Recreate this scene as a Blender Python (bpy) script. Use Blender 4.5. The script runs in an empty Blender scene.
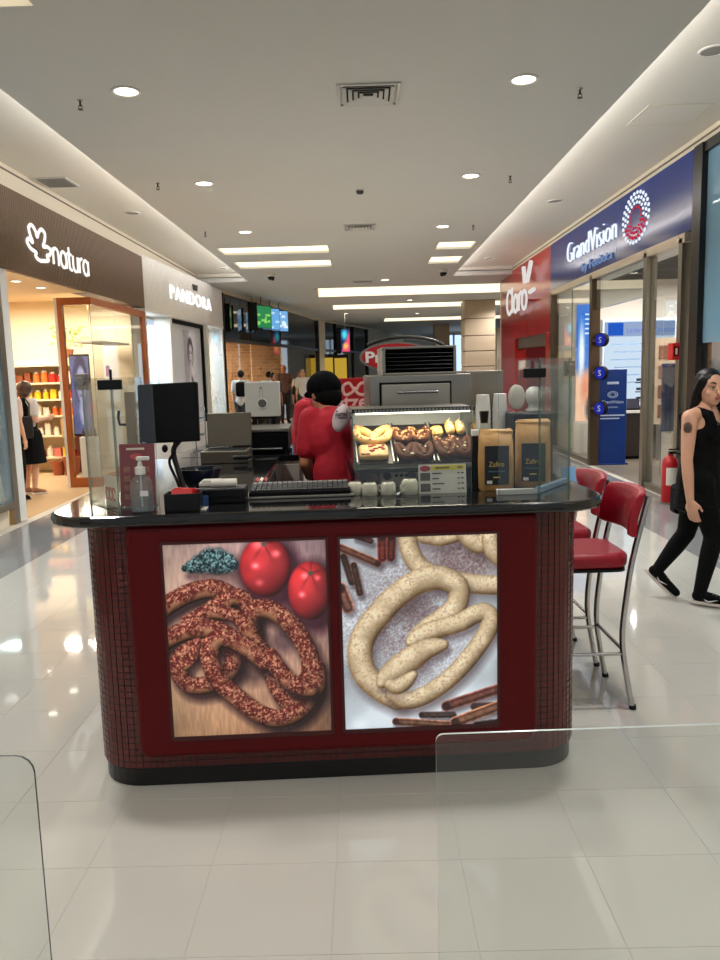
import bpy, bmesh, math, random
import numpy as np
from mathutils import Vector, Matrix, Euler
random.seed(7)
SC = bpy.context.scene
COL = SC.collection
PI = math.pi

# ---------------------------------------------------------------- camera
cam_data = bpy.data.cameras.new('camera')
cam = bpy.data.objects.new('camera', cam_data)
COL.objects.link(cam)
cam_data.sensor_fit = 'VERTICAL'
cam_data.sensor_height = 36.0
cam_data.lens = 780 / 960 * 36.0
cam_data.clip_start = 0.05
cam_data.clip_end = 300
cam.matrix_world = Matrix(((0.999634, 0.025996, 0.007478, 0), (0.003809, 0.138398, -0.990369, 0), (-0.026781, 0.990035, 0.138248, 1.6), (0, 0, 0, 1)))
SC.camera = cam

# ---------------------------------------------------------------- world, exposure
SC.view_settings.view_transform = 'Standard'
SC.view_settings.look = 'None'
SC.view_settings.gamma = 1.0
SC.view_settings.use_curve_mapping = False
SC.view_settings.exposure = 0.14
world = bpy.data.worlds.new('world')
SC.world = world
world.use_nodes = True
world.node_tree.nodes['Background'].inputs[0].default_value = (0.80, 0.88, 1.0, 1)
world.node_tree.nodes['Background'].inputs[1].default_value = 0.42
SC.cycles.use_denoising = True
SC.cycles.sample_clamp_indirect = 4.0
SC.cycles.caustics_reflective = False
SC.cycles.caustics_refractive = False
SC.cycles.max_bounces = 10
SC.cycles.transparent_max_bounces = 16

DOWNLIGHT_W = 62.0
SHOP_W = 1.0
WARM = (1.0, 0.90, 0.76)
NEUTRAL = (1.0, 0.975, 0.95)
COOL = (0.88, 0.95, 1.0)


def area_light(name, loc, rot, sx, sy, watt, color=NEUTRAL):
    d = bpy.data.lights.new(name, 'AREA')
    d.shape = 'RECTANGLE'; d.size = sx; d.size_y = sy; d.energy = watt * SHOP_W; d.color = color
    o = bpy.data.objects.new(name, d); COL.objects.link(o)
    o.location = loc; o.rotation_euler = rot
    return o


# lit shop interiors: groups of small round ceiling fittings in every shop


def shop_lights(x0, x1, nx, y0, y1, ny, z, watt, color, size=0.16):
    for i in range(nx):
        for k in range(ny):
            d = bpy.data.lights.new('shop_lamp', 'AREA'); d.shape = 'DISK'; d.size = size; d.color = color; d.energy = watt * SHOP_W / (nx * ny)
            o = bpy.data.objects.new('shop_lamp', d); COL.objects.link(o)
            o.location = (x0 + (x1 - x0) * (i + .5) / nx, y0 + (y1 - y0) * (k + .5) / ny, z)


shop_lights(-6.6, -4.4, 2, 9.2, 13.4, 3, 2.85, 230, WARM, .4)
shop_lights(-4.6, -4.1, 1, 11.8, 13.8, 2, 2.72, 34, WARM, .4)
shop_lights(-4.6, -4.0, 1, 14.6, 20.4, 4, 2.74, 190, COOL)
shop_lights(-8.0, -3.6, 2, 23.2, 29.0, 3, 2.85, 520, WARM)
shop_lights(4.3, 6.8, 2, 9.6, 14.8, 3, 3.08, 190, NEUTRAL)
shop_lights(4.4, 5.8, 1, 16.2, 18.4, 2, 2.5, 34, NEUTRAL)
shop_lights(4.4, 6.2, 1, 4.6, 8.2, 2, 3.66, 100, COOL)
shop_lights(-6.2, -4.6, 1, 5.0, 8.0, 2, 3.3, 80, COOL)
# hidden cove strips washing the side soffits from the edges of the dropped ceiling
area_light('cove_strip', (-2.62, 8.0, 3.88), (0, math.radians(105), 0), 0.06, 22.0, 90, NEUTRAL)
area_light('cove_strip', (2.12, 8.0, 3.88), (0, math.radians(-105), 0), 0.06, 22.0, 90, NEUTRAL)

# ---------------------------------------------------------------- helpers


def lin(c):
    c = c / 255.0
    return c / 12.92 if c <= 0.04045 else ((c + 0.055) / 1.055) ** 2.4


def rgb(r, g, b, a=1.0):
    return (lin(r), lin(g), lin(b), a)


MATS = {}


def mat(name, col=(200, 200, 200), rough=0.5, metal=0.0, spec=0.5, noise=0.0, nscale=20.0, bump=0.0, bscale=60.0,
        coat=0.0, stretch=None, alpha=1.0, trans=0.0, ior=1.45, sss=0.0):
    if name in MATS:
        return MATS[name]
    m = bpy.data.materials.new(name); m.use_nodes = True
    nt = m.node_tree; b = nt.nodes['Principled BSDF']
    b.inputs['Base Color'].default_value = rgb(*col)
    b.inputs['Roughness'].default_value = rough
    b.inputs['Metallic'].default_value = metal
    b.inputs['Specular IOR Level'].default_value = spec
    b.inputs['Coat Weight'].default_value = coat
    b.inputs['Coat Roughness'].default_value = 0.05
    b.inputs['Transmission Weight'].default_value = trans
    b.inputs['IOR'].default_value = ior
    b.inputs['Alpha'].default_value = alpha
    tc = None
    if noise or bump:
        tc = nt.nodes.new('ShaderNodeTexCoord')
        mp = nt.nodes.new('ShaderNodeMapping')
        nt.links.new(tc.outputs['Object'], mp.inputs[0])
        if stretch:
            mp.inputs['Scale'].default_value = stretch
    if noise:
        n = nt.nodes.new('ShaderNodeTexNoise'); n.inputs['Scale'].default_value = nscale; n.inputs['Detail'].default_value = 4
        nt.links.new(mp.outputs[0], n.inputs['Vector'])
        mx = nt.nodes.new('ShaderNodeMix'); mx.data_type = 'RGBA'
        c = rgb(*col)
        mx.inputs[6].default_value = tuple(max(0, x * (1 - noise)) for x in c[:3]) + (1,)
        mx.inputs[7].default_value = tuple(min(1, x * (1 + noise)) for x in c[:3]) + (1,)
        nt.links.new(n.outputs['Fac'], mx.inputs[0])
        nt.links.new(mx.outputs[2], b.inputs['Base Color'])
    if bump:
        n2 = nt.nodes.new('ShaderNodeTexNoise'); n2.inputs['Scale'].default_value = bscale; n2.inputs['Detail'].default_value = 3
        nt.links.new(mp.outputs[0], n2.inputs['Vector'])
        bp = nt.nodes.new('ShaderNodeBump'); bp.inputs['Strength'].default_value = bump; bp.inputs['Distance'].default_value = 0.01
        nt.links.new(n2.outputs['Fac'], bp.inputs['Height'])
        nt.links.new(bp.outputs[0], b.inputs['Normal'])
    MATS[name] = m
    return m


def emit(name, col, strength):
    if name in MATS:
        return MATS[name]
    m = bpy.data.materials.new(name); m.use_nodes = True
    nt = m.node_tree; nt.nodes.clear()
    o = nt.nodes.new('ShaderNodeOutputMaterial'); e = nt.nodes.new('ShaderNodeEmission')
    e.inputs[0].default_value = rgb(*col); e.inputs[1].default_value = strength
    nt.links.new(e.outputs[0], o.inputs[0])
    MATS[name] = m
    return m


def thin_glass(name, tint=(235, 245, 242), gloss=1.0, haze=0.0, hazecol=(200, 215, 220)):
    """thin pane: fresnel reflection over a tinted see-through, optional diffuse haze (film, dust)"""
    if name in MATS:
        return MATS[name]
    m = bpy.data.materials.new(name); m.use_nodes = True
    nt = m.node_tree; nt.nodes.clear()
    o = nt.nodes.new('ShaderNodeOutputMaterial')
    t = nt.nodes.new('ShaderNodeBsdfTransparent'); t.inputs[0].default_value = rgb(*tint)
    g = nt.nodes.new('ShaderNodeBsdfGlossy'); g.inputs['Roughness'].default_value = 0.01
    f = nt.nodes.new('ShaderNodeFresnel')
    ge = nt.nodes.new('ShaderNodeNewGeometry')
    io = nt.nodes.new('ShaderNodeMath'); io.operation = 'MULTIPLY_ADD'; io.inputs[1].default_value = 1 / 1.5 - 1.5; io.inputs[2].default_value = 1.5
    nt.links.new(ge.outputs['Backfacing'], io.inputs[0]); nt.links.new(io.outputs[0], f.inputs[0])    # same reflectance from either side of the pane
    mu = nt.nodes.new('ShaderNodeMath'); mu.operation = 'MULTIPLY'; mu.inputs[1].default_value = gloss
    nt.links.new(f.outputs[0], mu.inputs[0])
    mx = nt.nodes.new('ShaderNodeMixShader')
    nt.links.new(mu.outputs[0], mx.inputs[0])
    nt.links.new(t.outputs[0], mx.inputs[1]); nt.links.new(g.outputs[0], mx.inputs[2])
    out = mx
    if haze:
        d = nt.nodes.new('ShaderNodeBsdfDiffuse'); d.inputs[0].default_value = rgb(*hazecol)
        m2 = nt.nodes.new('ShaderNodeMixShader'); m2.inputs[0].default_value = haze
        nt.links.new(mx.outputs[0], m2.inputs[1]); nt.links.new(d.outputs[0], m2.inputs[2])
        out = m2
    nt.links.new(out.outputs[0], o.inputs[0])
    MATS[name] = m
    return m


def print_mat(name, strength=0.0, rough=0.4):
    """flat print read from the colour attribute 'print'; strength > 0 for backlit prints and screens"""
    if name in MATS:
        return MATS[name]
    m = bpy.data.materials.new(name); m.use_nodes = True
    nt = m.node_tree; b = nt.nodes['Principled BSDF']
    a = nt.nodes.new('ShaderNodeVertexColor'); a.layer_name = 'print'
    nt.links.new(a.outputs[0], b.inputs['Base Color'])
    b.inputs['Roughness'].default_value = rough
    if strength:
        nt.links.new(a.outputs[0], b.inputs['Emission Color'])
        b.inputs['Emission Strength'].default_value = strength
    MATS[name] = m
    return m


class MB:
    """collects simple shapes and links them as ONE mesh object"""

    def __init__(s):
        s.v = []; s.f = []; s.m = []

    def add(s, vs, fs, mi=0, M=None):
        o = len(s.v)
        s.v += [tuple(M @ Vector(p)) for p in vs] if M is not None else [tuple(p) for p in vs]
        s.f += [tuple(i + o for i in f) for f in fs]
        s.m += [mi] * len(fs)
        return s

    def box(s, x0, x1, y0, y1, z0, z1, mi=0, M=None):
        v = [(x0, y0, z0), (x1, y0, z0), (x1, y1, z0), (x0, y1, z0), (x0, y0, z1), (x1, y0, z1), (x1, y1, z1), (x0, y1, z1)]
        return s.add(v, [(0, 3, 2, 1), (4, 5, 6, 7), (0, 1, 5, 4), (1, 2, 6, 5), (2, 3, 7, 6), (3, 0, 4, 7)], mi, M)

    def prism(s, poly, z0, z1, mi=0, M=None):
        n = len(poly)
        v = [(x, y, z0) for x, y in poly] + [(x, y, z1) for x, y in poly]
        f = [tuple(range(n - 1, -1, -1)), tuple(range(n, 2 * n))]
        f += [(i, (i + 1) % n, n + (i + 1) % n, n + i) for i in range(n)]
        return s.add(v, f, mi, M)

    def lathe(s, prof, n=24, c=(0, 0, 0), mi=0, M=None, caps=True):
        v = []; f = []
        for r, z in prof:
            for k in range(n):
                a = 2 * PI * k / n
                v.append((c[0] + r * math.cos(a), c[1] + r * math.sin(a), c[2] + z))
        for i in range(len(prof) - 1):
            for k in range(n):
                k2 = (k + 1) % n
                f.append((i * n + k, i * n + k2, (i + 1) * n + k2, (i + 1) * n + k))
        if caps:
            f.append(tuple(range(n - 1, -1, -1)))
            f.append(tuple((len(prof) - 1) * n + k for k in range(n)))
        return s.add(v, f, mi, M)

    def tube(s, pts, r, n=10, closed=False, mi=0, M=None, flat=1.0, up=None):
        P = [Vector(p) for p in pts]; N = len(P)
        R = r if isinstance(r, (list, tuple)) else [r] * N
        T = []
        for i in range(N):
            a = P[(i - 1) % N] if (closed or i) else P[0]
            b = P[(i + 1) % N] if (closed or i < N - 1) else P[-1]
            t = (b - a)
            T.append(t.normalized() if t.length > 1e-9 else Vector((0, 0, 1)))
        u = Vector(up) if up else (Vector((0, 0, 1)) if abs(T[0].z) < 0.9 else Vector((1, 0, 0)))
        v = []; f = []
        for i in range(N):
            u = (u - T[i] * u.dot(T[i]))
            u = u.normalized() if u.length > 1e-6 else T[i].orthogonal().normalized()
            w = T[i].cross(u)
            for k in range(n):
                a = 2 * PI * k / n
                v.append(tuple(P[i] + (u * math.cos(a) * flat + w * math.sin(a)) * R[i]))
        for i in range(N if closed else N - 1):
            j = (i + 1) % N
            for k in range(n):
                k2 = (k + 1) % n
                f.append((i * n + k, i * n + k2, j * n + k2, j * n + k))
        if not closed:
            f.append(tuple(range(n - 1, -1, -1)))
            f.append(tuple((N - 1) * n + k for k in range(n)))
        return s.add(v, f, mi, M)

    def cyl(s, p0, p1, r0, r1=None, n=16, mi=0, M=None):
        return s.tube([p0, p1], [r0, r0 if r1 is None else r1], n, False, mi, M)

    def ball(s, c, r, nu=14, nv=9, mi=0, M=None):
        rx, ry, rz = r if isinstance(r, (list, tuple)) else (r, r, r)
        v = [(c[0], c[1], c[2] - rz)]; f = []
        for j in range(1, nv):
            t = -PI / 2 + PI * j / nv
            for k in range(nu):
                a = 2 * PI * k / nu
                v.append((c[0] + rx * math.cos(t) * math.cos(a), c[1] + ry * math.cos(t) * math.sin(a), c[2] + rz * math.sin(t)))
        v.append((c[0], c[1], c[2] + rz))
        for k in range(nu):
            k2 = (k + 1) % nu
            f.append((0, 1 + k2, 1 + k))
            for j in range(nv - 2):
                a = 1 + j * nu
                f.append((a + k, a + k2, a + nu + k2, a + nu + k))
            a = 1 + (nv - 2) * nu
            f.append((a + k, a + k2, len(v) - 1))
        return s.add(v, f, mi, M)

    def capsule(s, p0, r0, p1, r1, n=12):
        p0 = Vector(p0); p1 = Vector(p1); d = p1 - p0
        L = d.length
        d = d.normalized() if L > 1e-6 else Vector((0, 0, 1))
        pts = []; rr = []
        for k in range(4):
            a = PI / 2 * (k + 0.35) / 4
            pts.append(p0 - d * r0 * math.cos(a)); rr.append(r0 * math.sin(a))
        pts.append(p0); rr.append(r0); pts.append(p1); rr.append(r1)
        for k in range(3, -1, -1):
            a = PI / 2 * (k + 0.35) / 4
            pts.append(p1 + d * r1 * math.cos(a)); rr.append(r1 * math.sin(a))
        return s.tube(pts, rr, n)

    def chain(s, pts, rs, n=12):
        for i in range(len(pts) - 1):
            s.capsule(pts[i], rs[i], pts[i + 1], rs[i + 1], n)
        return s

    def mesh(s, name, mats):
        me = bpy.data.meshes.new(name)
        me.from_pydata(s.v, [], s.f)
        for m in (mats if isinstance(mats, (list, tuple)) else [mats]):
            me.materials.append(m)
        if any(s.m):
            me.polygons.foreach_set('material_index', s.m)
        me.update()
        return me

    def obj(s, name, mats, parent=None, loc=None, rot=None, smooth=None, bevel=0.0, seg=2, kind=None):
        me = s.mesh(name, mats)
        if smooth:
            me.polygons.foreach_set('use_smooth', [True] * len(me.polygons))
            if smooth < 170:
                me.set_sharp_from_angle(angle=math.radians(smooth))
        o = bpy.data.objects.new(name, me); COL.objects.link(o)
        if parent:
            o.parent = parent
        if loc:
            o.location = loc
        if rot:
            o.rotation_euler = rot
        if bevel:
            b = o.modifiers.new('bevel', 'BEVEL'); b.width = bevel; b.segments = seg; b.limit_method = 'ANGLE'
            b.angle_limit = math.radians(40)
        if kind:
            o['kind'] = kind
        return o


def tag(o, label=None, cat=None, group=None, kind=None):
    if label: o['label'] = label
    if cat: o['category'] = cat
    if group: o['group'] = group
    if kind: o['kind'] = kind
    return o


def thing(name, label, cat, loc=(0, 0, 0), rotz=0.0, group=None, kind=None):
    o = bpy.data.objects.new(name, None); COL.objects.link(o)
    o.empty_display_size = 0.05
    o.location = loc; o.rotation_euler = (0, 0, rotz)
    return tag(o, label, cat, group, kind)


def dup(root, loc, rotz=None, label=None, rot=None):
    r = root.copy(); COL.objects.link(r); r.location = loc
    if rotz is not None: r.rotation_euler = (0, 0, rotz)
    if rot is not None: r.rotation_euler = rot
    if label: r['label'] = label
    for ch in list(root.children):
        c = ch.copy(); COL.objects.link(c); c.parent = r
        for g in list(ch.children):
            d = g.copy(); COL.objects.link(d); d.parent = c
    return r


ORI = {'front': Matrix(((1, 0, 0), (0, 0, -1), (0, 1, 0))),      # faces -Y
       'left': Matrix(((0, 0, 1), (1, 0, 0), (0, 1, 0))),        # on the left wall, faces +X
       'right': Matrix(((0, 0, -1), (-1, 0, 0), (0, 1, 0)))}     # on the right wall, faces -X


def ori(kind, loc, tilt=None):
    m = ORI[kind].to_4x4() if isinstance(kind, str) else kind
    return Matrix.Translation(Vector(loc)) @ m


def text(name, body, size, depth, m, parent=None, at=None, align='LEFT', width=None, bold=0.0, extra=None):
    cu = bpy.data.curves.new(name, 'FONT')
    cu.body = body; cu.size = size; cu.extrude = depth / 2; cu.align_x = align; cu.resolution_u = 3
    cu.offset = bold
    if extra: cu.space_character = extra
    t = bpy.data.objects.new('t', cu); COL.objects.link(t)
    dg = bpy.context.evaluated_depsgraph_get(); dg.update()
    me = bpy.data.meshes.new_from_object(t.evaluated_get(dg))
    bpy.data.objects.remove(t)
    me.name = name
    xs = [v.co.x for v in me.vertices]
    if width and xs:
        k = width / (max(xs) - min(xs))
        for v in me.vertices: v.co.x *= k
    me.materials.clear(); me.materials.append(m)
    if at is not None: me.transform(at)
    o = bpy.data.objects.new(name, me); COL.objects.link(o)
    if parent: o.parent = parent
    return o


def print_panel(name, arr, w, h, m, parent=None, at=None):
    """flat printed sheet w x h centred on x, bottom at 0; arr is rows (top first) x cols x 3 sRGB 0..1"""
    H, W = arr.shape[:2]
    a = np.clip(arr, 0, 1)
    a = np.where(a <= 0.04045, a / 12.92, ((a + 0.055) / 1.055) ** 2.4)
    xs = (np.arange(W) / (W - 1) - 0.5) * w
    ys = (1 - np.arange(H) / (H - 1)) * h
    X, Y = np.meshgrid(xs, ys)
    co = np.stack([X.ravel(), Y.ravel(), np.zeros(X.size)], 1)
    i = (np.arange(H - 1)[:, None] * W + np.arange(W - 1)[None, :]).ravel()
    fs = np.stack([i + W, i + W + 1, i + 1, i], 1)
    me = bpy.data.meshes.new(name)
    me.from_pydata(co.tolist(), [], fs.tolist())
    at_ = me.color_attributes.new('print', 'FLOAT_COLOR', 'POINT')
    buf = np.ones((W * H, 4), np.float32); buf[:, :3] = a.reshape(-1, 3)
    at_.data.foreach_set('color', buf.ravel())
    me.materials.append(m)
    if at is not None: me.transform(at)
    me.update()
    o = bpy.data.objects.new(name, me); COL.objects.link(o)
    if parent: o.parent = parent
    return o


def pane(name, x0, x1, y0, y1, z0, z1, face, edge, parent=None, axis='y'):
    """glass pane box; the thin rim gets the edge material"""
    b = MB(); b.box(x0, x1, y0, y1, z0, z1)
    big = {'y': (2, 4), 'x': (3, 5), 'z': (0, 1)}[axis]
    b.m = [0 if i in big else 1 for i in range(6)]
    return b.obj(name, [face, edge], parent)


def rrect(x0, x1, y0, y1, r, n=6):
    p = []
    for cx, cy, a0 in ((x1 - r, y1 - r, 0), (x0 + r, y1 - r, 90), (x0 + r, y0 + r, 180), (x1 - r, y0 + r, 270)):
        for k in range(n + 1):
            a = math.radians(a0 + 90 * k / n)
            p.append((cx + r * math.cos(a), cy + r * math.sin(a)))
    return p


def catmull(pts, n=8, closed=False):
    P = [np.array(p, float) for p in pts]; out = []
    N = len(P)
    for i in range(N if closed else N - 1):
        p0 = P[(i - 1) % N] if closed or i else P[0]
        p1 = P[i]; p2 = P[(i + 1) % N]
        p3 = P[(i + 2) % N] if closed or i + 2 < N else P[-1]
        for k in range(n):
            t = k / n
            out.append(0.5 * (2 * p1 + (p2 - p0) * t + (2 * p0 - 5 * p1 + 4 * p2 - p3) * t * t + (3 * p1 - p0 - 3 * p2 + p3) * t ** 3))
    if not closed: out.append(P[-1])
    return out


# shared materials
M_WHITE = mat('white_paint', (228, 224, 216), 0.55)
M_CREAM = mat('cream_paint', (216, 204, 182), 0.6, noise=0.03, nscale=2)
M_CEIL = mat('ceiling_plaster', (206, 204, 199), 0.8, noise=0.02, nscale=1.5)
M_BLACK = mat('black_plastic', (9, 9, 10), 0.4, spec=0.3)
M_MATTE = mat('matte_black', (11, 11, 12), 0.7, spec=0.2)
M_STEEL = mat('brushed_steel', (150, 145, 134), 0.32, 1.0, noise=0.08, nscale=6, stretch=(1, 1, 40))
M_CHROME = mat('chrome_tube', (200, 200, 200), 0.12, 1.0)
M_GLASS = thin_glass('clear_glass', (250, 252, 251))
M_EDGE = mat('green_glass_edge', (86, 122, 112), 0.15, alpha=0.75)
M_BRONZE = mat('bronze_metal', (92, 76, 60), 0.3, 0.8)
# ================================================================ SETTING
# ---- floor: polished porcelain tiles over grout
T = 0.41
M_TILE = mat('porcelain_tile', (191, 189, 181), 0.045, spec=0.7, noise=0.035, nscale=3.0, bump=0.012, bscale=2.2)
M_TILE_GREY = mat('grey_border_tile', (138, 138, 138), 0.05, spec=0.7, noise=0.05, nscale=5.0)
M_GROUT = mat('grout', (184, 179, 168), 0.6)
b = MB(); b.box(-3.95, 3.65, -3.2, 40, -0.08, -0.0015); b.box(3.65, 12, 20.8, 40, -0.08, -0.0015); b.box(-8, 16, 40, 60, -0.08, 0)
floor = tag(b.obj('floor', M_GROUT), kind='structure')


def tile_mesh(m):
    t = MB(); g = 0.0008
    x0, x1 = -T / 2 + g, T / 2 - g
    e = 0.0008
    t.add([(x0, x0, -0.004), (x1, x0, -0.004), (x1, x1, -0.004), (x0, x1, -0.004),
           (x0, x0, -e), (x1, x0, -e), (x1, x1, -e), (x0, x1, -e),
           (x0 + e, x0 + e, 0), (x1 - e, x0 + e, 0), (x1 - e, x1 - e, 0), (x0 + e, x1 - e, 0)],
          [(0, 1, 5, 4), (1, 2, 6, 5), (2, 3, 7, 6), (3, 0, 4, 7), (4, 5, 9, 8), (5, 6, 10, 9), (6, 7, 11, 10), (7, 4, 8, 11), (8, 9, 10, 11)])
    return t


tm_light = tile_mesh(0).mesh('tile', M_TILE); tm_grey = tile_mesh(0).mesh('tile', M_TILE_GREY)
cells = []
for iy in range(-8, 97):
    for ix in range(-10, 30):
        cx = -0.13 + T * (ix + 0.5); cy = 1.96 + T * (iy + 0.5)
        if cx - T / 2 < -3.96: continue
        if cx + T / 2 > 3.74 and cy < 21: continue
        if cy > 40: continue
        grey = (cx < -3.15 or 2.85 < cx < 3.8) and cy < 21
        d = math.hypot(cx, cy)
        seen = cy > 1.85 and abs(cx) < cy * 0.52 + 0.3 and not (-1.0 < cx < 0.7 and 3.1 < cy < 5.6)
        cells.append((0 if seen else 1, d, cx, cy, grey))
cells.sort()
rest = [MB(), MB()]
for k, (s_, d, cx, cy, grey) in enumerate(cells):
    if k < 300:
        o = bpy.data.objects.new('tile', tm_grey if grey else tm_light); COL.objects.link(o)
        o.parent = floor; o.location = (cx, cy, random.uniform(-0.0002, 0.0002))
    else:
        src = tile_mesh(0)
        rest[grey].add(src.v, src.f, 0, Matrix.Translation((cx, cy, 0)))
rest[0].obj('tiles', M_TILE, floor, kind='stuff')
rest[1].obj('border_tiles', M_TILE_GREY, floor, kind='stuff')

# ---- ceiling: dropped centre slab with slots, higher side soffits


def slab(mb, x0, x1, y0, y1, z0, z1, holes):
    xs = sorted({x0, x1, *[v for h in holes for v in h[:2] if x0 < v < x1]})
    ys = sorted({y0, y1, *[v for h in holes for v in h[2:] if y0 < v < y1]})
    for i in range(len(xs) - 1):
        for j in range(len(ys) - 1):
            mx, my = (xs[i] + xs[i + 1]) / 2, (ys[j] + ys[j + 1]) / 2
            if any(h[0] < mx < h[1] and h[2] < my < h[3] for h in holes): continue
            mb.box(xs[i], xs[i + 1], ys[j], ys[j + 1], z0, z1)


SLOTS = [(-2.52, -0.57, 14.15, 14.95), (-2.52, -0.60, 15.95, 16.9), (1.40, 2.05, 14.15, 14.95), (1.42, 2.05, 15.95, 16.9), (-2.6, -1.9, 4.25, 4.97)]
TROUGHS = [(-1.25, 9.0, 21.2, 23.6), (-1.0, 9.0, 26.6, 28.4), (1.0, 9.0, 34.0, 36.0)]
b = MB(); slab(b, -2.7, 2.2, -3.2, 19.2, 3.8, 3.845, SLOTS)
slab(b, -6.5, 16.0, 19.2, 60.0, 3.8, 3.92, TROUGHS)
ceiling = tag(b.obj('ceiling', M_CEIL), kind='structure')
b = MB(); b.box(-4.2, -2.3, -3.2, 19.3, 4.0, 4.1); b.box(1.8, 3.9, -3.2, 19.3, 4.0, 4.1)
b.box(-4.2, 3.9, 19.2, 19.3, 3.9, 4.1)
tag(b.obj('ceiling_soffit', mat('soffit_plaster', (226, 220, 208), 0.8)), kind='structure')
M_SLOT = emit('slot_diffuser', (255, 238, 200), 2.0)
M_TROUGH = emit('lit_cove_face', (255, 238, 202), 1.5)
for k, (x0, x1, y0, y1) in enumerate(SLOTS):
    side = ['nearer long slot on the left of the ceiling', 'farther long slot on the left of the ceiling', 'nearer short slot on the right of the ceiling',
            'farther short slot on the right of the ceiling', 'slot at the upper left corner, nearest the viewer'][k]
    t = thing('ceiling_light', 'recessed warm white light panel, ' + side, 'light', ((x0 + x1) / 2, (y0 + y1) / 2, 3.8))
    w, d = (x1 - x0) / 2, (y1 - y0) / 2
    q = MB(); q.box(-w - .03, w + .03, -d - .03, d + .03, 0.075, 0.085); q.obj('housing', M_WHITE, t)
    q = MB(); q.box(-w, w, -d, d, 0.042, 0.06); q.obj('diffuser', M_SLOT, t)
for k, (x0, x1, y0, y1) in enumerate(TROUGHS):
    t = thing('lit_cove', 'wide ceiling cove behind the kiosk, far face made to glow as if lit, ' + ['nearest of three', 'middle of three', 'farthest of three'][k], 'light', ((x0 + x1) / 2, (y0 + y1) / 2, 3.8))
    w, d = (x1 - x0) / 2, (y1 - y0) / 2
    q = MB(); q.box(-w, w, -d, d, 0.30, 0.32); q.box(-w - .02, -w, -d, d, 0.12, .32); q.box(w, w + .02, -d, d, .12, .32)
    q.box(-w, w, -d - .02, -d, .12, .32); q.obj('cove_box', M_WHITE, t)
    q = MB(); q.box(-w, w, d - .03, d - .005, 0.0, 0.30); q.obj('diffuser', M_TROUGH, t)  # far recess wall glows in place of light from a hidden strip

# ---- side walls above and between the shops
b = MB()
b.box(-4.15, -3.95, -3.2, 20.7, 3.72, 4.0)           # cream band over the left signs
b.box(-4.15, -3.95, -3.2, 8.45, 0, 0.25)
b.box(-4.15, -3.95, -3.2, 5.0, 0, 3.72)
wall_left = tag(b.obj('wall_left', M_CREAM), kind='structure')
b = MB()
b.box(3.65, 3.85, -3.2, 20.75, 3.86, 4.0)
b.box(3.65, 3.85, -3.2, 4.2, 0, 3.86)
wall_right = tag(b.obj('wall_right', M_CREAM), kind='structure')
b = MB(); b.box(-3.95, -3.935, -3.2, 20.7, 3.93, 3.945); b.box(3.635, 3.65, -3.2, 20.7, 3.93, 3.945)
tag(b.obj('trim_1', mat('thin_line', (120, 110, 98), 0.7)), kind='structure')  # thin grey-brown strip along the top of both side walls
# far end of the mall
b = MB(); b.box(-8, 16, 55, 55.2, 0, 4.2); b.box(12, 12.2, 20, 55, 0, 4.2)
tag(b.obj('wall_far', mat('far_wall', (206, 200, 190), 0.7)), kind='structure')
b = MB(); b.box(3.65, 12, 20.75, 20.95, 0, 4.0)
tag(b.obj('wall_side_passage', M_CREAM), kind='structure')

# ---- ceiling fittings
M_LED = emit('downlight_led', (255, 246, 226), 9.0)
q = MB()
ring_prof = [(0.105, 0.0), (0.135, 0.0), (0.138, -0.008), (0.128, -0.014), (0.108, -0.010)]


def downlight(x, y, z, label, first=[None], lamp=1.0):
    if first[0] is None:
        t = thing('downlight', label, 'light', (x, y, z))
        r = MB(); r.lathe(ring_prof + [ring_prof[0]], 24, caps=False); r.obj('rim', M_WHITE, t, smooth=40)
        r = MB(); r.lathe([(0.107, -0.004), (0.06, -0.006), (0.001, -0.007)], 24, caps=False); r.obj('diffuser', M_LED, t)
        t.scale = (.84, .84, 1); first[0] = t
    else:
        t = dup(first[0], (x, y, z), label=label)
    if lamp:
        d = bpy.data.lights.new('downlight_lamp', 'SPOT')
        d.energy = DOWNLIGHT_W * 4 * lamp; d.spot_size = math.radians(150); d.spot_blend = 0.7; d.color = NEUTRAL; d.shadow_soft_size = 0.1
        l = bpy.data.objects.new('downlight_lamp', d); COL.objects.link(l); l.location = (x, y, z - 0.03)
    return t


rows = [(6.4, 'nearest'), (9.4, 'second'), (12.58, 'third')]
for y, w in rows:
    downlight(-1.78, y, 3.8, 'round lit ceiling downlight, %s in the left row' % w)
    downlight(1.3, y, 3.8, 'round lit ceiling downlight, %s in the right row' % w)
for y, w in ((-2.6, 'behind the viewer'), (0.2, 'directly above the viewer'), (3.3, 'above the kiosk front')):
    for x, s in ((-1.78, 'left'), (1.3, 'right')):
        downlight(x, y, 3.8, 'round ceiling downlight outside the frame, %s, %s row' % (w, s), lamp=.5 if y < 3 else .7)
for k, (x, y) in enumerate(((1.55, 25.4), (4.6, 25.2), (2.2, 31.5), (-0.6, 30.5), (0.6, 19.6), (5.5, 31.0))):
    downlight(x, y, 3.8, 'small bright far downlight behind the kiosk, ' + ('left of the beige pillar', 'right of the beige pillar', 'beyond the middle cove', 'near the curved shopfront', 'before the first cove', 'far right side')[k])

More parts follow.
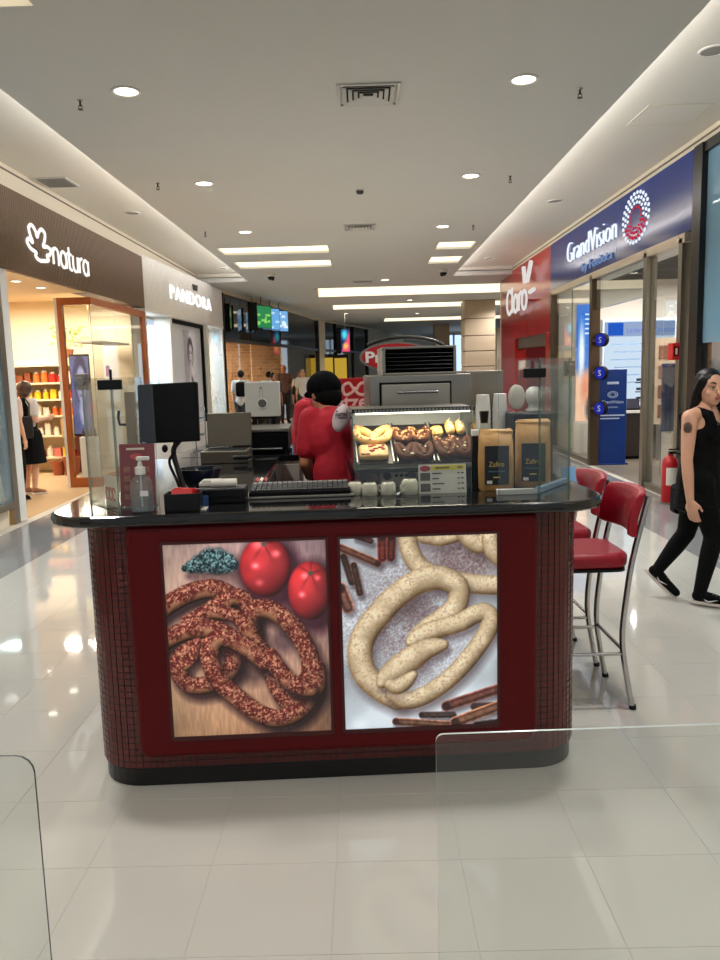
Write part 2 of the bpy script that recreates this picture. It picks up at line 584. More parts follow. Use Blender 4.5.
# sprinklers
def sprinkler(x, y, z, label, first=[None]):
    if first[0] is None:
        t = thing('sprinkler', label, 'sprinkler', (x, y, z))
        q = MB(); q.lathe([(0.03, 0), (0.03, -0.006), (0.012, -0.012)], 14); q.obj('flange', M_CHROME, t, smooth=40)
        q = MB(); q.cyl((0, 0, -0.01), (0, 0, -0.06), 0.011, n=10); q.tube([(-.014, 0, -.05), (-.02, 0, -.07), (0, 0, -.09)], .004, 6); q.tube([(.014, 0, -.05), (.02, 0, -.07), (0, 0, -.09)], .004, 6)
        q.obj('body', mat('dark_brass', (70, 62, 52), .4, .8), t, smooth=40)
        q = MB(); q.lathe([(0.028, -0.09), (0.028, -0.094)], 14); q.obj('deflector', mat('dark_brass'), t)
        t.scale = (.8, .8, .8); first[0] = t
    else: t = dup(first[0], (x, y, z), label=label)
for x, y, l in ((-2.2, 6.57, 'nearest on the left, by the first downlight'), (-2.3, 9.33, 'second on the left'), (-2.39, 12.5, 'third on the left'),
                (1.8, 6.64, 'nearest on the right, by the first downlight'), (1.77, 9.48, 'second on the right'), (1.77, 12.56, 'third on the right')):
    sprinkler(x, y, 3.8, 'small pendent ceiling sprinkler, ' + l)

# smoke detector and dome cameras
t = thing('smoke_detector', 'small grey smoke detector in the middle of the ceiling between the two vents', 'detector', (0.02, 9.97, 3.8))
q = MB(); q.lathe([(0.055, 0), (0.055, -0.012)], 20); q.obj('base', M_WHITE, t, smooth=40)
q = MB(); q.lathe([(0.045, -0.012), (0.045, -0.035), (0.03, -0.05), (0.001, -0.052)], 20); q.obj('sensor', mat('dark_grey', (60, 60, 60), .5), t, smooth=40)
for k, (x, y) in enumerate(((-2.0, 17.9), (1.86, 18.0))):
    t = thing('dome_camera', 'small dome security camera under the %s end of the ceiling' % ('left', 'right')[k], 'camera', (x, y, 3.8))
    q = MB(); q.lathe([(0.10, 0), (0.10, -0.05), (0.085, -0.06)], 20); q.obj('base', M_WHITE, t, smooth=40)
    q = MB(); q.lathe([(0.08, -0.06), (0.078, -0.09), (0.05, -0.125), (0.001, -0.14)], 20); q.obj('dome', M_BLACK, t, smooth=60)
    q = MB(); q.cyl((0, 0, -.06), (.05 - .1 * k, -.1, -.13), .03, .03); q.obj('lens', M_BLACK, t, smooth=40)

# square four way vents
M_VENT = mat('vent_metal', (196, 194, 188), 0.45, 0.3)


def vent(x, y, label):
    t = thing('ceiling_vent', label, 'vent', (x, y, 3.8))
    q = MB(); q.box(-.2, .2, -.2, .2, -0.002, 0.0); q.obj('dark_throat', M_MATTE, t)
    q = MB()
    for s in (-1, 1):
        q.box(min(s * .25, s * .225), max(s * .25, s * .225), -.25, .25, -.016, 0); q.box(-.225, .225, min(s * .25, s * .225), max(s * .25, s * .225), -.016, 0)
    q.obj('frame', M_VENT, t, bevel=.003)
    for i in range(4):
        a = .205 - i * .045
        for k in range(4):
            q = MB(); q.add([(-a, -a, -.020), (a, -a, -.020), (a - .03, -a + .03, -.004), (-a + .03, -a + .03, -.004), (-a, -a, -.017), (a, -a, -.017), (a - .03, -a + .03, -.001), (-a + .03, -a + .03, -.001)],
                            [(3, 2, 1, 0), (4, 5, 6, 7), (0, 1, 5, 4), (1, 2, 6, 5), (2, 3, 7, 6), (3, 0, 4, 7)], 0, Matrix.Rotation(k * PI / 2, 4, 'Z'))
            q.obj('louver', M_VENT, t)


vent(0.1, 6.63, 'square white ceiling air vent with nested louvers, nearest and largest')
vent(0.01, 12.45, 'square ceiling air vent farther back, second along the centre line')
vent(0.05, 19.9, 'small dark square ceiling vent farthest back above the oven')

# round speakers and grilles in the side soffits
M_SPK = mat('speaker_grille', (150, 145, 136), 0.6, bump=.3, bscale=300)


def speaker(x, y, z, label):
    t = thing('ceiling_speaker', label, 'speaker', (x, y, z))
    q = MB(); q.lathe([(0.10, 0), (0.12, 0), (0.12, -0.008), (0.10, -0.010)] + [(0.10, 0)], 24, caps=False); q.obj('rim', M_WHITE, t, smooth=40)
    q = MB(); q.lathe([(0.10, -0.004), (0.05, -0.006), (.001, -.007)], 24, caps=False); q.obj('grille', M_SPK, t)


speaker(-3.35, 11.93, 4.0, 'round grey flush speaker in the left soffit above the brown sign')
speaker(-3.14, 18.2, 4.0, 'round grey flush speaker in the left soffit farther back')
speaker(2.89, 11.94, 4.0, 'round grey flush speaker in the right soffit above the blue sign')
speaker(2.80, 6.49, 4.0, 'round grey flush speaker in the right soffit, nearest the viewer')
speaker(2.87, 17.8, 4.0, 'round grey flush speaker in the right soffit above the red shop')
t = thing('return_grille', 'rectangular grey air return grille in the left soffit', 'vent', (-3.70, 9.98, 4.0))
q = MB(); q.box(-.2, .2, -.24, .24, -.012, 0); q.obj('frame', M_VENT, t)
for k in range(10):
    q = MB(); q.box(-.17, .17, -.2 + k * .042, -.18 + k * .042, -.02, -.012); q.obj('slat', mat('vent_grey', (140, 138, 132), .5), t)
t = thing('access_hatch', 'square flush plaster access hatch in the right soffit', 'hatch', (3.05, 8.05, 4.0))
q = MB(); q.box(-.3, .3, -.3, .3, -.004, 0); q.obj('panel', mat('soffit_plaster'), t)
q = MB()
for s in (-1, 1): q.box(min(s * .3, s * .306), max(s * .3, s * .306), -.306, .306, -.006, 0); q.box(-.3, .3, min(s * .3, s * .306), max(s * .3, s * .306), -.006, 0)
q.obj('frame', M_CREAM, t)
# ================================================================ KIOSK
KX, KY, KA = -0.110, 2.86, 0.045
CA, SA = math.cos(KA), math.sin(KA)


def kp(lx, ly, z=0.0):
    return (KX + lx * CA - ly * SA, KY + lx * SA + ly * CA, z)


def kl(x, y):
    dx, dy = x - KX, y - KY
    return dx * CA + dy * SA, -dx * SA + dy * CA


M_RED = mat('dark_red_laminate', (82, 5, 9), 0.38, spec=0.2, noise=0.05, nscale=3)
M_TILE_RED = mat('maroon_glass_tile', (84, 30, 28), 0.25, spec=0.6, noise=0.22, nscale=38)
M_GROUT_DK = mat('dark_grout', (18, 10, 10), 0.85)
M_GRANITE = mat('black_granite', (20, 20, 21), 0.07, spec=0.7, noise=0.5, nscale=160)
M_PLINTH = mat('black_plinth', (12, 11, 11), 0.25)
kiosk = thing('kiosk', 'dark red pretzel kiosk with mosaic corners, black worktop and two backlit food posters', 'kiosk', kp(0, 0, 0), KA)


def u_shape(grow, back_l=1.95, back_r=2.3, r=0.18, gl=0.0):
    x0, x1, y0 = -0.982 - grow - gl, 0.955 + grow, 0.05 - grow
    p = []
    for k in range(9):
        a = math.radians(180 + 90 * k / 8); p.append((x0 + r + r * math.cos(a), y0 + r + r * math.sin(a)))
    for k in range(9):
        a = math.radians(270 + 90 * k / 8); p.append((x1 - r + r * math.cos(a), y0 + r + r * math.sin(a)))
    g = grow * 0.4
    return p + [(x1, back_r), (0.10 - g, back_r), (0.10 - g, 0.50 + g), (-0.36 + g, 0.50 + g), (-0.36 + g, back_l), (x0, back_l)], p


poly, front = u_shape(0.0)
b = MB(); b.prism(poly, 0.075, 1.06); b.obj('body', M_GROUT_DK, kiosk)
pl, _ = u_shape(-0.005); b = MB(); b.prism(pl, 0.0, 0.075); b.obj('plinth', M_PLINTH, kiosk, bevel=.004)
tp, _ = u_shape(0.09, r=0.20, gl=0.025); b = MB(); b.prism(tp, 1.058, 1.1); b.obj('worktop', M_GRANITE, kiosk, bevel=.016, seg=4)
# mosaic of small square tiles, following the rounded outline
mz = MB(); S = 0.0262; TS = 0.0228
path = [Vector((x, y)) for x, y in [(front[0][0], 1.9)] + front + [(front[-1][0], 2.25)]]
acc = [0.0]
for i in range(len(path) - 1): acc.append(acc[-1] + (path[i + 1] - path[i]).length)
n = int(acc[-1] / S)
for i in range(n):
    s_ = (i + .5) * S; j = max(k for k in range(len(acc) - 1) if acc[k] <= s_)
    d = (path[j + 1] - path[j]).normalized(); c = path[j] + d * (s_ - acc[j])
    nrm = Vector((d.y, -d.x))
    for k in range(37):
        z = 0.079 + (k + .5) * S
        if z > 1.05: break
        if -0.74 < c.x < 0.70 and c.y < 0.1 and z > 0.17: continue
        h = TS / 2; o = 0.003 + random.uniform(-.0004, .0004)
        P = [(c - d * h, z - h), (c + d * h, z - h), (c + d * h, z + h), (c - d * h, z + h)]
        v = [(p.x, p.y, zz) for p, zz in P] + [((p + nrm * o).x, (p + nrm * o).y, zz) for p, zz in P]
        mz.add(v, [(4, 5, 6, 7), (0, 1, 5, 4), (1, 2, 6, 5), (2, 3, 7, 6), (3, 0, 4, 7)])
mz.obj('mosaic_tiles', M_TILE_RED, kiosk, kind='stuff')
# proud red front panel with rounded sides and lower corners
pp = []
x0, x1, z0, z1 = -0.79, 0.757, 0.142, 1.056
for k in range(7):
    a = math.radians(180 + 90 * k / 6); pp.append((x0 + .05 + .05 * math.cos(a), z0 + .05 + .05 * math.sin(a)))
for k in range(7):
    a = math.radians(270 + 90 * k / 6); pp.append((x1 - .05 + .05 * math.cos(a), z0 + .05 + .05 * math.sin(a)))
pp += [(x1, z1), (x0, z1)]
b = MB(); b.prism(pp, 0, 0.06, 0, Matrix(((1, 0, 0, 0), (0, 0, -1, 0.055), (0, 1, 0, 0), (0, 0, 0, 1)))); b.obj('front_panel', M_RED, kiosk, bevel=.022, seg=4)


# ---- posters, painted as flat backlit print
def vnoise(H, W, cell, seed):
    r = np.random.RandomState(seed); gh, gw = int(H / cell) + 2, int(W / cell) + 2
    g = r.rand(gh, gw); y = np.arange(H) / cell; x = np.arange(W) / cell
    yi, xi = y.astype(int), x.astype(int); fy, fx = (y - yi)[:, None], (x - xi)[None, :]
    fy = fy * fy * (3 - 2 * fy); fx = fx * fx * (3 - 2 * fx)
    a = g[yi][:, xi]; b_ = g[yi][:, xi + 1]; c = g[yi + 1][:, xi]; d = g[yi + 1][:, xi + 1]
    return (a * (1 - fx) + b_ * fx) * (1 - fy) + (c * (1 - fx) + d * fx) * fy


class Print:
    def __init__(s, W, H, bg):
        s.W, s.H = W, H
        s.Y, s.X = np.mgrid[0:H, 0:W].astype(float)
        s.img = np.ones((H, W, 3)) * np.array(bg) / 255.0

    def blend(s, col, a):
        c = np.array(col) / 255.0 if not isinstance(col, np.ndarray) else col
        s.img = s.img * (1 - a[..., None]) + c * a[..., None]

    def field(s, pts):
        best = np.full((s.H, s.W), 1e9); ox = np.zeros_like(best); oy = np.zeros_like(best)
        for x, y, r in pts:
            dx, dy = (s.X - x) / r, (s.Y - y) / r
            d = dx * dx + dy * dy; m = d < best
            best = np.where(m, d, best); ox = np.where(m, dx, ox); oy = np.where(m, dy, oy)
        return np.sqrt(best), ox, oy

    def shadow(s, pts, dx, dy, soft, k, col=(30, 18, 22)):
        d, _, _ = s.field([(x + dx, y + dy, r) for x, y, r in pts])
        s.blend(col, k * np.clip((1 + soft - d) / (2 * soft), 0, 1))

    def stroke(s, pts, fn, edge=0.06):
        d, ox, oy = s.field(pts)
        nz = np.sqrt(np.clip(1 - d * d, 0, 1))
        a = np.clip((1 - d) / edge, 0, 1)
        s.blend(fn(ox, oy, nz), a)


def bent(pts, n=10, closed=False):
    return [tuple(p) for p in catmull(pts, n, closed)]


def poster_savoury():
    W, H = 216, 258
    P = Print(W, H, (196, 164, 150))
    grain = vnoise(H, W * 5, 11, 3)[:, ::5] * .6 + vnoise(H, W, 30, 2) * .4
    u, v = P.X / W, P.Y / H
    a = np.array((206, 178, 168)) / 255; b_ = np.array((186, 156, 164)) / 255; c = np.array((198, 158, 122)) / 255; d = np.array((150, 110, 92)) / 255
    base = (a * (1 - u[..., None]) + b_ * u[..., None]) * (1 - v[..., None]) + (c * (1 - u[..., None] * .6) + d * u[..., None] * .6) * v[..., None]
    P.img = base * (.86 + .26 * grain[..., None])
    k = W / 650.0

    def U(x, y, r=None):
        uu = (x - 17 - .055 * (y - 37)) * k; vv = (y - 37 + .038 * (x - 17)) * H / 781
        return (uu, vv) if r is None else (uu, vv, r * k)
    n1 = vnoise(H, W, 1.8, 5); n2 = vnoise(H, W, 3.0, 7); n3 = vnoise(H, W, 1.7, 8); n4 = vnoise(H, W, 11, 9); n6 = vnoise(H, W, 1.1, 10)
    heap = [U(*q) for q in ((105, 128, 16), (130, 122, 30), (165, 110, 44), (205, 98, 58), (235, 100, 60), (270, 106, 48), (298, 112, 26))]
    P.shadow(heap, 6, 10, .6, .6, (70, 44, 50))

    def herb(ox, oy, nz):
        t = np.clip(n1 * 1.2 - .38 + .25 * nz - .2 * oy, 0, 1)[..., None] ** 1.3
        return np.array((14, 32, 38)) / 255 * (1 - t) + np.array((150, 186, 190)) / 255 * t
    P.stroke([(x, y, r) for x, y, r in heap], herb, .3)

    def tomato(cx, cy, rx, ry, hot, sx, sy):
        x, y = U(cx, cy); rx *= k; ry *= k
        P.blend((58, 22, 40), .85 * np.clip((1.45 - np.hypot((P.X - x - rx * .18) / rx, (P.Y - y - ry * .22) / ry)) * 2.2, 0, 1))
        d = np.hypot((P.X - x) / rx, (P.Y - y) / ry); ox, oy = (P.X - x) / rx, (P.Y - y) / ry
        nz = np.sqrt(np.clip(1 - d * d, 0, 1)); mot = vnoise(H, W, 16, int(cx))[..., None]
        sh = np.clip(.30 + .42 * nz - .22 * ox - .28 * oy, .05, 1.1)[..., None]
        col = np.array((210, 58, 58)) / 255 * sh * (.85 + .3 * mot) + np.array((70, 10, 28)) / 255 * .35
        col = col + np.array((.16, .13, .13)) * np.clip(nz - .3, 0, 1)[..., None] * (1 - .4 * oy[..., None])
        an = np.arctan2(oy - sy, ox - sx)
        seg = (np.cos(an * 5 + 1) * .5 + .5) ** 6 * np.clip(1 - np.hypot(ox - sx, oy - sy) / .75, 0, 1)
        col = col * (1 - .35 * seg[..., None])
        for hx, hy, s_, w in hot:
            col = col + w * np.exp(-(((ox - hx) / s_) ** 2 + ((oy - hy) / s_ / .7) ** 2))[..., None] * np.array((.9, .78, .8))
        P.blend(col, np.clip((1 - d) * 14, 0, 1))
        P.blend((92, 104, 92), np.clip(1.6 - np.hypot(ox - sx, (oy - sy) * 1.5) / .10, 0, 1))
    tomato(426, 122, 106, 122, ((-.38, -.05, .13, .5), (.42, -.42, .15, .45), (-.25, .5, .16, .25), (-.25, -.75, .22, .4)), -.02, -.74)
    tomato(606, 216, 92, 120, ((-.36, .12, .12, .5), (-.22, -.5, .14, .45), (.35, -.42, .12, .35)), .05, -.58)

    def dough(ox, oy, nz):
        lum = np.clip(.10 + .66 * nz - .24 * ox - .30 * oy, .05, 1.15)[..., None]
        bread = np.array((220, 178, 148)) / 255 * lum ** np.array((.8, 1.0, 1.15)) * 1.12 * (.9 + .2 * n4[..., None])
        cover = np.clip((.62 - .85 * oy - .45 * ox + (n4 - .5) * 1.1) * 2.2, 0, 1)[..., None] * np.clip((nz - .12) * 5, 0, 1)[..., None]
        speck = np.clip((n2 * .7 + n6 * .3 - .16) * 3.4, 0, 1)[..., None]
        hi = np.clip((n3[..., None] - .48) * 2.2, 0, 1) ** 1.4
        meat = (np.array((96, 38, 34)) / 255 * (1 - hi) + np.array((222, 158, 134)) / 255 * hi) * (.38 + .85 * lum)
        m = cover * speck
        return bread * (1 - m) + meat * m

    def rope(pts, r, n=12, sh=.85):
        q = bent([U(p[0], p[1], p[2] if len(p) > 2 else r) for p in pts], n)
        P.shadow(q, 6, 10, .5, sh, (40, 22, 28)); P.stroke(q, dough)
    rope([(0, 300), (45, 268), (120, 228), (205, 208), (262, 222), (300, 250)], 40)
    rope([(120, 345), (190, 305), (250, 268), (300, 240), (345, 255), (375, 310), (380, 360)], 36)
    rope([(205, 300), (260, 305), (310, 320), (335, 350)], 30, sh=.6)
    rope([(10, 425), (70, 392), (150, 368), (230, 375), (290, 405), (320, 430)], 40)
    rope([(265, 430), (300, 480), (285, 540), (215, 590), (135, 600), (85, 560), (80, 500), (110, 465), (160, 440)], 38)
    rope([(150, 435), (135, 490), (105, 520)], 20, sh=.4)
    P.blend((36, 22, 32), .55 * np.clip(1.5 - np.hypot((P.X - U(380, 545)[0]) / (70 * k), (P.Y - U(380, 545)[1]) / (52 * k)), 0, 1))
    P.blend((36, 22, 38), .5 * np.clip(1.5 - np.hypot((P.X - U(500, 420)[0]) / (56 * k), (P.Y - U(500, 420)[1]) / (46 * k)), 0, 1))
    rope([(560, 630), (610, 560), (605, 470), (555, 380), (490, 315), (425, 288), (378, 300), (362, 350), (385, 420), (425, 480)], 40)
    rope([(350, 350), (372, 410), (415, 475), (450, 530), (470, 590), (505, 650), (545, 690)], 37)
    rope([(430, 500), (370, 455), (305, 415), (245, 405), (205, 450), (212, 520), (250, 590), (315, 650), (395, 710), (470, 738), (545, 722), (605, 670), (640, 600), (635, 530)], 40)
    rope([(452, 470, 26), (475, 520), (520, 575), (575, 610), (620, 620, 30)], 36)
    w_ = np.clip(np.hypot((u - .45) * 1.05, (v - .48)) - .42, 0, 1)
    P.img *= (1 - .9 * w_)[..., None]
    P.img = np.clip(P.img, 0, 1) ** 1.16 * 1.04
    return P.img


def poster_sweet():
    W, H = 216, 266
    P = Print(W, H, (190, 196, 204)); k = W / 655.0

    def U(x, y, r=None):
        uu = (x - 12 - .035 * (y - 32)) * k; vv = (y - 32 + .035 * (x - 12)) * H / 805
        return (uu, vv) if r is None else (uu, vv, r * k)
    soft = vnoise(H, W, 50, 11) * .6 + vnoise(H, W, 20, 12) * .4
    n1 = vnoise(H, W, 1.5, 13); n2 = vnoise(H, W, 3.6, 14); n5 = vnoise(H, W, 15, 15); n7 = vnoise(H, W, 2.2, 16)
    u, v = P.X / W, P.Y / H
    P.img = np.array((206, 218, 228)) / 255 * (.66 + .46 * soft[..., None]) * (1.0 + .08 * v[..., None])
    dust = np.clip(1.35 - np.hypot((u - .40) / .42, (v - .44) / .40), 0, 1) * np.clip(.30 + n2 * .5 + (n1 - .5) * 1.3, 0, 1)
    P.blend((126, 104, 108), dust * .95)
    warm = np.clip(1.5 - np.hypot((u - .80) / .26, (v - .12) / .14), 0, 1)
    P.blend((108, 84, 84), np.clip(warm, 0, 1) * (.45 + .6 * n7))

    def dough(ox, oy, nz):
        lum = np.clip(.14 + .72 * nz - .20 * ox - .30 * oy, .10, 1.12)[..., None] * (.88 + .24 * n5[..., None])
        c = np.array((230, 214, 182)) / 255 * np.clip(lum, .01, 2) ** np.array((.78, .92, 1.1))
        edge = np.clip(.72 - nz, 0, 1)[..., None] * np.clip(.7 - ox * .5 + oy * .6, 0, 1)[..., None] * (.4 + 1.1 * n5[..., None])
        c = c * (1 - edge) + np.array((184, 132, 62)) / 255 * edge
        sp = np.clip((n7 * .6 + n1 * .4 - .50) * 4.0, 0, 1)[..., None] * .42 * (.4 + 1.1 * n5[..., None])
        sug = np.clip((n2 - .5) * 2, 0, 1)[..., None] * .6
        return c * (1 - sp) + np.array((136, 106, 86)) / 255 * sp * (.5 + .6 * lum) + sug * np.array((.10, .11, .13)) * nz[..., None]

    def rope(pts, r, sh=.6, n=12):
        q = bent([U(p[0], p[1], p[2] if len(p) > 2 else r) for p in pts], n)
        P.shadow(q, 4, 9, .45, sh, (70, 56, 62)); P.stroke(q, dough)

    def stick(x0, y0, x1, y1, r, c=(126, 78, 64)):
        q = [U(x0 + (x1 - x0) * t / 30, y0 + (y1 - y0) * t / 30, r) for t in range(31)]
        P.shadow(q, 3, 6, .5, .6, (60, 50, 58))
        P.stroke(q, lambda ox, oy, nz: np.array(c) / 255 * (.35 + .8 * np.abs(np.sin(nz * 3.4 + .3)))[..., None] * (.75 + .4 * n2[..., None]) * (1.1 - .3 * oy[..., None]))
        x, y, rr = U(x0, y0, r); P.blend((40, 24, 24), np.clip(2.2 - 2.4 * np.hypot((P.X - x) / rr, (P.Y - y) / rr), 0, 1) * .85)
    stick(75, 20, 140, 40, 13, (84, 50, 44)); stick(170, 132, 15, 68, 17, (130, 82, 64)); stick(186, 25, 188, 108, 21, (128, 56, 48)); stick(226, 25, 224, 106, 20, (112, 50, 44))
    stick(28, 105, 62, 208, 16, (78, 56, 50)); stick(70, 140, 96, 252, 16, (92, 62, 54)); stick(15, 235, 46, 312, 28, (146, 96, 82))
    rope([(290, 5), (300, 70), (335, 135), (400, 178), (500, 205), (610, 220), (720, 222)], 42, .4)
    rope([(360, 20), (430, 30), (500, 12)], 32, .4); rope([(530, 10), (560, 40), (600, 55), (630, 10)], 38, .4); rope([(640, 30), (655, 80), (690, 110)], 42, .4)
    P.blend((84, 62, 64), .5 * np.clip(1.4 - np.hypot((P.X - U(330, 330)[0]) / (80 * k), (P.Y - U(330, 330)[1]) / (60 * k)), 0, 1) * (.6 + .6 * n7))
    rope([(325, 440, 30), (375, 400, 38), (440, 362, 44), (492, 322, 46), (512, 270, 46), (500, 222, 48), (430, 192, 52), (345, 205), (255, 262), (175, 345), (115, 430), (98, 520), (125, 600), (190, 660), (260, 705, 48)], 54)
    rope([(308, 462, 18), (330, 448, 34), (380, 420, 42), (450, 398), (525, 375), (580, 345), (624, 335), (647, 362), (638, 410), (600, 475), (530, 565), (450, 640), (360, 695), (290, 708, 38), (235, 680, 30)], 41)
    rope([(452, 472, 22), (420, 478, 36), (370, 495, 46), (310, 535, 56), (250, 580, 54), (205, 615, 38), (190, 635, 22)], 50)
    rope([(225, 640, 24), (255, 650, 34), (290, 632, 34), (325, 600, 20)], 30, .25)
    stick(365, 772, 500, 773, 15, (84, 66, 64)); stick(255, 800, 490, 818, 18, (140, 96, 76)); stick(590, 738, 700, 735, 18, (112, 70, 60))
    stick(470, 735, 700, 660, 24, (134, 80, 70)); stick(510, 805, 700, 735, 25, (156, 106, 82)); stick(600, 818, 700, 805, 15, (60, 40, 38))
    return P.img


b = MB(); b.prism([(.93 + .21 * math.cos(a), .78 + .21 * math.sin(a)) for a in np.linspace(-PI / 2, PI / 2, 20)], 1.030, 1.056); b.obj('side_ledge', M_GRANITE, kiosk, bevel=.01)
b = MB(); b.prism([(.94, .60), (1.06, .76), (1.06, .80), (.94, .96)], 1.0, 1.030); b.obj('ledge_bracket', M_STEEL, kiosk)
M_POSTER = print_mat('backlit_poster_print', 0.50, 0.25)
for nm, img, cx, w, lab in (('poster', poster_savoury(), -.349, .602, 'backlit poster of pretzels with crumbs, tomatoes and herbs'),
                            ('poster', poster_sweet(), .302, .59, 'backlit poster of sugared pretzels with cinnamon sticks')):
    p = print_panel(nm, img, w, .752, M_POSTER, kiosk, ori('front', (cx, -0.0085, .230))); p['label'] = lab
    q = MB()
    for s in (-1, 1): q.box(cx + s * (w / 2 + .005) - .005, cx + s * (w / 2 + .005) + .005, -.013, -.003, .218, .992)
    q.box(cx - w / 2, cx + w / 2, -.013, -.003, .214, .230); q.box(cx - w / 2, cx + w / 2, -.013, -.003, .982, .992)
    q.obj('poster_frame', mat('poster_frame_red', (60, 10, 12), .4), kiosk)
    q = MB(); q.box(cx - w / 2, cx + w / 2, -.008, -.001, .23, .982); q.obj('light_box', M_WHITE, kiosk)
# rear stainless cabinet closing the left wing
cab = thing('rear_cabinet', 'low stainless cabinet with pale front at the rear of the kiosk', 'cabinet', kp(-.52, 2.30), KA)
q = MB(); q.box(-.40, .33, -.32, .5, .08, 1.06); q.obj('carcass', mat('pale_steel', (186, 182, 172), .4, .3), cab, bevel=.004)
q = MB(); q.box(-.40, .33, -.28, .5, 0, .08); q.obj('kick_base', M_MATTE, cab)
q = MB(); q.box(-.42, .35, -.34, .5, 1.06, 1.10); q.obj('top', M_GRANITE, cab, bevel=.006)
for s in (-1, 1):
    q = MB(); q.box(-.035 + s * .18 - .165, -.035 + s * .18 + .165, -.34, -.322, .12, 1.04); dr = q.obj('door', mat('pale_steel'), cab, bevel=.003)
    q = MB(); q.cyl((-.035 + s * .05, -.36, .7), (-.035 + s * .05, -.36, .9), .006); q.obj('handle', M_CHROME, dr)

# ---- glass guards on the worktop corners
ZG = 1.1


def guard(name, label, path, tops, base_strip):
    t = thing(name, label, 'glass guard', kp(path[0][0], path[0][1], ZG), KA)
    ox, oy = path[0]
    for i in range(len(path) - 1):
        a, c = Vector(path[i]), Vector(path[i + 1]); d = (c - a); L = d.length; ang = math.atan2(d.y, d.x)
        M = Matrix.Translation((a.x - ox, a.y - oy, 0)) @ Matrix.Rotation(ang, 4, 'Z')
        g = MB(); g.box(0.004, L - .004, -.004, .004, 0.0, tops[i] - ZG, 0, M); g.m = [1, 1, 0, 1, 0, 1]
        g.obj('pane', [M_GLASS, M_EDGE], t)
        if i in base_strip:
            g = MB(); g.box(0, L, .006, .03, 0, .022, 0, M); g.obj('base_strip', mat(*base_strip[i]), t, bevel=.002)
    return t


gl = guard('glass_guard', 'clear glass guard with black clip around the left front corner of the worktop',
           [(-.655, .03), (-.806, .03), (-.985, .27), (-.985, 1.25)], [1.585, 1.585, 1.60], {})
gr = guard('glass_guard', 'clear glass guard with pale base strip around the right front corner, before the coffee bags',
           [(.635, .15), (.800, .15), (1.0, .41), (1.0, 1.3)], [1.632, 1.632, 1.632],
           {0: ('white_strip', (206, 204, 198), .4), 1: ('blue_white_strip', (150, 186, 222), .4)})
g = MB(); g.box(.0, .46, -.004, .004, 0, .345); g.m = [1, 1, 0, 1, 0, 1]
o = g.obj('glass_screen', [M_GLASS, M_EDGE], None, kp(.075, .165, ZG), (0, 0, KA)); tag(o, 'low clear glass screen standing on the worktop in front of the pretzel display', 'glass guard')


def clip(parent, x, y, z, w, ang):
    M = Matrix.Translation((x, y, z)) @ Matrix.Rotation(ang, 4, 'Z')
    c = MB(); c.box(-w / 2, w / 2, -.012, .012, -.018, .018, 0, M); c.obj('clip', M_BLACK, parent, bevel=.003)


clip(gl, -.151 - .005, .0, 1.575 - ZG, .085, 0); clip(gr, .165 - .02, .0, 1.575 - ZG, .085, 0)
for g_, x, y in ((gr, .365, .27), (gl, -.33, .25)):
    c = MB(); c.box(x - .02, x + .02, y - .02, y + .02, .455, .52); c.cyl((x, y - .03, .49), (x, y + .03, .49), .018); c.obj('hinge', M_STEEL, g_, bevel=.004)
c = MB(); c.cyl((-.151, 0, .49), (-.151, 0, .53), .005); c.obj('clip_pin', M_BLACK, gl)
# ================================================================ THINGS ON THE KIOSK
ZC = 1.1


def on(x, y, name, label, cat, z=ZC, group=None, rz=0.0):
    return thing(name, label, cat, (x, y, z), KA + rz, group)


# sanitiser bottle
M_PLASTIC = thin_glass('clear_plastic', (232, 238, 236), 1.0, 0.10, (225, 230, 230))
t = on(-.838, 2.875, 'sanitizer_bottle', 'clear plastic hand sanitizer bottle with white pump on the left worktop end', 'bottle')
q = MB(); q.lathe([(.034, 0), (.040, .004), (.041, .10), (.037, .118), (.024, .132), (.014, .138), (.014, .148)], 24); q.obj('bottle_body', M_PLASTIC, t, smooth=50)
q = MB(); q.lathe([(.030, .006), (.037, .008), (.037, .062), (.030, .063)], 20); q.obj('gel', thin_glass('gel', (226, 232, 236), .6, .08), t, smooth=50)
q = MB(); q.lathe([(.019, .142), (.019, .168), (.010, .172), (.008, .186)], 18); q.obj('collar', M_WHITE, t, smooth=40)
q = MB(); q.cyl((0, 0, .18), (0, 0, .20), .006, n=10); q.box(-.012, .035, -.009, .009, .194, .208); q.obj('pump_head', M_WHITE, t, bevel=.003)
q = MB(); q.cyl((0, 0, .02), (0, 0, .15), .003, n=8); q.obj('dip_tube', M_WHITE, t)
q = MB(); q.box(.004, .034, -.043, -.0415, .065, .085); q.obj('label', mat('pale_label', (206, 204, 206), .6), t)

# red printed menu stand
t = on(-.885, 2.985, 'menu_stand', 'dark red printed menu stand behind the sanitizer bottle', 'sign', rz=-.05)
Mt = Matrix.Rotation(math.radians(-6), 4, 'X')
q = MB(); q.box(-.068, .068, -.003, .003, .004, .245, 0, Mt); q.obj('board', mat('menu_red', (128, 20, 16), .4), t)
q = MB(); q.box(-.06, .06, -.02, .06, 0, .008); q.obj('foot', M_GLASS, t)
q = MB(); q.box(-.04, .03, -.0045, -.003, .222, .230, 0, Mt); q.obj('heading_bar', mat('menu_cream', (232, 214, 196), .5), t)
q = MB(); q.lathe([(.024, 0), (.024, .001)], 20, (0, 0, 0), 0, Mt @ ori('front', (-.002, -.004, .196)) @ Matrix.Diagonal((1, .5, 1, 1))); q.obj('red_oval', mat('menu_bright_red', (206, 60, 50), .5), t)
for r_ in range(4):
    for c_ in range(3):
        q = MB(); q.box(-.012, .012, -.005, -.003, 0, .022, 0, Mt @ Matrix.Translation((-.04 + c_ * .038, 0, .135 - r_ * .035))); q.obj('menu_picture', mat('menu_tan', (150, 84, 52), .5, noise=.5, nscale=90), t)

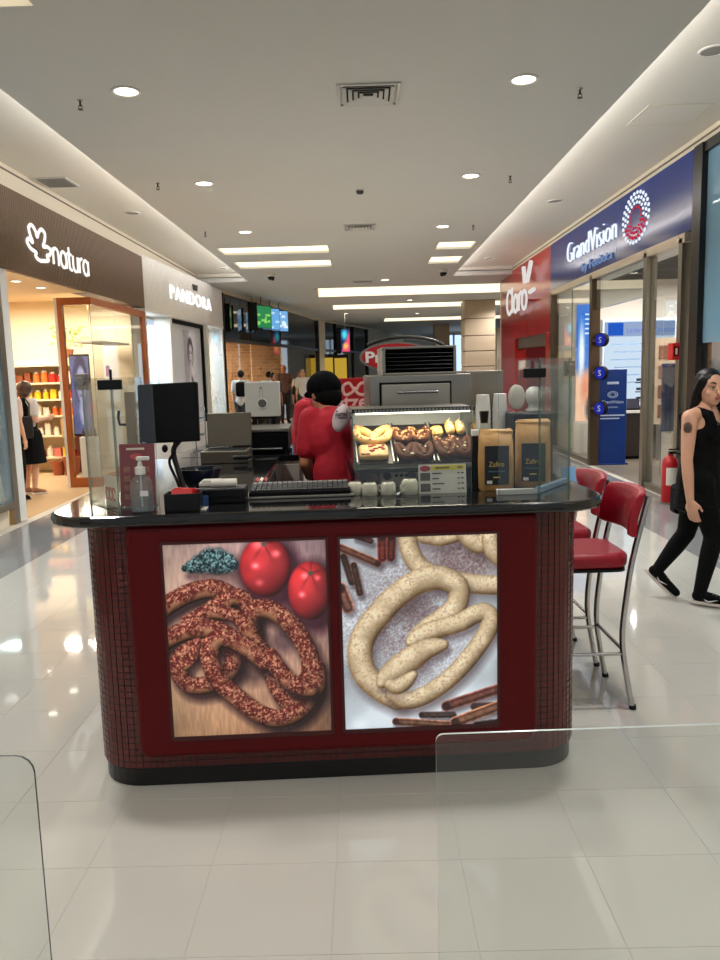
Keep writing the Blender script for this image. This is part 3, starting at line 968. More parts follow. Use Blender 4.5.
# white flyer holder in the left corner of the guard
t = on(-1.0, 3.02, 'flyer_holder', 'white flyer with red pretzel drawing in the left corner of the glass guard', 'sign', rz=-.9)
q = MB(); q.box(-.055, .055, 0, .004, 0, .12); q.obj('flyer', mat('paper_white', (214, 208, 196), .7), t)
for i in range(3):
    q = MB(); q.tube([(-.03 + i * .03 + .012 * math.cos(a), -.002, .05 + .025 * math.sin(a)) for a in np.linspace(.2, 5.6, 14)], .003, 6); q.obj('pretzel_drawing', mat('drawing_red', (170, 62, 56), .6), t)
q = MB(); q.box(-.06, .06, -.03, .03, -.0, .004); q.obj('base', M_GLASS, t)
t = on(-.93, 3.10, 'paper_cup', 'small brown paper bundle behind the glass at left, beside the dark blue knob', 'cup')
q = MB(); q.lathe([(.022, .15), (.03, .205), (.028, .205), (.02, .155)], 16); q.obj('cup', mat('brown_paper', (126, 92, 66), .8), t, smooth=40)
q = MB(); q.cyl((0, 0, 0), (0, 0, .15), .006); q.lathe([(.04, 0), (.04, .006)], 16); q.obj('stand', M_STEEL, t)
q = MB(); q.ball((.05, .0, .21), (.02, .02, .034)); q.cyl((.05, 0, 0), (.05, 0, .19), .005); q.obj('blue_knob', mat('dark_blue', (30, 62, 84), .4), t, smooth=60)

# monitor on an arm with cable
t = on(-.77, 3.12, 'monitor', 'black point of sale monitor on a bent arm at the left of the worktop', 'monitor', rz=-.12)
Mt = Matrix.Translation((-.01, 0, .355)) @ Matrix.Rotation(math.radians(-8), 4, 'X') @ Matrix.Rotation(math.radians(-1.5), 4, 'Y')
q = MB(); q.box(-.122, .122, -.012, .012, -.118, .118, 0, Mt); q.obj('housing', M_MATTE, t, bevel=.006)
q = MB(); q.box(-.115, .115, -.0135, -.012, -.108, .110, 0, Mt); q.obj('screen', mat('dark_screen', (5, 5, 6), .35, spec=.2), t)
q = MB(); q.tube(catmull([(.0, .02, .35), (.02, .05, .26), (-.01, .03, .2), (.02, .0, .1), (.05, -.02, .02)], 6), .011, 10); q.lathe([(.05, 0), (.05, .012)], 20, (.05, -.02, 0)); q.obj('arm', M_BLACK, t, smooth=50)
q = MB(); q.tube(catmull([(.0, .02, .25), (.01, -.02, .2), (-.01, -.03, .16), (.02, -.035, .08), (.045, -.05, .012)], 8), .006, 8); q.obj('cable', M_MATTE, t, smooth=60)
q = MB(); q.ball((-.025, -.03, .215), (.012, .012, .016)); q.obj('plug', M_MATTE, t, smooth=60)

# tan post and hook behind
t = on(-1.0, 3.35, 'display_post', 'slim tan display post standing behind the red menu stand', 'post')
q = MB(); q.box(-.022, .022, -.01, .01, 0, .44); q.obj('post', mat('tan_post', (150, 134, 108), .6), t, bevel=.003)
q = MB(); q.box(-.04, .04, -.03, .03, 0, .008); q.obj('base', M_STEEL, t)
q = MB(); q.tube([(-.024, 0, .30), (-.05, 0, .30), (-.055, 0, .33), (-.05, 0, .36)], .006, 8); q.obj('hook', M_BLACK, t)

# dark bowl
t = on(-.70, 3.27, 'bowl', 'dark blue glazed bowl with pale inside, right of the monitor arm', 'bowl')
q = MB(); q.lathe([(.03, 0), (.035, .004), (.028, .012), (.055, .035), (.082, .075), (.09, .112), (.087, .112), (.078, .078), (.05, .04), (.001, .022)], 30); q.obj('shell', mat('blue_glaze', (22, 28, 42), .18), t, smooth=50)
q = MB(); q.lathe([(.0868, .106), (.078, .08), (.05, .042), (.001, .026)], 30, caps=False); q.obj('inside', mat('pale_glaze', (190, 180, 156), .4), t, smooth=60)

# black box with red sachets
t = on(-.685, 2.885, 'sachet_box', 'small black box holding red sachets at the front edge', 'box')
q = MB(); q.box(-.065, .065, -.04, .04, 0, .006)
for s in (-1, 1): q.box(min(s * .065, s * .060), max(s * .065, s * .060), -.04, .04, 0, .068); q.box(-.065, .065, min(s * .04, s * .035), max(s * .04, s * .035), 0, .068)
q.obj('holder', M_BLACK, t, bevel=.002)
for k in range(6):
    q = MB(); q.box(-.04, .035, -.003, .003, -.04, .03, 0, Matrix.Translation((0.0 + .003 * k, -.022 + k * .009, .052)) @ Matrix.Rotation(.12 * (k - 3), 4, 'X') @ Matrix.Rotation(.05 * (k % 3), 4, 'Y')); q.obj('sachet', mat('sachet_red', (196, 28, 30), .35), t)
# small printer with paper roll
t = on(-.555, 3.06, 'receipt_printer', 'low black receipt printer with white paper on top', 'printer')
q = MB(); q.box(-.11, .08, -.05, .06, 0, .06); q.obj('housing', M_BLACK, t, bevel=.006)
q = MB(); q.cyl((-.06, .02, .072), (.04, .02, .072), .018, n=18); q.obj('paper_roll', mat('paper_white'), t, smooth=40)
q = MB(); q.box(-.11, -.02, .02, .10, .062, .074); q.box(-.10, -.03, .03, .09, .074, .082); q.obj('paper_sheets', mat('paper_white'), t)
q = MB(); q.box(-.09, .06, -.052, -.050, .02, .03); q.obj('slot', M_MATTE, t)
t = on(-.615, 2.92, 'card_slip', 'white and blue paper slip between the black box and the printer', 'paper')
q = MB(); q.box(-.014, .012, -.05, .01, .001, .004); q.obj('white_slip', mat('paper_white'), t)
q = MB(); q.box(-.014, .012, .015, .02, 0, .045); q.obj('blue_card', mat('card_blue', (44, 78, 130), .5), t)

# keyboard on a silver tray
t = on(-.27, 3.17, 'keyboard', 'black keyboard with grey keys along the rear edge of the front worktop', 'keyboard')
q = MB(); q.box(-.218, .218, -.075, .075, 0, .012); q.obj('silver_tray', M_STEEL, t, bevel=.003)
Mt = Matrix.Translation((0, 0, .016)) @ Matrix.Rotation(math.radians(9), 4, 'X')
q = MB(); q.box(-.205, .205, -.065, .065, 0, .022, 0, Mt); q.obj('case', M_MATTE, t, bevel=.004)
for r_ in range(5):
    for c_ in range(19):
        if r_ == 0 and 4 < c_ < 11: continue
        q = MB(); x = -.196 + c_ * .0207; y = -.058 + r_ * .0235
        if r_ == 0 and c_ == 4: q.box(x, x + .14, y, y + .019, .022, .029, 0, Mt)
        else: q.box(x, x + .0175, y, y + .019, .022, .029, 0, Mt)
        q.obj('key', mat('key_grey', (40, 40, 40), .5) if r_ < 4 else mat('key_pale', (110, 108, 104), .5), t)

# cups turned upside down
first = None
for k, (x, y, l) in enumerate(((-.045, 3.17, 'leftmost'), (.015, 3.135, 'second from the left'), (.090, 3.14, 'third from the left'), (.178, 3.145, 'rightmost and largest'))):
    lab = 'cream ceramic mug on the worktop below the display case, ' + l
    if first is None:
        t = on(x, y, 'mug', lab, 'mug', group='mugs below the display case')
        q = MB(); q.lathe([(.034, 0), (.036, .004), (.034, .05), (.027, .062), (.020, .064), (.020, .058), (.026, .056), (.031, .05), (.033, .002)], 24, caps=False); q.obj('cup', mat('cream_ceramic', (196, 190, 168), .2), t, smooth=50)
        q = MB(); q.tube([(.033, 0, .045), (.05, 0, .042), (.053, 0, .028), (.048, 0, .014), (.034, 0, .012)], .004, 8); q.obj('handle', mat('cream_ceramic'), t, smooth=60)
        first = t; t.scale = (.88, .88, .80)
    else:
        t = dup(first, (x, y, ZC), rotz=k * 1.3, label=lab)
        if k == 3: t.scale = (1.0, 1.0, .95)
t = on(.132, 3.10, 'teaspoon', 'small white spoon lying between the two right mugs', 'spoon')
q = MB(); q.tube([(-.01, -.02, .008), (0, .0, .012), (.012, .04, .008)], [.009, .004, .003], 8, flat=.4); q.obj('spoon', M_WHITE, t, smooth=60)

# price card
t = on(.312, 3.135, 'price_card', 'white price card with yellow heading and small food pictures', 'sign')
Mt = Matrix.Rotation(math.radians(-8), 4, 'X')
q = MB(); q.box(-.097, .097, 0, .004, .0, .118, 0, Mt); q.obj('card', mat('card_white', (206, 202, 188), .5), t)
q = MB(); q.box(-.045, .092, -.0012, 0, .094, .113, 0, Mt); q.obj('yellow_heading', mat('card_yellow', (208, 190, 58), .5), t)
q = MB(); q.lathe([(.022, 0), (.022, .001)], 20, M=Mt @ ori('front', (-.070, 0, .101)) @ Matrix.Diagonal((1, .55, 1, 1))); q.obj('red_oval', mat('oval_red', (150, 40, 42), .5), t)
q = MB()
for r_ in range(2):
    q = MB(); q.box(-.09, -.05, -.0012, 0, .052 - r_ * .044, .084 - r_ * .044, 0, Mt); q.obj('food_picture', mat('picture_dark', (78, 70, 62), .5, noise=.6, nscale=120), t)
for r_, (w1) in enumerate(('-------', '-----', '---------', '------')):
    z = .078 - r_ * .021
    q = MB(); q.box(-.042, -.042 + len(w1) * .0055, -.0012, 0, z, z + .005, 0, Mt); q.obj('text_line', mat('ink', (60, 58, 54), .6), t)
    q = MB(); q.box(.062, .070, -.0012, 0, z, z + .005, 0, Mt); q.obj('price_mark', mat('ink'), t)
    q = MB(); q.box(.076, .088, -.0012, 0, z, z + .005, 0, Mt); q.obj('price_mark', mat('ink'), t)
q = MB(); q.box(-.03, .03, -.0022, -.0012, .100, .107, 0, Mt); q.obj('heading_bar', mat('ink_olive', (110, 98, 30), .6), t)
q = MB(); q.box(.062, .084, -.0022, -.0012, .100, .107, 0, Mt); q.obj('heading_bar', mat('ink_olive'), t)

# heated display case with trays of pretzels
case = on(.205, 3.42, 'display_case', 'lit stainless and glass display case holding three trays of pretzels', 'display case')
case.scale = (1, 1, .95)
M_FRAME = mat('case_black', (22, 20, 18), .35)
q = MB(); q.box(-.262, .262, -.215, .23, .085, .105); q.obj('base_frame', M_FRAME, case, bevel=.003)
q = MB(); q.box(-.255, .255, .225, .235, .105, .345); q.obj('back_wall', mat('case_white', (206, 204, 196), .4), case)
q = MB(); q.box(-.262, .262, -.09, .235, .345, .355); q.obj('roof', M_STEEL, case, bevel=.002)
q = MB(); q.box(-.262, .262, -.105, -.088, .340, .358); q.obj('roof_trim', M_FRAME, case, bevel=.002)
q = MB()
for k in range(34): q.box(-.25 + k * .0150, -.241 + k * .0150, -.109, -.105, .344, .354)
q.obj('trim_beads', M_STEEL, case, kind='stuff')
q = MB(); q.box(-.245, .245, -.075, -.04, .332, .344); q.obj('light_strip', emit('case_led', (255, 246, 226), 7.0), case)
d = bpy.data.lights.new('case_lamp', 'AREA'); d.shape = 'RECTANGLE'; d.size = .48; d.size_y = .08; d.energy = 1.5; d.color = (1, .93, .8)
l = bpy.data.objects.new('case_lamp', d); COL.objects.link(l); l.parent = case; l.location = (0, -.03, .328); l.rotation_euler = (math.radians(12), 0, 0)
for s in (-1, 1):
    q = MB(); q.add([(s * .258, -.205, .105), (s * .258, .225, .105), (s * .258, .225, .345), (s * .258, -.09, .345), (s * .262, -.205, .105), (s * .262, .225, .105), (s * .262, .225, .345), (s * .262, -.09, .345)],
                    [(3, 2, 1, 0), (4, 5, 6, 7), (0, 1, 5, 4), (1, 2, 6, 5), (2, 3, 7, 6), (3, 0, 4, 7)])
    q.m = [0, 0, 1, 1, 1, 1]; q.obj('side_glass', [M_GLASS, M_EDGE], case)
q = MB(); q.add([(-.26, -.212, .105), (.26, -.212, .105), (.26, -.098, .345), (-.26, -.098, .345), (-.26, -.216, .105), (.26, -.216, .105), (.26, -.102, .345), (-.26, -.102, .345)],
                [(3, 2, 1, 0), (4, 5, 6, 7), (0, 1, 5, 4), (1, 2, 6, 5), (2, 3, 7, 6), (3, 0, 4, 7)])
q.obj('front_glass', thin_glass('case_glass', (250, 250, 246), .5), case)
for x in (-.22, .235):
    q = MB(); q.box(x - .012, x + .012, -.16, .2, 0, .085); q.obj('leg', M_FRAME, case)
q = MB(); q.box(-.15, .15, -.10, .2, 0, .085); q.obj('heater_box', mat('pale_steel'), case, bevel=.004)
q = MB(); q.box(-.15, .09, -.106, -.10, .018, .08); pn = q.obj('control_panel', mat('panel_grey', (196, 194, 184), .4), case)
for x, c_ in ((-.118, M_BLACK), (-.012, mat('knob_grey', (120, 118, 112), .4))):
    q = MB(); q.lathe([(.018, 0), (.017, .014), (.001, .016)], 18, M=ori('front', (x, -.106, .055))); q.box(-.002, .002, -.124, -.12, .044, .07, 0, Matrix.Translation((x, 0, 0))); q.obj('dial', c_, pn, smooth=40)
for k in range(3):
    q = MB(); q.box(-.085 + k * .022, -.072 + k * .022, -.109, -.106, .05, .062); q.obj('switch', M_MATTE, pn)
# three sloping trays, each a thing, with pieces of food on them
MS = Matrix.Rotation(math.radians(24), 4, 'X')
M_TRAY = mat('tray_dark', (48, 40, 34), .35, .4)
case_m = Matrix.Translation((.205, 3.42, ZC)) @ Matrix.Rotation(KA, 4, 'Z')
for k in range(3):
    o = bpy.data.objects.new('tray', None); COL.objects.link(o)
    tl = case_m @ Vector((-.17 + k * .17, -.185, .112))
    tag(o, ('left', 'middle', 'right')[k] + ' dark metal tray sloping inside the display case', 'tray'); o.location = tl; o.rotation_euler = (math.radians(24), 0, KA)
    q = MB(); q.box(-.079, .079, 0, .34, 0, .004); q.obj('pan', M_TRAY, o)
    for s in (-1, 1):
        q = MB(); q.box(min(s * .079, s * .074), max(s * .079, s * .074), 0, .34, .004, .014); q.obj('rim', M_STEEL, o)
M_PRETZ = mat('baked_dough', (214, 168, 96), .5, noise=.22, nscale=60, bump=.4, bscale=90)
M_CHEESE = mat('melted_cheese', (222, 176, 104), .4, noise=.2, nscale=50, bump=.4, bscale=70)
M_CHOC = mat('chocolate_glaze', (78, 40, 18), .6, spec=.12, noise=.4, nscale=60)
M_HAM = mat('ham_bits', (196, 92, 70), .5, noise=.3, nscale=80)
M_NUT = mat('chopped_nut', (176, 124, 78), .6, noise=.3, nscale=80)
M_CREAMY = mat('white_icing', (240, 226, 190), .35, noise=.05, nscale=40)


def pretzel_path(w, h):
    pts = [(-.10, -.35), (.05, -.05), (.22, .22), (.45, .42), (.5, .1), (.35, -.3), (0, -.5), (-.35, -.3), (-.5, .1), (-.45, .42), (-.22, .22), (-.05, -.05), (.10, -.35)]
    return [(p[0] * w, p[1] * h, .010 + .006 * math.exp(-((i - len(pts) * 0) / 30) ** 2)) for i, p in enumerate(catmull(pts, 6))]


def pastry(name, label, tray, px, py, build, group='pretzels in the display case', tilt=0):
    tl = case_m @ Vector((-.17 + tray * .17, -.185, .112))
    Mw = Matrix.Translation(tl) @ Matrix.Rotation(KA, 4, 'Z') @ MS
    o = thing(name, label, 'pastry', tuple(Mw @ Vector((px, py, .004))), 0, group)
    o.rotation_euler = (Matrix.Rotation(KA, 3, 'Z') @ MS.to_3x3()).to_euler()
    build(o)


def heart(base, top, w, h, r=.017, n=26, seed=1):
    def f(o):
        rr = random.Random(seed)
        q = MB(); q.tube([(x, y, r * .9) for x, y, z in pretzel_path(w, h)], r, 10); q.obj('dough', base, o, smooth=80)
        q = MB(); pth = pretzel_path(w, h)
        for i in range(n):
            x, y, z = rr.choice(pth); q.ball((x + rr.uniform(-.008, .008), y + rr.uniform(-.008, .008), r * 1.75), (rr.uniform(.004, .009), rr.uniform(.004, .009), .004), 7, 5)
        q.obj('topping', top, o, smooth=80, kind='stuff')
    return f


def square(base, top, w, h, n=9, seed=2):
    def f(o):
        rr = random.Random(seed)
        q = MB(); q.prism(rrect(-w / 2, w / 2, -h / 2, h / 2, .018), .001, .026); q.obj('dough', base, o, bevel=.009, seg=3)
        q = MB()
        for i in range(n): q.ball((rr.uniform(-w, w) * .38, rr.uniform(-h, h) * .38, .026), (rr.uniform(.008, .016), rr.uniform(.005, .01), .005), 8, 5)
        q.obj('topping', top, o, smooth=80, kind='stuff')
    return f


def roll(base, L=.075):
    def f(o):
        q = MB(); q.tube([(0, -L / 2, .02), (0, -L / 2 + .008, .021), (0, 0, .023), (0, L / 2 - .008, .021), (0, L / 2, .02)], [.012, .019, .022, .019, .012], 14); q.obj('dough', base, o, smooth=70)
        q = MB(); q.tube([(.006 * math.sin(i * 1.2), -L / 2 + i * L / 12, .043) for i in range(13)], .003, 6); q.obj('icing', M_CREAMY, o, smooth=70)
    return f


def striped(base, top, w, h):
    def f(o):
        q = MB(); q.tube([(x, y, .014) for x, y, z in pretzel_path(w, h)], .016, 10); q.obj('dough', base, o, smooth=80)
        q = MB()
        for i in range(9):
            y = -h * .45 + i * h * .11; q.tube([(-w * .46, y, .028), (-w * .2, y + .006, .033), (0, y, .032), (w * .2, y + .006, .033), (w * .46, y, .028)], .0028, 6)
        q.obj('drizzle', top, o, smooth=70)
    return f


pastry('pretzel', 'heart shaped cheese pretzel at the back of the left tray', 0, 0, .22, heart(M_CHEESE, M_HAM, .145, .13, .019))
pastry('pretzel', 'square cheese covered pretzel at the front of the left tray', 0, -.005, .075, square(M_CHEESE, M_HAM, .125, .10))
pastry('pretzel', 'nut crusted chocolate pretzel at the back left of the middle tray', 1, -.036, .215, heart(M_CHOC, M_NUT, .072, .11, .016, 34, 7))
pastry('pretzel', 'nut crusted chocolate pretzel at the back right of the middle tray', 1, .036, .215, heart(M_CHOC, M_NUT, .072, .11, .016, 34, 7))
pastry('pretzel', 'dark chocolate glazed pretzel at the front left of the middle tray', 1, -.036, .075, heart(M_CHOC, M_CREAMY, .07, .12, .015, 2, 5))
pastry('pretzel', 'dark chocolate glazed pretzel at the front right of the middle tray', 1, .036, .075, heart(M_CHOC, M_CREAMY, .07, .12, .015, 2, 6))
pastry('pretzel', 'chocolate drizzled pretzel at the front left of the right tray', 2, -.034, .10, heart(M_CHOC, M_NUT, .07, .15, .017, 26, 8))
pastry('pretzel', 'chocolate drizzled pretzel at the front right of the right tray', 2, .038, .10, heart(M_CHOC, M_CREAMY, .07, .15, .017, 5, 9))
pastry('pretzel_roll', 'pale pretzel roll at the back of the right tray, left of two', 2, .005, .26, roll(M_CHEESE, .095))
pastry('pretzel_roll', 'pale pretzel roll at the back of the right tray, right of two', 2, .05, .26, roll(M_CHEESE, .09))
pastry('pretzel', 'flat golden pretzel at the back left corner of the right tray', 2, -.052, .245, square(M_PRETZ, M_CHEESE, .05, .07, 5, 9))

# coffee bags behind the right glass
M_KRAFT = mat('kraft_paper', (182, 140, 84), .5, noise=.22, nscale=14, bump=.9, bscale=16)
M_LABEL = mat('coffee_label', (20, 24, 26), .3)


def coffee_bag(x, y, rz, h, label, lx):
    t = on(x, y, 'coffee_bag', label, 'bag', group='kraft coffee bags behind the glass', rz=rz)
    q = MB(); prof = [(.066, .040, 0), (.072, .045, .01), (.073, .046, h * .5), (.071, .040, h * .78), (.070, .022, h * .90), (.068, .008, h * .97), (.066, .004, h)]
    n = 24; v = []; f = []
    rr = random.Random(int(h * 1000))
    for (a, b_, z) in prof:
        for k in range(n):
            an = 2 * PI * k / n; c, s = math.cos(an), math.sin(an); e = .35
            v.append((a * math.copysign(abs(c) ** e, c) + rr.uniform(-.0015, .0015), b_ * math.copysign(abs(s) ** e, s) + rr.uniform(-.002, .002), z + .008 * math.sin(an * 2) * (z > h * .85)))
    for i in range(len(prof) - 1):
        for k in range(n): f.append((i * n + k, i * n + (k + 1) % n, (i + 1) * n + (k + 1) % n, (i + 1) * n + k))
    f.append(tuple(range(n - 1, -1, -1))); f.append(tuple((len(prof) - 1) * n + k for k in range(n)))
    q.add(v, f); q.obj('paper_bag', M_KRAFT, t, smooth=50)
    q = MB(); q.box(-.072, .072, -.012, .012, h - .03, h - .004, 0, Matrix.Rotation(.15, 4, 'X') @ Matrix.Translation((0, .04, 0))); q.obj('folded_top', M_KRAFT, t, bevel=.003)
    q = MB(); q.box(-.047, .050, -.0495, -.0465, .026, .185); lb = q.obj('front_label', M_LABEL, t)
    text('lettering', 'Zafiro', .030, .0006, mat('gold_ink', (212, 180, 96), .4, .3), lb, ori('front', (.0, -.050, .100)), 'CENTER', .062)
    q = MB(); q.box(-.034, .034, -.0502, -.0495, .078, .083); q.obj('text_line', mat('teal_ink', (70, 104, 110), .5), lb)
    q = MB(); q.box(-.014, .014, -.0502, -.0495, .054, .059); q.obj('text_line', mat('gold_ink'), lb)
    q = MB(); q.box(-.040, -.018, -.0505, -.0495, .03, .043); q.obj('barcode', M_WHITE, lb)
    q = MB(); q.box(-.055, .055, -.014, -.011, h - .014, h - .006, 0, Matrix.Rotation(.15, 4, 'X') @ Matrix.Translation((0, .04, 0))); q.obj('tin_tie', M_KRAFT, t)
    return t


coffee_bag(.535, 3.20, -.08, .245, 'kraft coffee bag with black label, left of the two', 0)
coffee_bag(.705, 3.27, -.22, .275, 'taller kraft coffee bag with black label, right of the two, behind the glass corner', 0)
# black post with white top
t = on(.452, 3.20, 'black_post', 'slim black post with a white top left of the coffee bags', 'post')
q = MB(); q.box(-.012, .012, -.012, .012, 0, .225); q.obj('shaft', M_BLACK, t, bevel=.002)
q = MB(); q.box(-.014, .014, -.014, .014, .225, .250); q.obj('white_top', M_WHITE, t, bevel=.002)
# cup stacks on the right wing
M_CUP = mat('paper_cup_white', (214, 212, 206), .5)


def cup_stack(x, y, n, label):
    t = on(x, y, 'cup_stack', label, 'cups', group='stacks of paper cups')
    for k in range(n):
        z = .0 + k * .024
        q = MB(); q.lathe([(.036, z), (.0365, z + .003), (.030, z + .085), (.028, z + .086)], 20); q.obj('cup', M_CUP, t, smooth=50)


cup_stack(.565, 3.72, 13, 'tall stack of white paper cups behind the coffee bags, left of two')
cup_stack(.66, 3.80, 13, 'tall stack of white paper cups behind the coffee bags, right of two')
t = on(.515, 3.36, 'small_black_cup', 'small black cup standing on a clear tube above the left coffee bag', 'cup')
q = MB(); q.lathe([(.016, .265), (.021, .315), (.019, .315), (.014, .27)], 18); q.obj('cup', M_BLACK, t, smooth=50)
q = MB(); q.lathe([(.018, 0), (.018, .265)], 18); q.obj('tube', M_PLASTIC, t, smooth=50)
t = on(.745, 3.68, 'black_machine', 'low black machine box behind the right coffee bag', 'machine')
q = MB(); q.box(-.06, .125, -.08, .10, .0, .285); q.obj('housing', M_BLACK, t, bevel=.006)
q = MB(); q.box(-.06, .07, -.084, -.08, .22, .28); q.obj('front_plate', mat('dark_screen'), t)
t = thing('lid_stack', 'round white domed lid stack standing on the black machine', 'lids', kp(.975, .90, ZC + .285), KA)
q = MB(); q.lathe([(.026, .0), (.028, .016), (.024, .032), (.034, .045), (.041, .075), (.036, .10), (.02, .116), (.001, .119)], 24); q.obj('dome', M_CUP, t, smooth=60)
q = MB(); q.lathe([(.036, .0), (.038, .006), (.036, .012)], 24); q.obj('rim', M_CUP, t, smooth=60)
t = thing('lid_stack', 'pale oval plastic lids standing upright left of the round white dome', 'lids', kp(.872, .80, ZC + .30), KA)
q = MB()
for k in range(3):
    q = MB(); q.ball((0, k * .02, .058), (.036, .008, .058), 20, 12); q.obj('lid', mat('lid_pale', (190, 186, 172), .35), t, smooth=80)

# open steel box on the left wing
t = on(-.80, 4.52, 'steel_warmer', 'open stainless box with raised lid on the left side counter', 'appliance')
M_ST2 = mat('worn_steel', (106, 99, 86), .38, .9, noise=.12, nscale=5)
q = MB(); q.box(-.14, .13, -.12, .13, 0, .07); q.obj('base_box', M_ST2, t, bevel=.004)
q = MB(); q.box(-.12, .11, -.10, .11, .07, .072); q.obj('plate', M_MATTE, t)
q = MB(); q.box(-.13, .13, -.02, .02, 0, .20, 0, Matrix.Translation((0, .12, .075)) @ Matrix.Rotation(math.radians(-8), 4, 'X')); q.obj('lid', M_ST2, t, bevel=.004)
q = MB(); q.tube([(.05, -.14, .035), (.12, -.15, .035), (.15, -.14, .04)], .012, 8); q.obj('handle', M_BLACK, t, smooth=60)
t = on(-.99, 4.7, 'wire_rack', 'tall chrome wire rack left of the open stainless box', 'rack')
for x in (-.03, .03):
    q = MB(); q.tube([(x, 0, 0), (x, 0, .30), (x * .5, 0, .32)], .004, 6); q.obj('upright', M_CHROME, t)
for z in (.05, .15, .25):
    q = MB(); q.tube([(-.03, 0, z), (-.03, -.08, z), (.03, -.08, z), (.03, 0, z)], .003, 6, True); q.obj('shelf_wire', M_CHROME, t)
# black ovens on the rear cabinet
t = thing('black_oven', 'wide black countertop oven with steel top at the rear of the kiosk', 'oven', kp(-.47, 2.22, 1.1), KA)
q = MB(); q.box(-.17, .19, -.14, .3, .012, .135); q.obj('housing', M_MATTE, t, bevel=.004)
q = MB(); q.box(-.175, .195, -.15, .3, .135, .155); q.obj('steel_top', M_STEEL, t, bevel=.004)
q = MB(); q.box(-.155, .175, -.146, -.14, .03, .12); q.obj('door', mat('dark_screen'), t)
q = MB(); q.cyl((-.13, -.165, .03), (.15, -.165, .03), .007); q.obj('handle', M_CHROME, t, smooth=50)
for x in (-.14, .16):
    for y in (-.1, .25):
        q = MB(); q.cyl((x, y, 0), (x, y, .012), .015); q.obj('foot', M_BLACK, t)
# dispenser on legs
t = thing('dispenser', 'pale grey square dispenser with a round opening, standing above the black oven', 'dispenser', kp(-.475, 2.62, 1.1), KA)
q = MB(); q.box(-.118, .118, -.06, .08, .205, .445); q.obj('housing', mat('dispenser_grey', (182, 182, 174), .45), t, bevel=.006)
q = MB(); q.lathe([(.036, 0), (.036, .006), (.030, .008)], 24, M=ori('front', (0, -.06, .295))); q.obj('ring', mat('ring_pale', (206, 204, 196), .4), t, smooth=40)
q = MB(); q.lathe([(.029, 0), (.029, .009), (.001, .0095)], 24, M=ori('front', (0, -.06, .298))); q.obj('round_window', mat('window_grey', (84, 84, 78), .3), t, smooth=40)
q = MB(); q.lathe([(.009, 0), (.009, .003)], 12, M=ori('front', (-.006, -.06, .405))); q.box(-.016, -.013, -.062, -.06, .33, .40); q.box(.003, .006, -.062, -.06, .33, .40); q.obj('level_gauge', mat('gauge_grey', (130, 130, 124), .5), t)
q = MB(); q.box(-.10, .10, -.05, .07, .19, .205); q.obj('under_plate', M_MATTE, t)
for x in (-.06, .07):
    q = MB(); q.box(x - .015, x + .015, -.02, .06, .0, .19); q.obj('leg', M_BLACK, t)
t = thing('faucet', 'white handled tap left of the pale grey dispenser', 'tap', kp(-.66, 2.45, 1.1), KA)
q = MB(); q.lathe([(.03, 0), (.03, .012), (.012, .03), (.012, .16), (.02, .165), (.02, .18)], 14); q.obj('column', M_WHITE, t, smooth=40)
q = MB(); q.tube([(0, 0, .17), (-.02, -.05, .18), (-.03, -.08, .16)], .008, 8); q.obj('spout', M_CHROME, t, smooth=60)
# oven and its vent
ov = thing('deck_oven', 'large stainless deck oven with long bar handle behind the display case', 'oven', kp(.44, 1.03, ZC), KA)
q = MB(); q.box(-.255, .255, .0, .60, .0, .475); q.obj('body', M_STEEL, ov, bevel=.006)
q = MB(); q.box(-.205, .155, -.006, .0, .265, .440); q.obj('door_seal', M_MATTE, ov)
q = MB(); q.box(-.195, .145, -.026, -.006, .275, .430); dr = q.obj('door', mat('door_steel', (170, 164, 150), .3, .9, noise=.1, nscale=4), ov, bevel=.004)
q = MB(); q.cyl((-.12, -.06, .392), (.08, -.06, .392), .008); q.cyl((-.11, -.06, .392), (-.11, -.024, .392), .005); q.cyl((.07, -.06, .392), (.07, -.024, .392), .005); q.obj('handle', M_CHROME, dr, smooth=50)
q = MB(); q.tube([(-.07, -.028, .315), (-.02, -.029, .309), (.05, -.028, .316)], .006, 6); q.box(-.085, .06, -.028, -.026, .304, .322); q.obj('door_badge', mat('badge_dark', (96, 92, 84), .4, .6), dr)
vt = thing('oven_vent', 'stainless vent box with black louvers standing on top of the deck oven', 'vent', kp(.440, 1.05, ZC + .475), KA)
q = MB()
q.box(-.185, .185, .0, .40, .0, .012); q.box(-.185, .185, 0, .40, .128, .14)
for s in (-1, 1): q.box(min(s * .185, s * .17), max(s * .185, s * .17), 0, .40, .012, .128)
q.box(-.17, .17, .39, .40, .012, .128); q.obj('housing', M_STEEL, vt, bevel=.003)
q = MB(); q.box(-.17, .17, .05, .06, .012, .128); q.obj('dark_back', M_MATTE, vt)
for k in range(6):
    q = MB(); q.box(-.17, .17, -.014, .014, -.0015, .0015, 0, Matrix.Translation((0, .018, .022 + k * .019)) @ Matrix.Rotation(math.radians(-35), 4, 'X')); q.obj('louver', M_BLACK, vt)
# steel service column right of the oven
t = thing('steel_cupboard', 'tall grey steel cupboard with reflective door right of the deck oven', 'cupboard', kp(.83, 1.36, ZC), KA)
q = MB(); q.box(-.10, .10, 0, .4, 0, .485); q.obj('carcass', mat('cupboard_grey', (132, 124, 110), .4, .5), t, bevel=.004)
q = MB(); q.box(-.095, .095, -.012, 0, .01, .475); dr = q.obj('door', mat('cupboard_door', (150, 140, 124), .15, .7), t)
q = MB(); q.cyl((-.075, -.03, .2), (-.075, -.03, .3), .006); q.obj('handle', M_CHROME, dr)
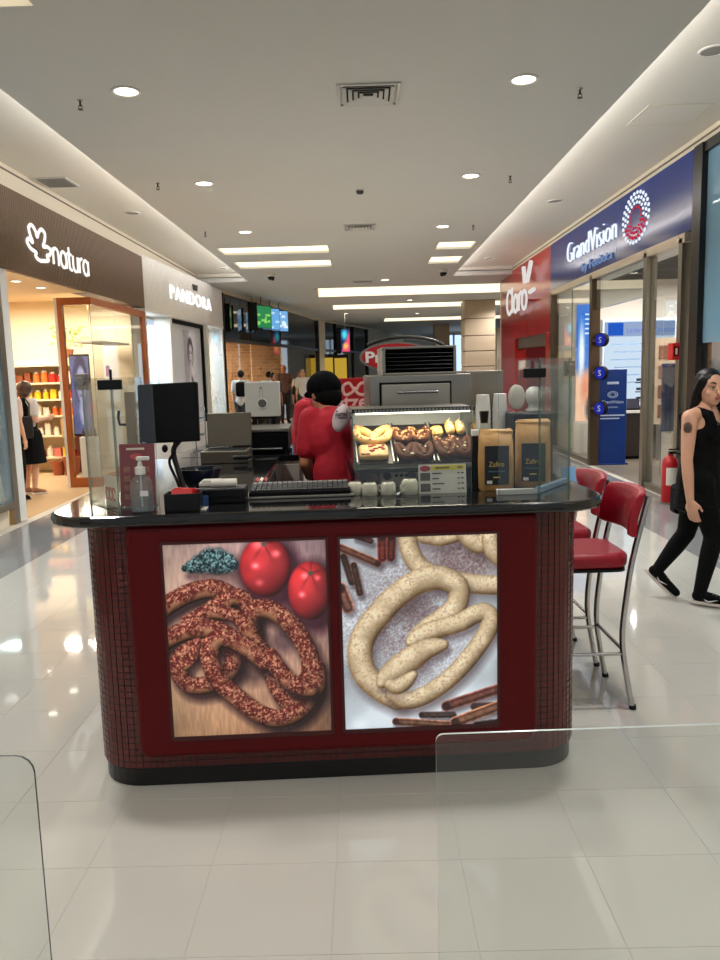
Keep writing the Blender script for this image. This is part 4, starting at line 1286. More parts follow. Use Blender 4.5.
# red kiosk sign board, standing behind, and oval brand sign
rs = thing('red_sign_board', 'red sign board with white pretzel drawing and lettering behind the worker', 'sign', kp(.13, 3.0, 0), KA)
q = MB(); q.box(-.24, .195, 0, .03, 1.16, 1.55); q.obj('panel', mat('sign_red', (172, 18, 24), .45), rs, bevel=.004)
for x in (-.2, .1):
    q = MB(); q.box(x - .02, x + .02, .0, .03, 0, 1.16); q.obj('post', M_STEEL, rs)
M_SIGNW = mat('sign_pink', (232, 180, 172), .5)
text('lettering', 'pretzel', .15, .004, M_SIGNW, rs, ori('front', (.175, -.003, 1.325)), 'RIGHT', .40, bold=.004)
q = MB(); q.tube([(p[0] * .19 + .055, -.004, 1.465 + p[1] * .12) for p in catmull([(0, -.1), (.2, .35), (.42, .3), (.42, -.25), (.15, -.3), (-.1, .1), (-.25, .4), (-.48, .2), (-.42, -.3), (-.15, -.2), (0, .1)], 6, True)], .011, 8, True, flat=.3, up=(0, 1, 0)); q.obj('pretzel_mark', M_SIGNW, rs)
os_ = thing('oval_sign', 'red oval sign with white lettering under a dark arched cover behind the vent box', 'sign', kp(.435, 2.38, 0), KA)
Mo = ori('front', (0, 0, 1.69))
q = MB(); q.lathe([(.24, 0), (.24, .02)], 40, M=Mo @ Matrix.Diagonal((1, .40, 1, 1))); q.obj('rim', M_STEEL, os_, smooth=40)
q = MB(); q.lathe([(.225, .0), (.225, .026)], 40, M=Mo @ Matrix.Diagonal((1, .38, 1, 1))); q.obj('face', mat('sign_red'), os_, smooth=40)
text('lettering', 'Pretzels', .10, .004, M_WHITE, os_, ori('front', (-.205, -.029, 1.655)), 'LEFT', .40, bold=.003)
q = MB(); q.tube([(.30 * math.cos(a) + .06, .0, 1.70 + .115 * math.sin(a)) for a in np.linspace(.15, 2.5, 20)], .022, 10, flat=.6); q.obj('arched_cover', mat('cover_dark', (44, 44, 38), .4), os_, smooth=60)
q = MB(); q.cyl((0, .03, .0), (0, .03, 1.68), .02); q.lathe([(.15, 0), (.15, .012)], 20, (0, .03, 0)); q.obj('pole', M_STEEL, os_, smooth=40)
# leaning red folders
t = on(-.50, 3.36 - .03, 'folder', 'red and white folders leaning on the left inner edge of the worktop', 'folder')
for k in range(3):
    q = MB(); q.box(0, .012, -.05, .05, 0, .06, 0, Matrix.Translation((.0 + k * .018, 0, 0)) @ Matrix.Rotation(math.radians(28), 4, 'Y')); q.obj('sheet', mat('folder_red', (150, 34, 34), .5) if k != 1 else mat('paper_white'), t)
# ================================================================ BAR STOOLS, LEDGE, GLASS RAILINGS
M_VINYL = mat('red_vinyl', (150, 10, 34), 0.32, spec=0.5, bump=0.15, bscale=120)
M_TUBE = mat('steel_tube', (186, 186, 186), 0.16, 1.0)


def stool_leg(x, y, side):
    # side: +1 rear leg (continues up as back post), -1 front leg
    if side > 0:
        return catmull([(.20, y, 0), (.175, y, .12), (.145, y * .97, .34), (.165, y * .97, .58), (.185, y * .98, .72), (.215, y, .86), (.25, y, 1.005)], 6)
    return catmull([(-.175, y, 0), (-.16, y, .12), (-.145, y * .97, .34), (-.15, y * .97, .55), (-.16, y * .95, .66)], 6)


def make_stool(label, loc, rz):
    t = thing('bar_stool', label, 'stool', loc, rz, 'red bar stools at the kiosk side')
    poly = rrect(-.185, .185, -.185, .185, .075)
    q = MB(); q.prism(poly, .668, .742); q.obj('seat', M_VINYL, t, bevel=.026, seg=4, smooth=50)
    q = MB(); q.prism(rrect(-.165, .17, -.18, .18, .05), .656, .668); q.obj('seat_base', M_BLACK, t)
    v = []; f = []; n = 12                    # curved padded backrest
    for j, (z, xo) in enumerate(((.82, .0), (.835, -.018), (.91, -.012), (.995, .014), (1.02, .03))):
        for k in range(n + 1):
            u = k / n * 2 - 1
            bow = .045 * (1 - u * u)
            th = .016 if j in (0, 4) else .034
            hgt = z + (.012 * (1 - u * u) if j >= 3 else 0)
            v += [(.185 + xo + bow - th / 2, u * .205, hgt), (.185 + xo + bow + th / 2 + .012, u * .205, hgt)]
    W = (n + 1) * 2
    for j in range(4):
        for k in range(n):
            a = j * W + k * 2
            f += [(a, a + W, a + W + 2, a + 2), (a + 1, a + 3, a + W + 3, a + W + 1)]
        a = j * W; f += [(a, a + 1, a + W + 1, a + W)]
        a = j * W + n * 2; f += [(a, a + W, a + W + 1, a + 1)]
    for k in range(n):
        a = k * 2; f += [(a, a + 2, a + 3, a + 1)]
        a = 4 * W + k * 2; f += [(a, a + 1, a + 3, a + 2)]
    q = MB(); q.add(v, f); o = q.obj('backrest', M_VINYL, t, smooth=70, bevel=.008)
    for y in (-.195, .195):
        for s in (1, -1):
            q = MB(); q.tube(stool_leg(0, y, s), .0135, 12); lg = q.obj('leg', M_TUBE, t, smooth=60)
            q = MB(); q.cyl(((.20 if s > 0 else -.175), y, 0), ((.197 if s > 0 else -.173), y, .02), .0165, n=14); q.obj('rubber_foot', M_BLACK, lg, smooth=40)
    for y in (-.192, .192):
        q = MB(); q.cyl((-.155, y, .27), (.152, y, .27), .009, n=10); q.obj('side_rail', M_TUBE, t, smooth=60)
    for x, z in ((-.152, .30), (.15, .285)):
        q = MB(); q.cyl((x, -.19, z), (x, .19, z), .009, n=10); q.obj('cross_rail', M_TUBE, t, smooth=60)
    return t


st = make_stool('red vinyl bar stool with chrome legs, the nearer of two at the kiosk side', (1.018, 3.665, 0), .02)
dup(st, (1.005, 4.20, 0), rotz=.04, label='red vinyl bar stool with chrome legs, farther of two, half hidden')
t = thing('acrylic_card', 'small pale blue acrylic card holder on the round side ledge of the kiosk', 'card holder', (.955, 3.62, 1.056), .3)
q = MB(); q.box(-.035, .035, -.003, .003, 0, .075, 0, Matrix.Rotation(-.25, 4, 'X')); q.obj('card', mat('card_sky', (120, 168, 214), .3), t)
q = MB(); q.box(-.04, .04, -.02, .03, 0, .006); q.obj('foot', M_GLASS, t)
# low glass railings right in front of the viewer
M_RAIL = thin_glass('railing_glass', (250, 252, 251), .9, 0.006, (196, 204, 204))
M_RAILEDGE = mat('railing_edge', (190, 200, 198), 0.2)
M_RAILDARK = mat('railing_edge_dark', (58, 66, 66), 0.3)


def railing(label, x0, x1, y0, y1, z1, rc, side, em):
    t = thing('glass_railing', label, 'railing', (x0, y0, 0))
    L = math.hypot(x1 - x0, y1 - y0); ang = math.atan2(y1 - y0, x1 - x0); r = rc
    poly = [(0, .03), (L, .03)]
    poly += [(L - r + r * math.cos(a), z1 - r + r * math.sin(a)) for a in np.linspace(0, PI / 2, 5)]
    poly += [(r + r * math.cos(a), z1 - r + r * math.sin(a)) for a in np.linspace(PI / 2, PI, 5)]
    M = Matrix.Rotation(ang, 4, 'Z') @ Matrix(((1, 0, 0, 0), (0, 0, -1, .0025), (0, 1, 0, 0), (0, 0, 0, 1)))
    q = MB(); q.prism(poly, 0, .005, 0, M); q.m = [0, 0] + [1] * (len(q.f) - 2); q.obj('pane', [M_RAIL, em], t)
    q = MB(); q.box(0, L, -.03, .03, 0, .05, 0, Matrix.Rotation(ang, 4, 'Z')); q.obj('floor_channel', M_STEEL, t, bevel=.004)
    return t


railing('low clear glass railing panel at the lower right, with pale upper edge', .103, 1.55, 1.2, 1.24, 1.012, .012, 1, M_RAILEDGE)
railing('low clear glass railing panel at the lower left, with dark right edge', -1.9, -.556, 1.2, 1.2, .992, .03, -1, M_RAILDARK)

# ================================================================ LEFT SHOPS
# neighbouring glass shopfront and white jamb
t = thing('glass_shopfront', 'bluish glass shopfront with white jamb at the left edge', 'shopfront', (-3.95, 6.8, 0))
q = MB(); q.box(-.01, .01, -1.8, 1.78, .25, 2.82); q.m = [1, 1, 1, 0, 1, 0]; q.obj('pane', [thin_glass('blue_grey_glass', (186, 206, 214), 1.3, .25, (160, 184, 196)), M_EDGE], t)
q = MB(); q.box(-.08, .02, 1.90, 2.08, 0, 2.82); q.obj('jamb', mat('white_jamb', (214, 214, 210), .4), t, bevel=.006)
q = MB(); q.box(-.05, .02, 1.78, 1.90, 0, 2.82); q.obj('side_post', M_STEEL, t)
q = MB(); q.box(-.06, .06, -1.8, 1.70, .20, .27); q.obj('bottom_rail', M_STEEL, t)

# brown slatted sign fascia with white lettering
fa = thing('brown_sign_fascia', 'dark brown slatted shop fascia with white leaf mark and lettering', 'shop sign', (-3.95, 8.4, 2.83))
M_BROWN = mat('brown_slat', (118, 94, 72), 0.55, noise=.12, nscale=12)
q = MB(); q.box(-.25, .03, -.9, 5.95, 0, .90); q.obj('backing', mat('brown_dark', (70, 52, 40), .6), fa)
q = MB()
for k in range(-18, int(5.95 / .05)): q.box(.03, .048, k * .05 + .008, k * .05 + .040, 0, .90)
q.obj('slats', M_BROWN, fa, kind='stuff')
q = MB(); q.box(-1.6, .0, 0, 3.0, -.015, .0); q.obj('entrance_soffit', mat('warm_cream', (226, 200, 164), .6), fa)
M_LET = emit('letter_white', (255, 252, 246), 1.15)


def strokes(name, paths, r, m, parent, M, flat=.5):
    q = MB()
    for p in paths:
        cl = p[0] == 'c'
        pts = catmull(p[1:] if cl else p, 6, cl)
        q.tube([(x, y, 0) for x, y in pts], r, 8, cl, 0, M, flat=flat, up=(0, 0, 1))
    return q.obj(name, m, parent, smooth=60)


def arc(cx, cy, rx, ry, a0, a1, n=8):
    return [(cx + rx * math.cos(math.radians(a0 + (a1 - a0) * k / n)), cy + ry * math.sin(math.radians(a0 + (a1 - a0) * k / n))) for k in range(n + 1)]


LN = {'n': ([[(0, 0), (0, .5)], [(0, .36), (.06, .48), (.18, .51), (.29, .46), (.33, .34), (.33, 0)]], .46),
      'a': ([['c'] + arc(.2, .25, .19, .25, 0, 330, 11), [(.40, .5), (.40, 0)]], .53),
      't': ([[(.06, .72), (.06, .14), (.10, .03), (.22, 0)], [(-.04, .5), (.20, .5)]], .33),
      'u': ([[(0, .5), (0, .16), (.06, .04), (.16, 0), (.28, .04), (.33, .16)], [(.33, .5), (.33, 0)]], .46),
      'r': ([[(0, 0), (0, .5)], [(0, .34), (.06, .46), (.20, .51)]], .27),
      'C': ([arc(.27, .36, .27, .36, 50, 310, 12)], .56), 'l': ([[(0, 0), (0, .78)]], .14),
      'o': ([['c'] + arc(.21, .25, .21, .25, 0, 330, 11)], .54)}


def word(name, s, size, r, m, parent, M, sx=1.0):
    x = 0
    for ch in s:
        paths, adv = LN[ch]
        P = []
        for p in paths:
            cl = p[0] == 'c'; pts = p[1:] if cl else p
            pts = [((x + a) * size * sx, b_ * size) for a, b_ in pts]
            P.append((['c'] + pts) if cl else pts)
        o = strokes(name, P, r, m, parent, M); x += adv
    return x * size * sx


Mw = ori('left', (.075, 1.74, .215))
word('letter', 'natura', .40, .021, M_LET, fa, Mw, 1.30)
# leaf shaped mark, one looping outline
Lf = [(.33, .02), (.22, .0), (.14, .06), (.16, .13), (.05, .17), (-.02, .27), (.02, .34), (.10, .30), (.06, .42), (.04, .56), (.11, .62), (.18, .54), (.21, .44), (.25, .54), (.32, .62), (.39, .56), (.37, .42), (.33, .30), (.42, .32), (.50, .28), (.47, .18), (.40, .14), (.43, .06)]
strokes('leaf_mark', [['c'] + [(x * 1.34, y * .62) for x, y in Lf]], .024, M_LET, fa, ori('left', (.075, 1.00, .20)))
for k, y in enumerate((.75, 1.45, 2.2)):
    downlight(-4.25, 8.4 + y, 2.815, 'small warm downlight under the brown fascia, %s of three' % ('nearest', 'middle', 'farthest')[k], lamp=False).scale = (.55, .55, .8)

# natura interior: floor, walls
M_BEIGE = mat('beige_floor', (198, 172, 132), .25, noise=.06, nscale=2)
M_WARMWALL = mat('warm_wall', (240, 222, 190), .7)
q = MB(); q.box(-8.2, -3.95, 8.4, 14.4, -.05, -.002); tag(q.obj('floor_left_shop', M_BEIGE), kind='structure')
q = MB(); q.box(-8.2, -4.05, 13.9, 14.0, 0, 3.0); q.box(-8.3, -8.2, 8.4, 14.0, 0, 3.0); q.box(-8.2, -4.15, 8.3, 8.4, 0, 3.0)
tag(q.obj('wall_left_shop', M_WARMWALL), kind='structure')
q = MB(); q.box(-8.2, -4.2, 8.4, 14.0, 2.95, 3.05); tag(q.obj('ceiling_left_shop', mat('warm_cream')), kind='structure')
# wooden framed vitrine that returns into the entrance
M_WOOD = mat('orange_wood', (158, 84, 38), .4, noise=.15, nscale=10, stretch=(1, 1, .2))
vi = thing('shop_vitrine', 'orange wood framed glass vitrine beside the shop entrance', 'vitrine', (-3.95, 11.5, 0))
q = MB(); q.box(-.44, -.37, -.04, .04, .0, 2.76); q.obj('post', M_WOOD, vi)
q = MB(); q.box(-.02, .06, 2.68, 2.78, .0, 2.76); q.obj('post', M_WOOD, vi)
q = MB(); q.box(-.37, .06, -.04, .04, 2.66, 2.76); q.obj('top_rail', M_WOOD, vi)
q = MB(); q.box(-.02, .06, .04, 2.68, 2.66, 2.76); q.obj('top_rail', M_WOOD, vi)
q = MB(); q.box(-.37, .06, -.04, .04, .0, .14); q.obj('bottom_rail', M_WOOD, vi)
q = MB(); q.box(-.02, .06, .04, 2.68, .0, .14); q.obj('bottom_rail', M_WOOD, vi)
q = MB(); q.box(-.37, .02, -.005, .005, .14, 2.66); q.m = [1, 1, 0, 1, 0, 1]; q.obj('pane', [M_GLASS, M_EDGE], vi)
q = MB(); q.box(.015, .025, .005, 2.68, .14, 2.66); q.m = [1, 1, 1, 0, 1, 0]; q.obj('pane', [M_GLASS, M_EDGE], vi)
q = MB(); q.box(-.48, -.44, -.04, .1, 0, 2.76); q.obj('side_panel', mat('white_jamb'), vi)
t = thing('screen_totem', 'tall screen with a bluish face portrait inside the wooden vitrine', 'screen', (-4.46, 12.4, 0), .1)
q = MB(); q.box(-.15, .15, -.03, .03, .70, 1.98); q.obj('housing', M_BLACK, t, bevel=.005)


def portrait(W, H, bg, skin, hair, cx, cy, rx, ry, shade):
    P = Print(W, H, bg); n = vnoise(H, W, 6, 21)
    P.blend(hair, np.clip(4 * (1.25 - np.hypot((P.X - cx) / rx / 1.0, (P.Y - cy + ry * .25) / ry / 1.05)), 0, 1))
    P.blend(skin, np.clip(5 * (1 - np.hypot((P.X - cx - rx * .1) / rx / .82, (P.Y - cy) / ry)), 0, 1))
    P.blend(skin, np.clip(4 * (1 - np.hypot((P.X - cx) / rx / .6, (P.Y - cy - ry * 1.3) / ry / .7)), 0, 1))
    P.blend(shade, .7 * np.clip((cx - P.X) / rx * 1.1 - .1, 0, .75))
    for sx in (-.36, .36):
        P.blend(hair, .8 * np.clip(1.6 - np.hypot((P.X - cx - rx * sx) / rx / .17, (P.Y - cy + ry * .12) / ry / .06), 0, 1))
        P.blend(hair, .7 * np.clip(1.6 - np.hypot((P.X - cx - rx * sx) / rx / .2, (P.Y - cy + ry * .26) / ry / .035), 0, 1))
    P.blend(shade, .6 * np.clip(1.5 - np.hypot((P.X - cx - rx * .05) / rx / .12, (P.Y - cy - ry * .18) / ry / .12), 0, 1))
    P.blend(tuple(int(c * .6) for c in skin), .8 * np.clip(1.5 - np.hypot((P.X - cx) / rx / .28, (P.Y - cy - ry * .5) / ry / .07), 0, 1))
    P.img *= (.92 + .16 * n)[..., None]
    return P.img


print_panel('picture', portrait(40, 120, (92, 104, 150), (140, 148, 190), (52, 58, 96), 20, 44, 14, 32, (66, 72, 120)), .28, 1.22, print_mat('screen_print', .5, .2), t, ori('front', (0, -.031, .73)))
q = MB(); q.box(-.17, .17, -.12, .12, 0, .02); q.box(-.03, .03, -.02, .02, .02, .70); q.obj('stand', M_STEEL, t)
t = thing('white_pedestal', 'white display pedestal below the face portrait screen in the vitrine', 'pedestal', (-4.20, 11.85, 0))
q = MB(); q.box(-.12, .12, -.08, .1, .14, .72); q.obj('plinth', M_WHITE, t, bevel=.006)
q = MB(); q.box(-.13, .13, -.09, .11, 0, .14); q.obj('base', M_WHITE, t)
for k in range(4):
    o = thing('bottle', 'small dark bottle on the white pedestal in the vitrine, %s from the left' % ('first', 'second', 'third', 'fourth')[k], 'bottle', (-4.29 + k * .06, 11.87, .72), 0, 'bottles on the white pedestal')
    q = MB(); q.lathe([(.02, 0), (.02, .08), (.008, .10), (.008, .13)], 12); q.obj('flask', mat('amber', (72, 44, 26), .2), o, smooth=40)
t = thing('red_tag', 'small red hanging tag inside the vitrine right of the screen', 'tag', (-4.02, 12.4, 1.62))
q = MB(); q.box(-.005, .005, -.09, .09, 0, .17); q.obj('tag_board', mat('sachet_red'), t)
q = MB(); q.cyl((0, 0, .17), (0, 0, 1.02), .002, n=6); q.obj('string', M_WHITE, t)
q = MB(); q.box(-.004, .004, -.22, .22, 0, .0); 
t = thing('vitrine_shelf', 'pale hanging shelf plate in the upper part of the vitrine', 'shelf', (-4.25, 12.75, 2.15))
q = MB(); q.box(-.2, .2, -.5, 1.0, 0, .03); q.obj('plate', M_WHITE, t)
for y in (-.4, .9):
    q = MB(); q.cyl((0, y, .03), (0, y, .66), .004, n=6); q.obj('wire', M_STEEL, t)

# product shelves
sh = thing('product_shelf', 'tall wooden product shelving with coloured goods in the warm lit shop', 'shelf', (-5.55, 13.5, 0))
M_DKW = mat('red_brown_wood', (104, 44, 26), .5, noise=.15, nscale=9)
for x in (-.72, .66):
    q = MB(); q.box(x - .05, x + .05, -.2, .25, 0, 1.95); q.obj('side_post', M_DKW, sh)
for z in (.25, .62, .96, 1.24, 1.52, 1.82):
    q = MB(); q.box(-.67, .61, -.2, .25, z, z + .03); q.obj('shelf_board', mat('pale_board', (226, 206, 170), .5), sh)
q = MB(); q.box(-.72, .66, .25, .28, 0, 1.95); q.obj('back_board', M_WARMWALL, sh)
rr = random.Random(4)
cols = [('red', (190, 40, 30)), ('orange', (224, 106, 40)), ('yellow', (232, 190, 40)), ('brown', (120, 62, 34)), ('white', (226, 216, 196)), ('pink', (214, 120, 110)), ('green', (96, 110, 60))]
firsts = {}
for i, z in enumerate((.28, .65, .99, 1.27, 1.55)):
    n = 9
    for k in range(n):
        cn, cc = cols[(0, 0, 1, 3, 4, 5, 2, 1, 0, 6, 4, 2)[rr.randrange(12)]]
        if i in (3,) and 3 <= k <= 6: cn, cc = cols[2]
        if i == 4 and k < 6: cn, cc = cols[rr.choice((0, 1, 3))]
        kind = rr.randrange(2); w = rr.uniform(.045, .06); h = rr.uniform(.12, .21)
        lab = '%s %s on the %s shelf of the warm lit shop, place %s from the left' % (cn, ('carton', 'jar')[kind], ('lowest', 'second', 'third', 'fourth', 'top')[i], ('first', 'second', 'third', 'fourth', 'fifth', 'sixth', 'seventh', 'eighth', 'ninth')[k])
        o = thing(('carton', 'jar')[kind], lab, 'product', (-5.55 - .58 + k * .138, 13.42, z), 0, 'goods on the warm lit shelves')
        q = MB()
        if kind == 0: q.box(-w, w, -.05, .05, 0, h); q.obj('pack', mat('goods_' + cn, cc, .45), o, bevel=.004)
        else:
            q.lathe([(w, 0), (w, h * .75), (w * .6, h * .82)], 14); q.obj('pack', mat('goods_' + cn, cc, .35), o, smooth=40)
            q = MB(); q.lathe([(w * .62, h * .82), (w * .62, h)], 14); q.obj('lid', mat('goods_white', cols[4][1], .45), o, smooth=40)


def leafy(t, n, r, h, z0, m, seed):
    rr = random.Random(seed)
    for k in range(n):
        a = rr.uniform(0, 2 * PI); rad = rr.uniform(.2, 1) * r; z = z0 + rr.uniform(.1, 1) * h; L = rr.uniform(.06, .12)
        M = Matrix.Translation((rad * math.cos(a), rad * math.sin(a), z)) @ Matrix.Rotation(a, 4, 'Z') @ Matrix.Rotation(rr.uniform(-.9, .4), 4, 'Y')
        q = MB(); q.add([(0, 0, 0), (L * .4, L * .2, .01), (L, 0, 0), (L * .4, -L * .2, .01), (L * .45, 0, .025)], [(0, 1, 4), (1, 2, 4), (2, 3, 4), (3, 0, 4), (0, 3, 2, 1)], 0, M)
        q.obj('leaf', m, t)
    for k in range(5):
        a = k * 1.26; q = MB(); q.tube([(0, 0, z0 - .04), (r * .3 * math.cos(a), r * .3 * math.sin(a), z0 + h * .4), (r * .7 * math.cos(a), r * .7 * math.sin(a), z0 + h * .8)], .005, 5); q.obj('stem', m, t)


t = thing('potted_plant', 'light green plant on top of the product shelving', 'plant', (-5.02, 13.45, 1.96))
q = MB(); q.lathe([(.07, 0), (.10, .14), (.09, .14), (.06, .02)], 16); q.obj('pot', mat('terracotta', (150, 78, 46), .7), t, smooth=40)
leafy(t, 70, .30, .36, .15, mat('leaf_lime', (150, 170, 70), .5), 3)
for k, (x, r, h) in enumerate(((-4.95, .14, .30), (-5.18, .11, .24))):
    t = thing('terracotta_pot', 'terracotta pot on the floor before the product shelving, ' + ('larger one at right', 'smaller one at left')[k], 'pot', (x, 13.05, 0))
    q = MB(); q.lathe([(r * .75, 0), (r, h * .85), (r * 1.08, h * .86), (r * 1.08, h), (r * .95, h), (r * .9, h * .8)], 20); q.obj('pot', mat('terracotta'), t, smooth=40)
    q = MB(); q.lathe([(r * .9, h * .85), (.001, h * .9)], 20, caps=False); q.obj('soil', mat('soil', (52, 36, 26), .9), t)
t = thing('paper_bag', 'tan paper carrier bag hanging at the front of the product shelving', 'bag', (-4.98, 13.1, .62))
q = MB(); q.add([(-.10, -.05, 0), (.10, -.05, 0), (.10, .05, 0), (-.10, .05, 0), (-.11, -.03, .32), (.11, -.03, .32), (.11, .03, .32), (-.11, .03, .32)], [(0, 3, 2, 1), (0, 1, 5, 4), (1, 2, 6, 5), (2, 3, 7, 6), (3, 0, 4, 7)]); q.obj('bag_body', mat('tan_paper', (172, 138, 92), .7), t)
q = MB(); q.tube([(-.06, -.03, .32), (-.04, -.03, .42), (0, -.03, .58), (.04, -.03, .42), (.06, -.03, .32)], .005, 6); q.obj('strap', mat('tan_paper'), t)
q = MB(); q.cyl((0, -.03, .57), (0, .22, .57), .004, n=6); q.obj('hook', M_STEEL, t)

# ---- pearl coloured jewellery shop front
pf = thing('pearl_shopfront', 'pearl white fluted jewellery shop front with lit letters', 'shopfront', (-3.95, 14.4, 0), -.048)
M_PEARL = mat('pearl_panel', (236, 232, 226), .35, noise=.03, nscale=3)
q = MB(); q.box(-.25, .0, 0, 6.3, 2.85, 3.78); q.obj('fascia', M_PEARL, pf)
for k in range(42):
    q = MB(); q.cyl((.0, .075 + k * .15, 2.85), (.0, .075 + k * .15, 3.78), .05, n=10); q.obj('flute', M_PEARL, pf, smooth=60)
q = MB(); q.box(-.3, .04, 0, 6.3, 2.78, 2.85); q.obj('lower_rail', M_PEARL, pf)
for y, w in ((0, .10), (1.55, .16), (4.55, .16), (6.2, .10)):
    q = MB(); q.box(-.3, .02, y, y + w, 0, 2.78); q.obj('pilaster', M_PEARL, pf, bevel=.005)
q = MB(); q.box(-.9, -.86, 0, 6.3, 0, 2.85); q.obj('back_panel', mat('white_display', (226, 230, 238), .4), pf)
q = MB(); q.box(-.9, .02, 0, 6.3, 0, .5); q.obj('display_base', M_PEARL, pf)
for y0, y1 in ((.10, 1.55), (4.71, 6.2)):
    q = MB(); q.box(-.01, .0, y0, y1, .5, 2.78); q.m = [1, 1, 1, 0, 1, 0]; q.obj('pane', [M_GLASS, M_EDGE], pf)
q = MB(); q.box(-.30, -.12, 1.71, 4.55, .5, 2.78); q.obj('poster_wall', mat('white_display'), pf)
q = MB(); q.box(-.12, -.06, 1.71, 4.55, 2.70, 2.78); q.box(-.12, -.06, 4.47, 4.55, .5, 2.70); q.obj('poster_frame', M_MATTE, pf)
img = portrait(60, 100, (222, 218, 224), (214, 206, 210), (44, 40, 46), 32, 34, 13, 17, (120, 112, 120))
for (c_, x_, y_, rx_, ry_) in (((44, 40, 46), 32, 92, 17, 30), ((206, 198, 204), 26, 74, 6, 14), ((206, 198, 204), 38, 82, 5, 12)):
    P3 = Print(60, 100, (0, 0, 0)); P3.img = img; P3.blend(c_, np.clip(4 * (1 - np.hypot((P3.X - x_) / rx_, (P3.Y - y_) / ry_)), 0, 1)); img = P3.img
P2 = Print(60, 100, (44, 42, 48)); a = np.clip((np.abs(P2.X - 30) < 22).astype(float), 0, 1)
print_panel('portrait_print', img, 1.0, 1.55, print_mat('portrait_poster', .12, .4), pf, ori('left', (-.058 - .06, 3.45, 1.05)))
text('lettering', 'PANDORA', .40, .02, emit('letter_lit', (255, 255, 255), 1.5), pf, ori('left', (.075, 1.50, 3.14)), 'LEFT', 3.35, bold=-.004, extra=1.2)
q = MB()
for dx in (-.10, 0, .10): q.cyl((.085, 3.44 + dx, 3.48), (.085, 3.44 + dx * 1.5, 3.60), .025)
q.obj('crown_mark', mat('crown_dark', (70, 66, 62), .4), pf)
q = MB(); q.box(-4.95, -3.95, 14.4, 20.7, -.05, 0); tag(q.obj('floor_jewel_shop', mat('white_display')), kind='structure')
for k, y in enumerate((15.0, 15.5, 19.5)):
    t = thing('jewel_stand', 'small turquoise lit jewellery stand in the pearl shop window, %s from the left' % ('first', 'second', 'third')[k], 'stand', (-4.3, y, .5))
    q = MB(); q.box(-.15, .15, -.15, .15, 0, .35); q.obj('block', mat('turquoise', (120, 200, 204), .4), t, bevel=.01)
    q = MB(); q.lathe([(.06, .35), (.03, .4), (.03, .5), (.07, .55), (.001, .58)], 14); q.obj('bust', M_WHITE, t, smooth=50)

# ---- curved dark glass shopfront
CV = [(-3.62, 20.75), (-3.26, 23.4), (-2.7, 26.5), (-1.8, 33.0), (.3, 41.0), (2.6, 50.0)]
M_DGLASS = mat('dark_reflective_glass', (30, 29, 28), .04, spec=1.0)
M_DFRAME = mat('dark_frame', (40, 36, 32), .4, .3)


def seg_box(mb, a, c, off0, off1, z0, z1, t0=0.0, t1=1.0, mi=0):
    a, c = Vector(a), Vector(c); d = c - a; n = Vector((-d.y, d.x)).normalized()     # n points left, away from the hall
    p, r = a + d * t0, a + d * t1
    v = [p + n * off0, r + n * off0, r + n * off1, p + n * off1]
    mb.add([(q_.x, q_.y, z0) for q_ in v] + [(q_.x, q_.y, z1) for q_ in v], [(0, 3, 2, 1), (4, 5, 6, 7), (0, 1, 5, 4), (1, 2, 6, 5), (2, 3, 7, 6), (3, 0, 4, 7)], mi)


for i in range(5):
    b = MB(); seg_box(b, CV[i], CV[i + 1], 0, .2, 3.72, 3.80); tag(b.obj('wall_curved', M_CREAM), kind='structure')
b = MB(); seg_box(b, CV[3], CV[4], -.02, .2, 0, 3.72, 0, .10); seg_box(b, CV[4], CV[5], 0, .2, 0, 3.72, .0, 1)
tag(b.obj('wall_curved', M_CREAM), kind='structure')
for i in range(4):
    cs = thing('shopfront_bay', 'bay of the curved dark glass shopfront, ' + ('nearest, with warm brick interior behind', 'second, left of the worker in the cap', 'third, dark blue behind the tall screen', 'farthest, behind the oval sign')[i], 'shopfront', (CV[i][0], CV[i][1], 0))
    A_ = (0, 0); B_ = (CV[i + 1][0] - CV[i][0], CV[i + 1][1] - CV[i][1])
    q = MB(); seg_box(q, A_, B_, .05, .12, 2.55, 3.72, 0.02 if i < 3 else .1, .98); q.obj('upper_glass', M_DGLASS, cs)
    q = MB(); seg_box(q, A_, B_, .0, .16, 2.47, 2.57, 0 if i < 3 else .1, 1); q.obj('transom', M_DFRAME, cs)
    for tt in ((.0,), (), (.97,), (.3, .65, .98))[i]:
        q = MB(); seg_box(q, A_, B_, -.03, .12, 0, 3.72, tt, tt + .012); q.obj('mullion', M_DFRAME, cs)
    q = MB(); seg_box(q, A_, B_, .05, .065, .05, 2.5, .02 if i < 3 else .1, .98); q.obj('lower_glass', thin_glass('shop_glass', (226, 222, 212), 1.0), cs)
q = MB()
for i in range(4): seg_box(q, CV[i], CV[i + 1], .1, 7.5, -.05, 0.0)
tag(q.obj('floor_curved_shop', M_BEIGE), kind='structure')
q = MB()
for i in range(4): seg_box(q, CV[i], CV[i + 1], .2, 7.5, 2.9, 3.0)
tag(q.obj('ceiling_curved_shop', mat('warm_cream')), kind='structure')
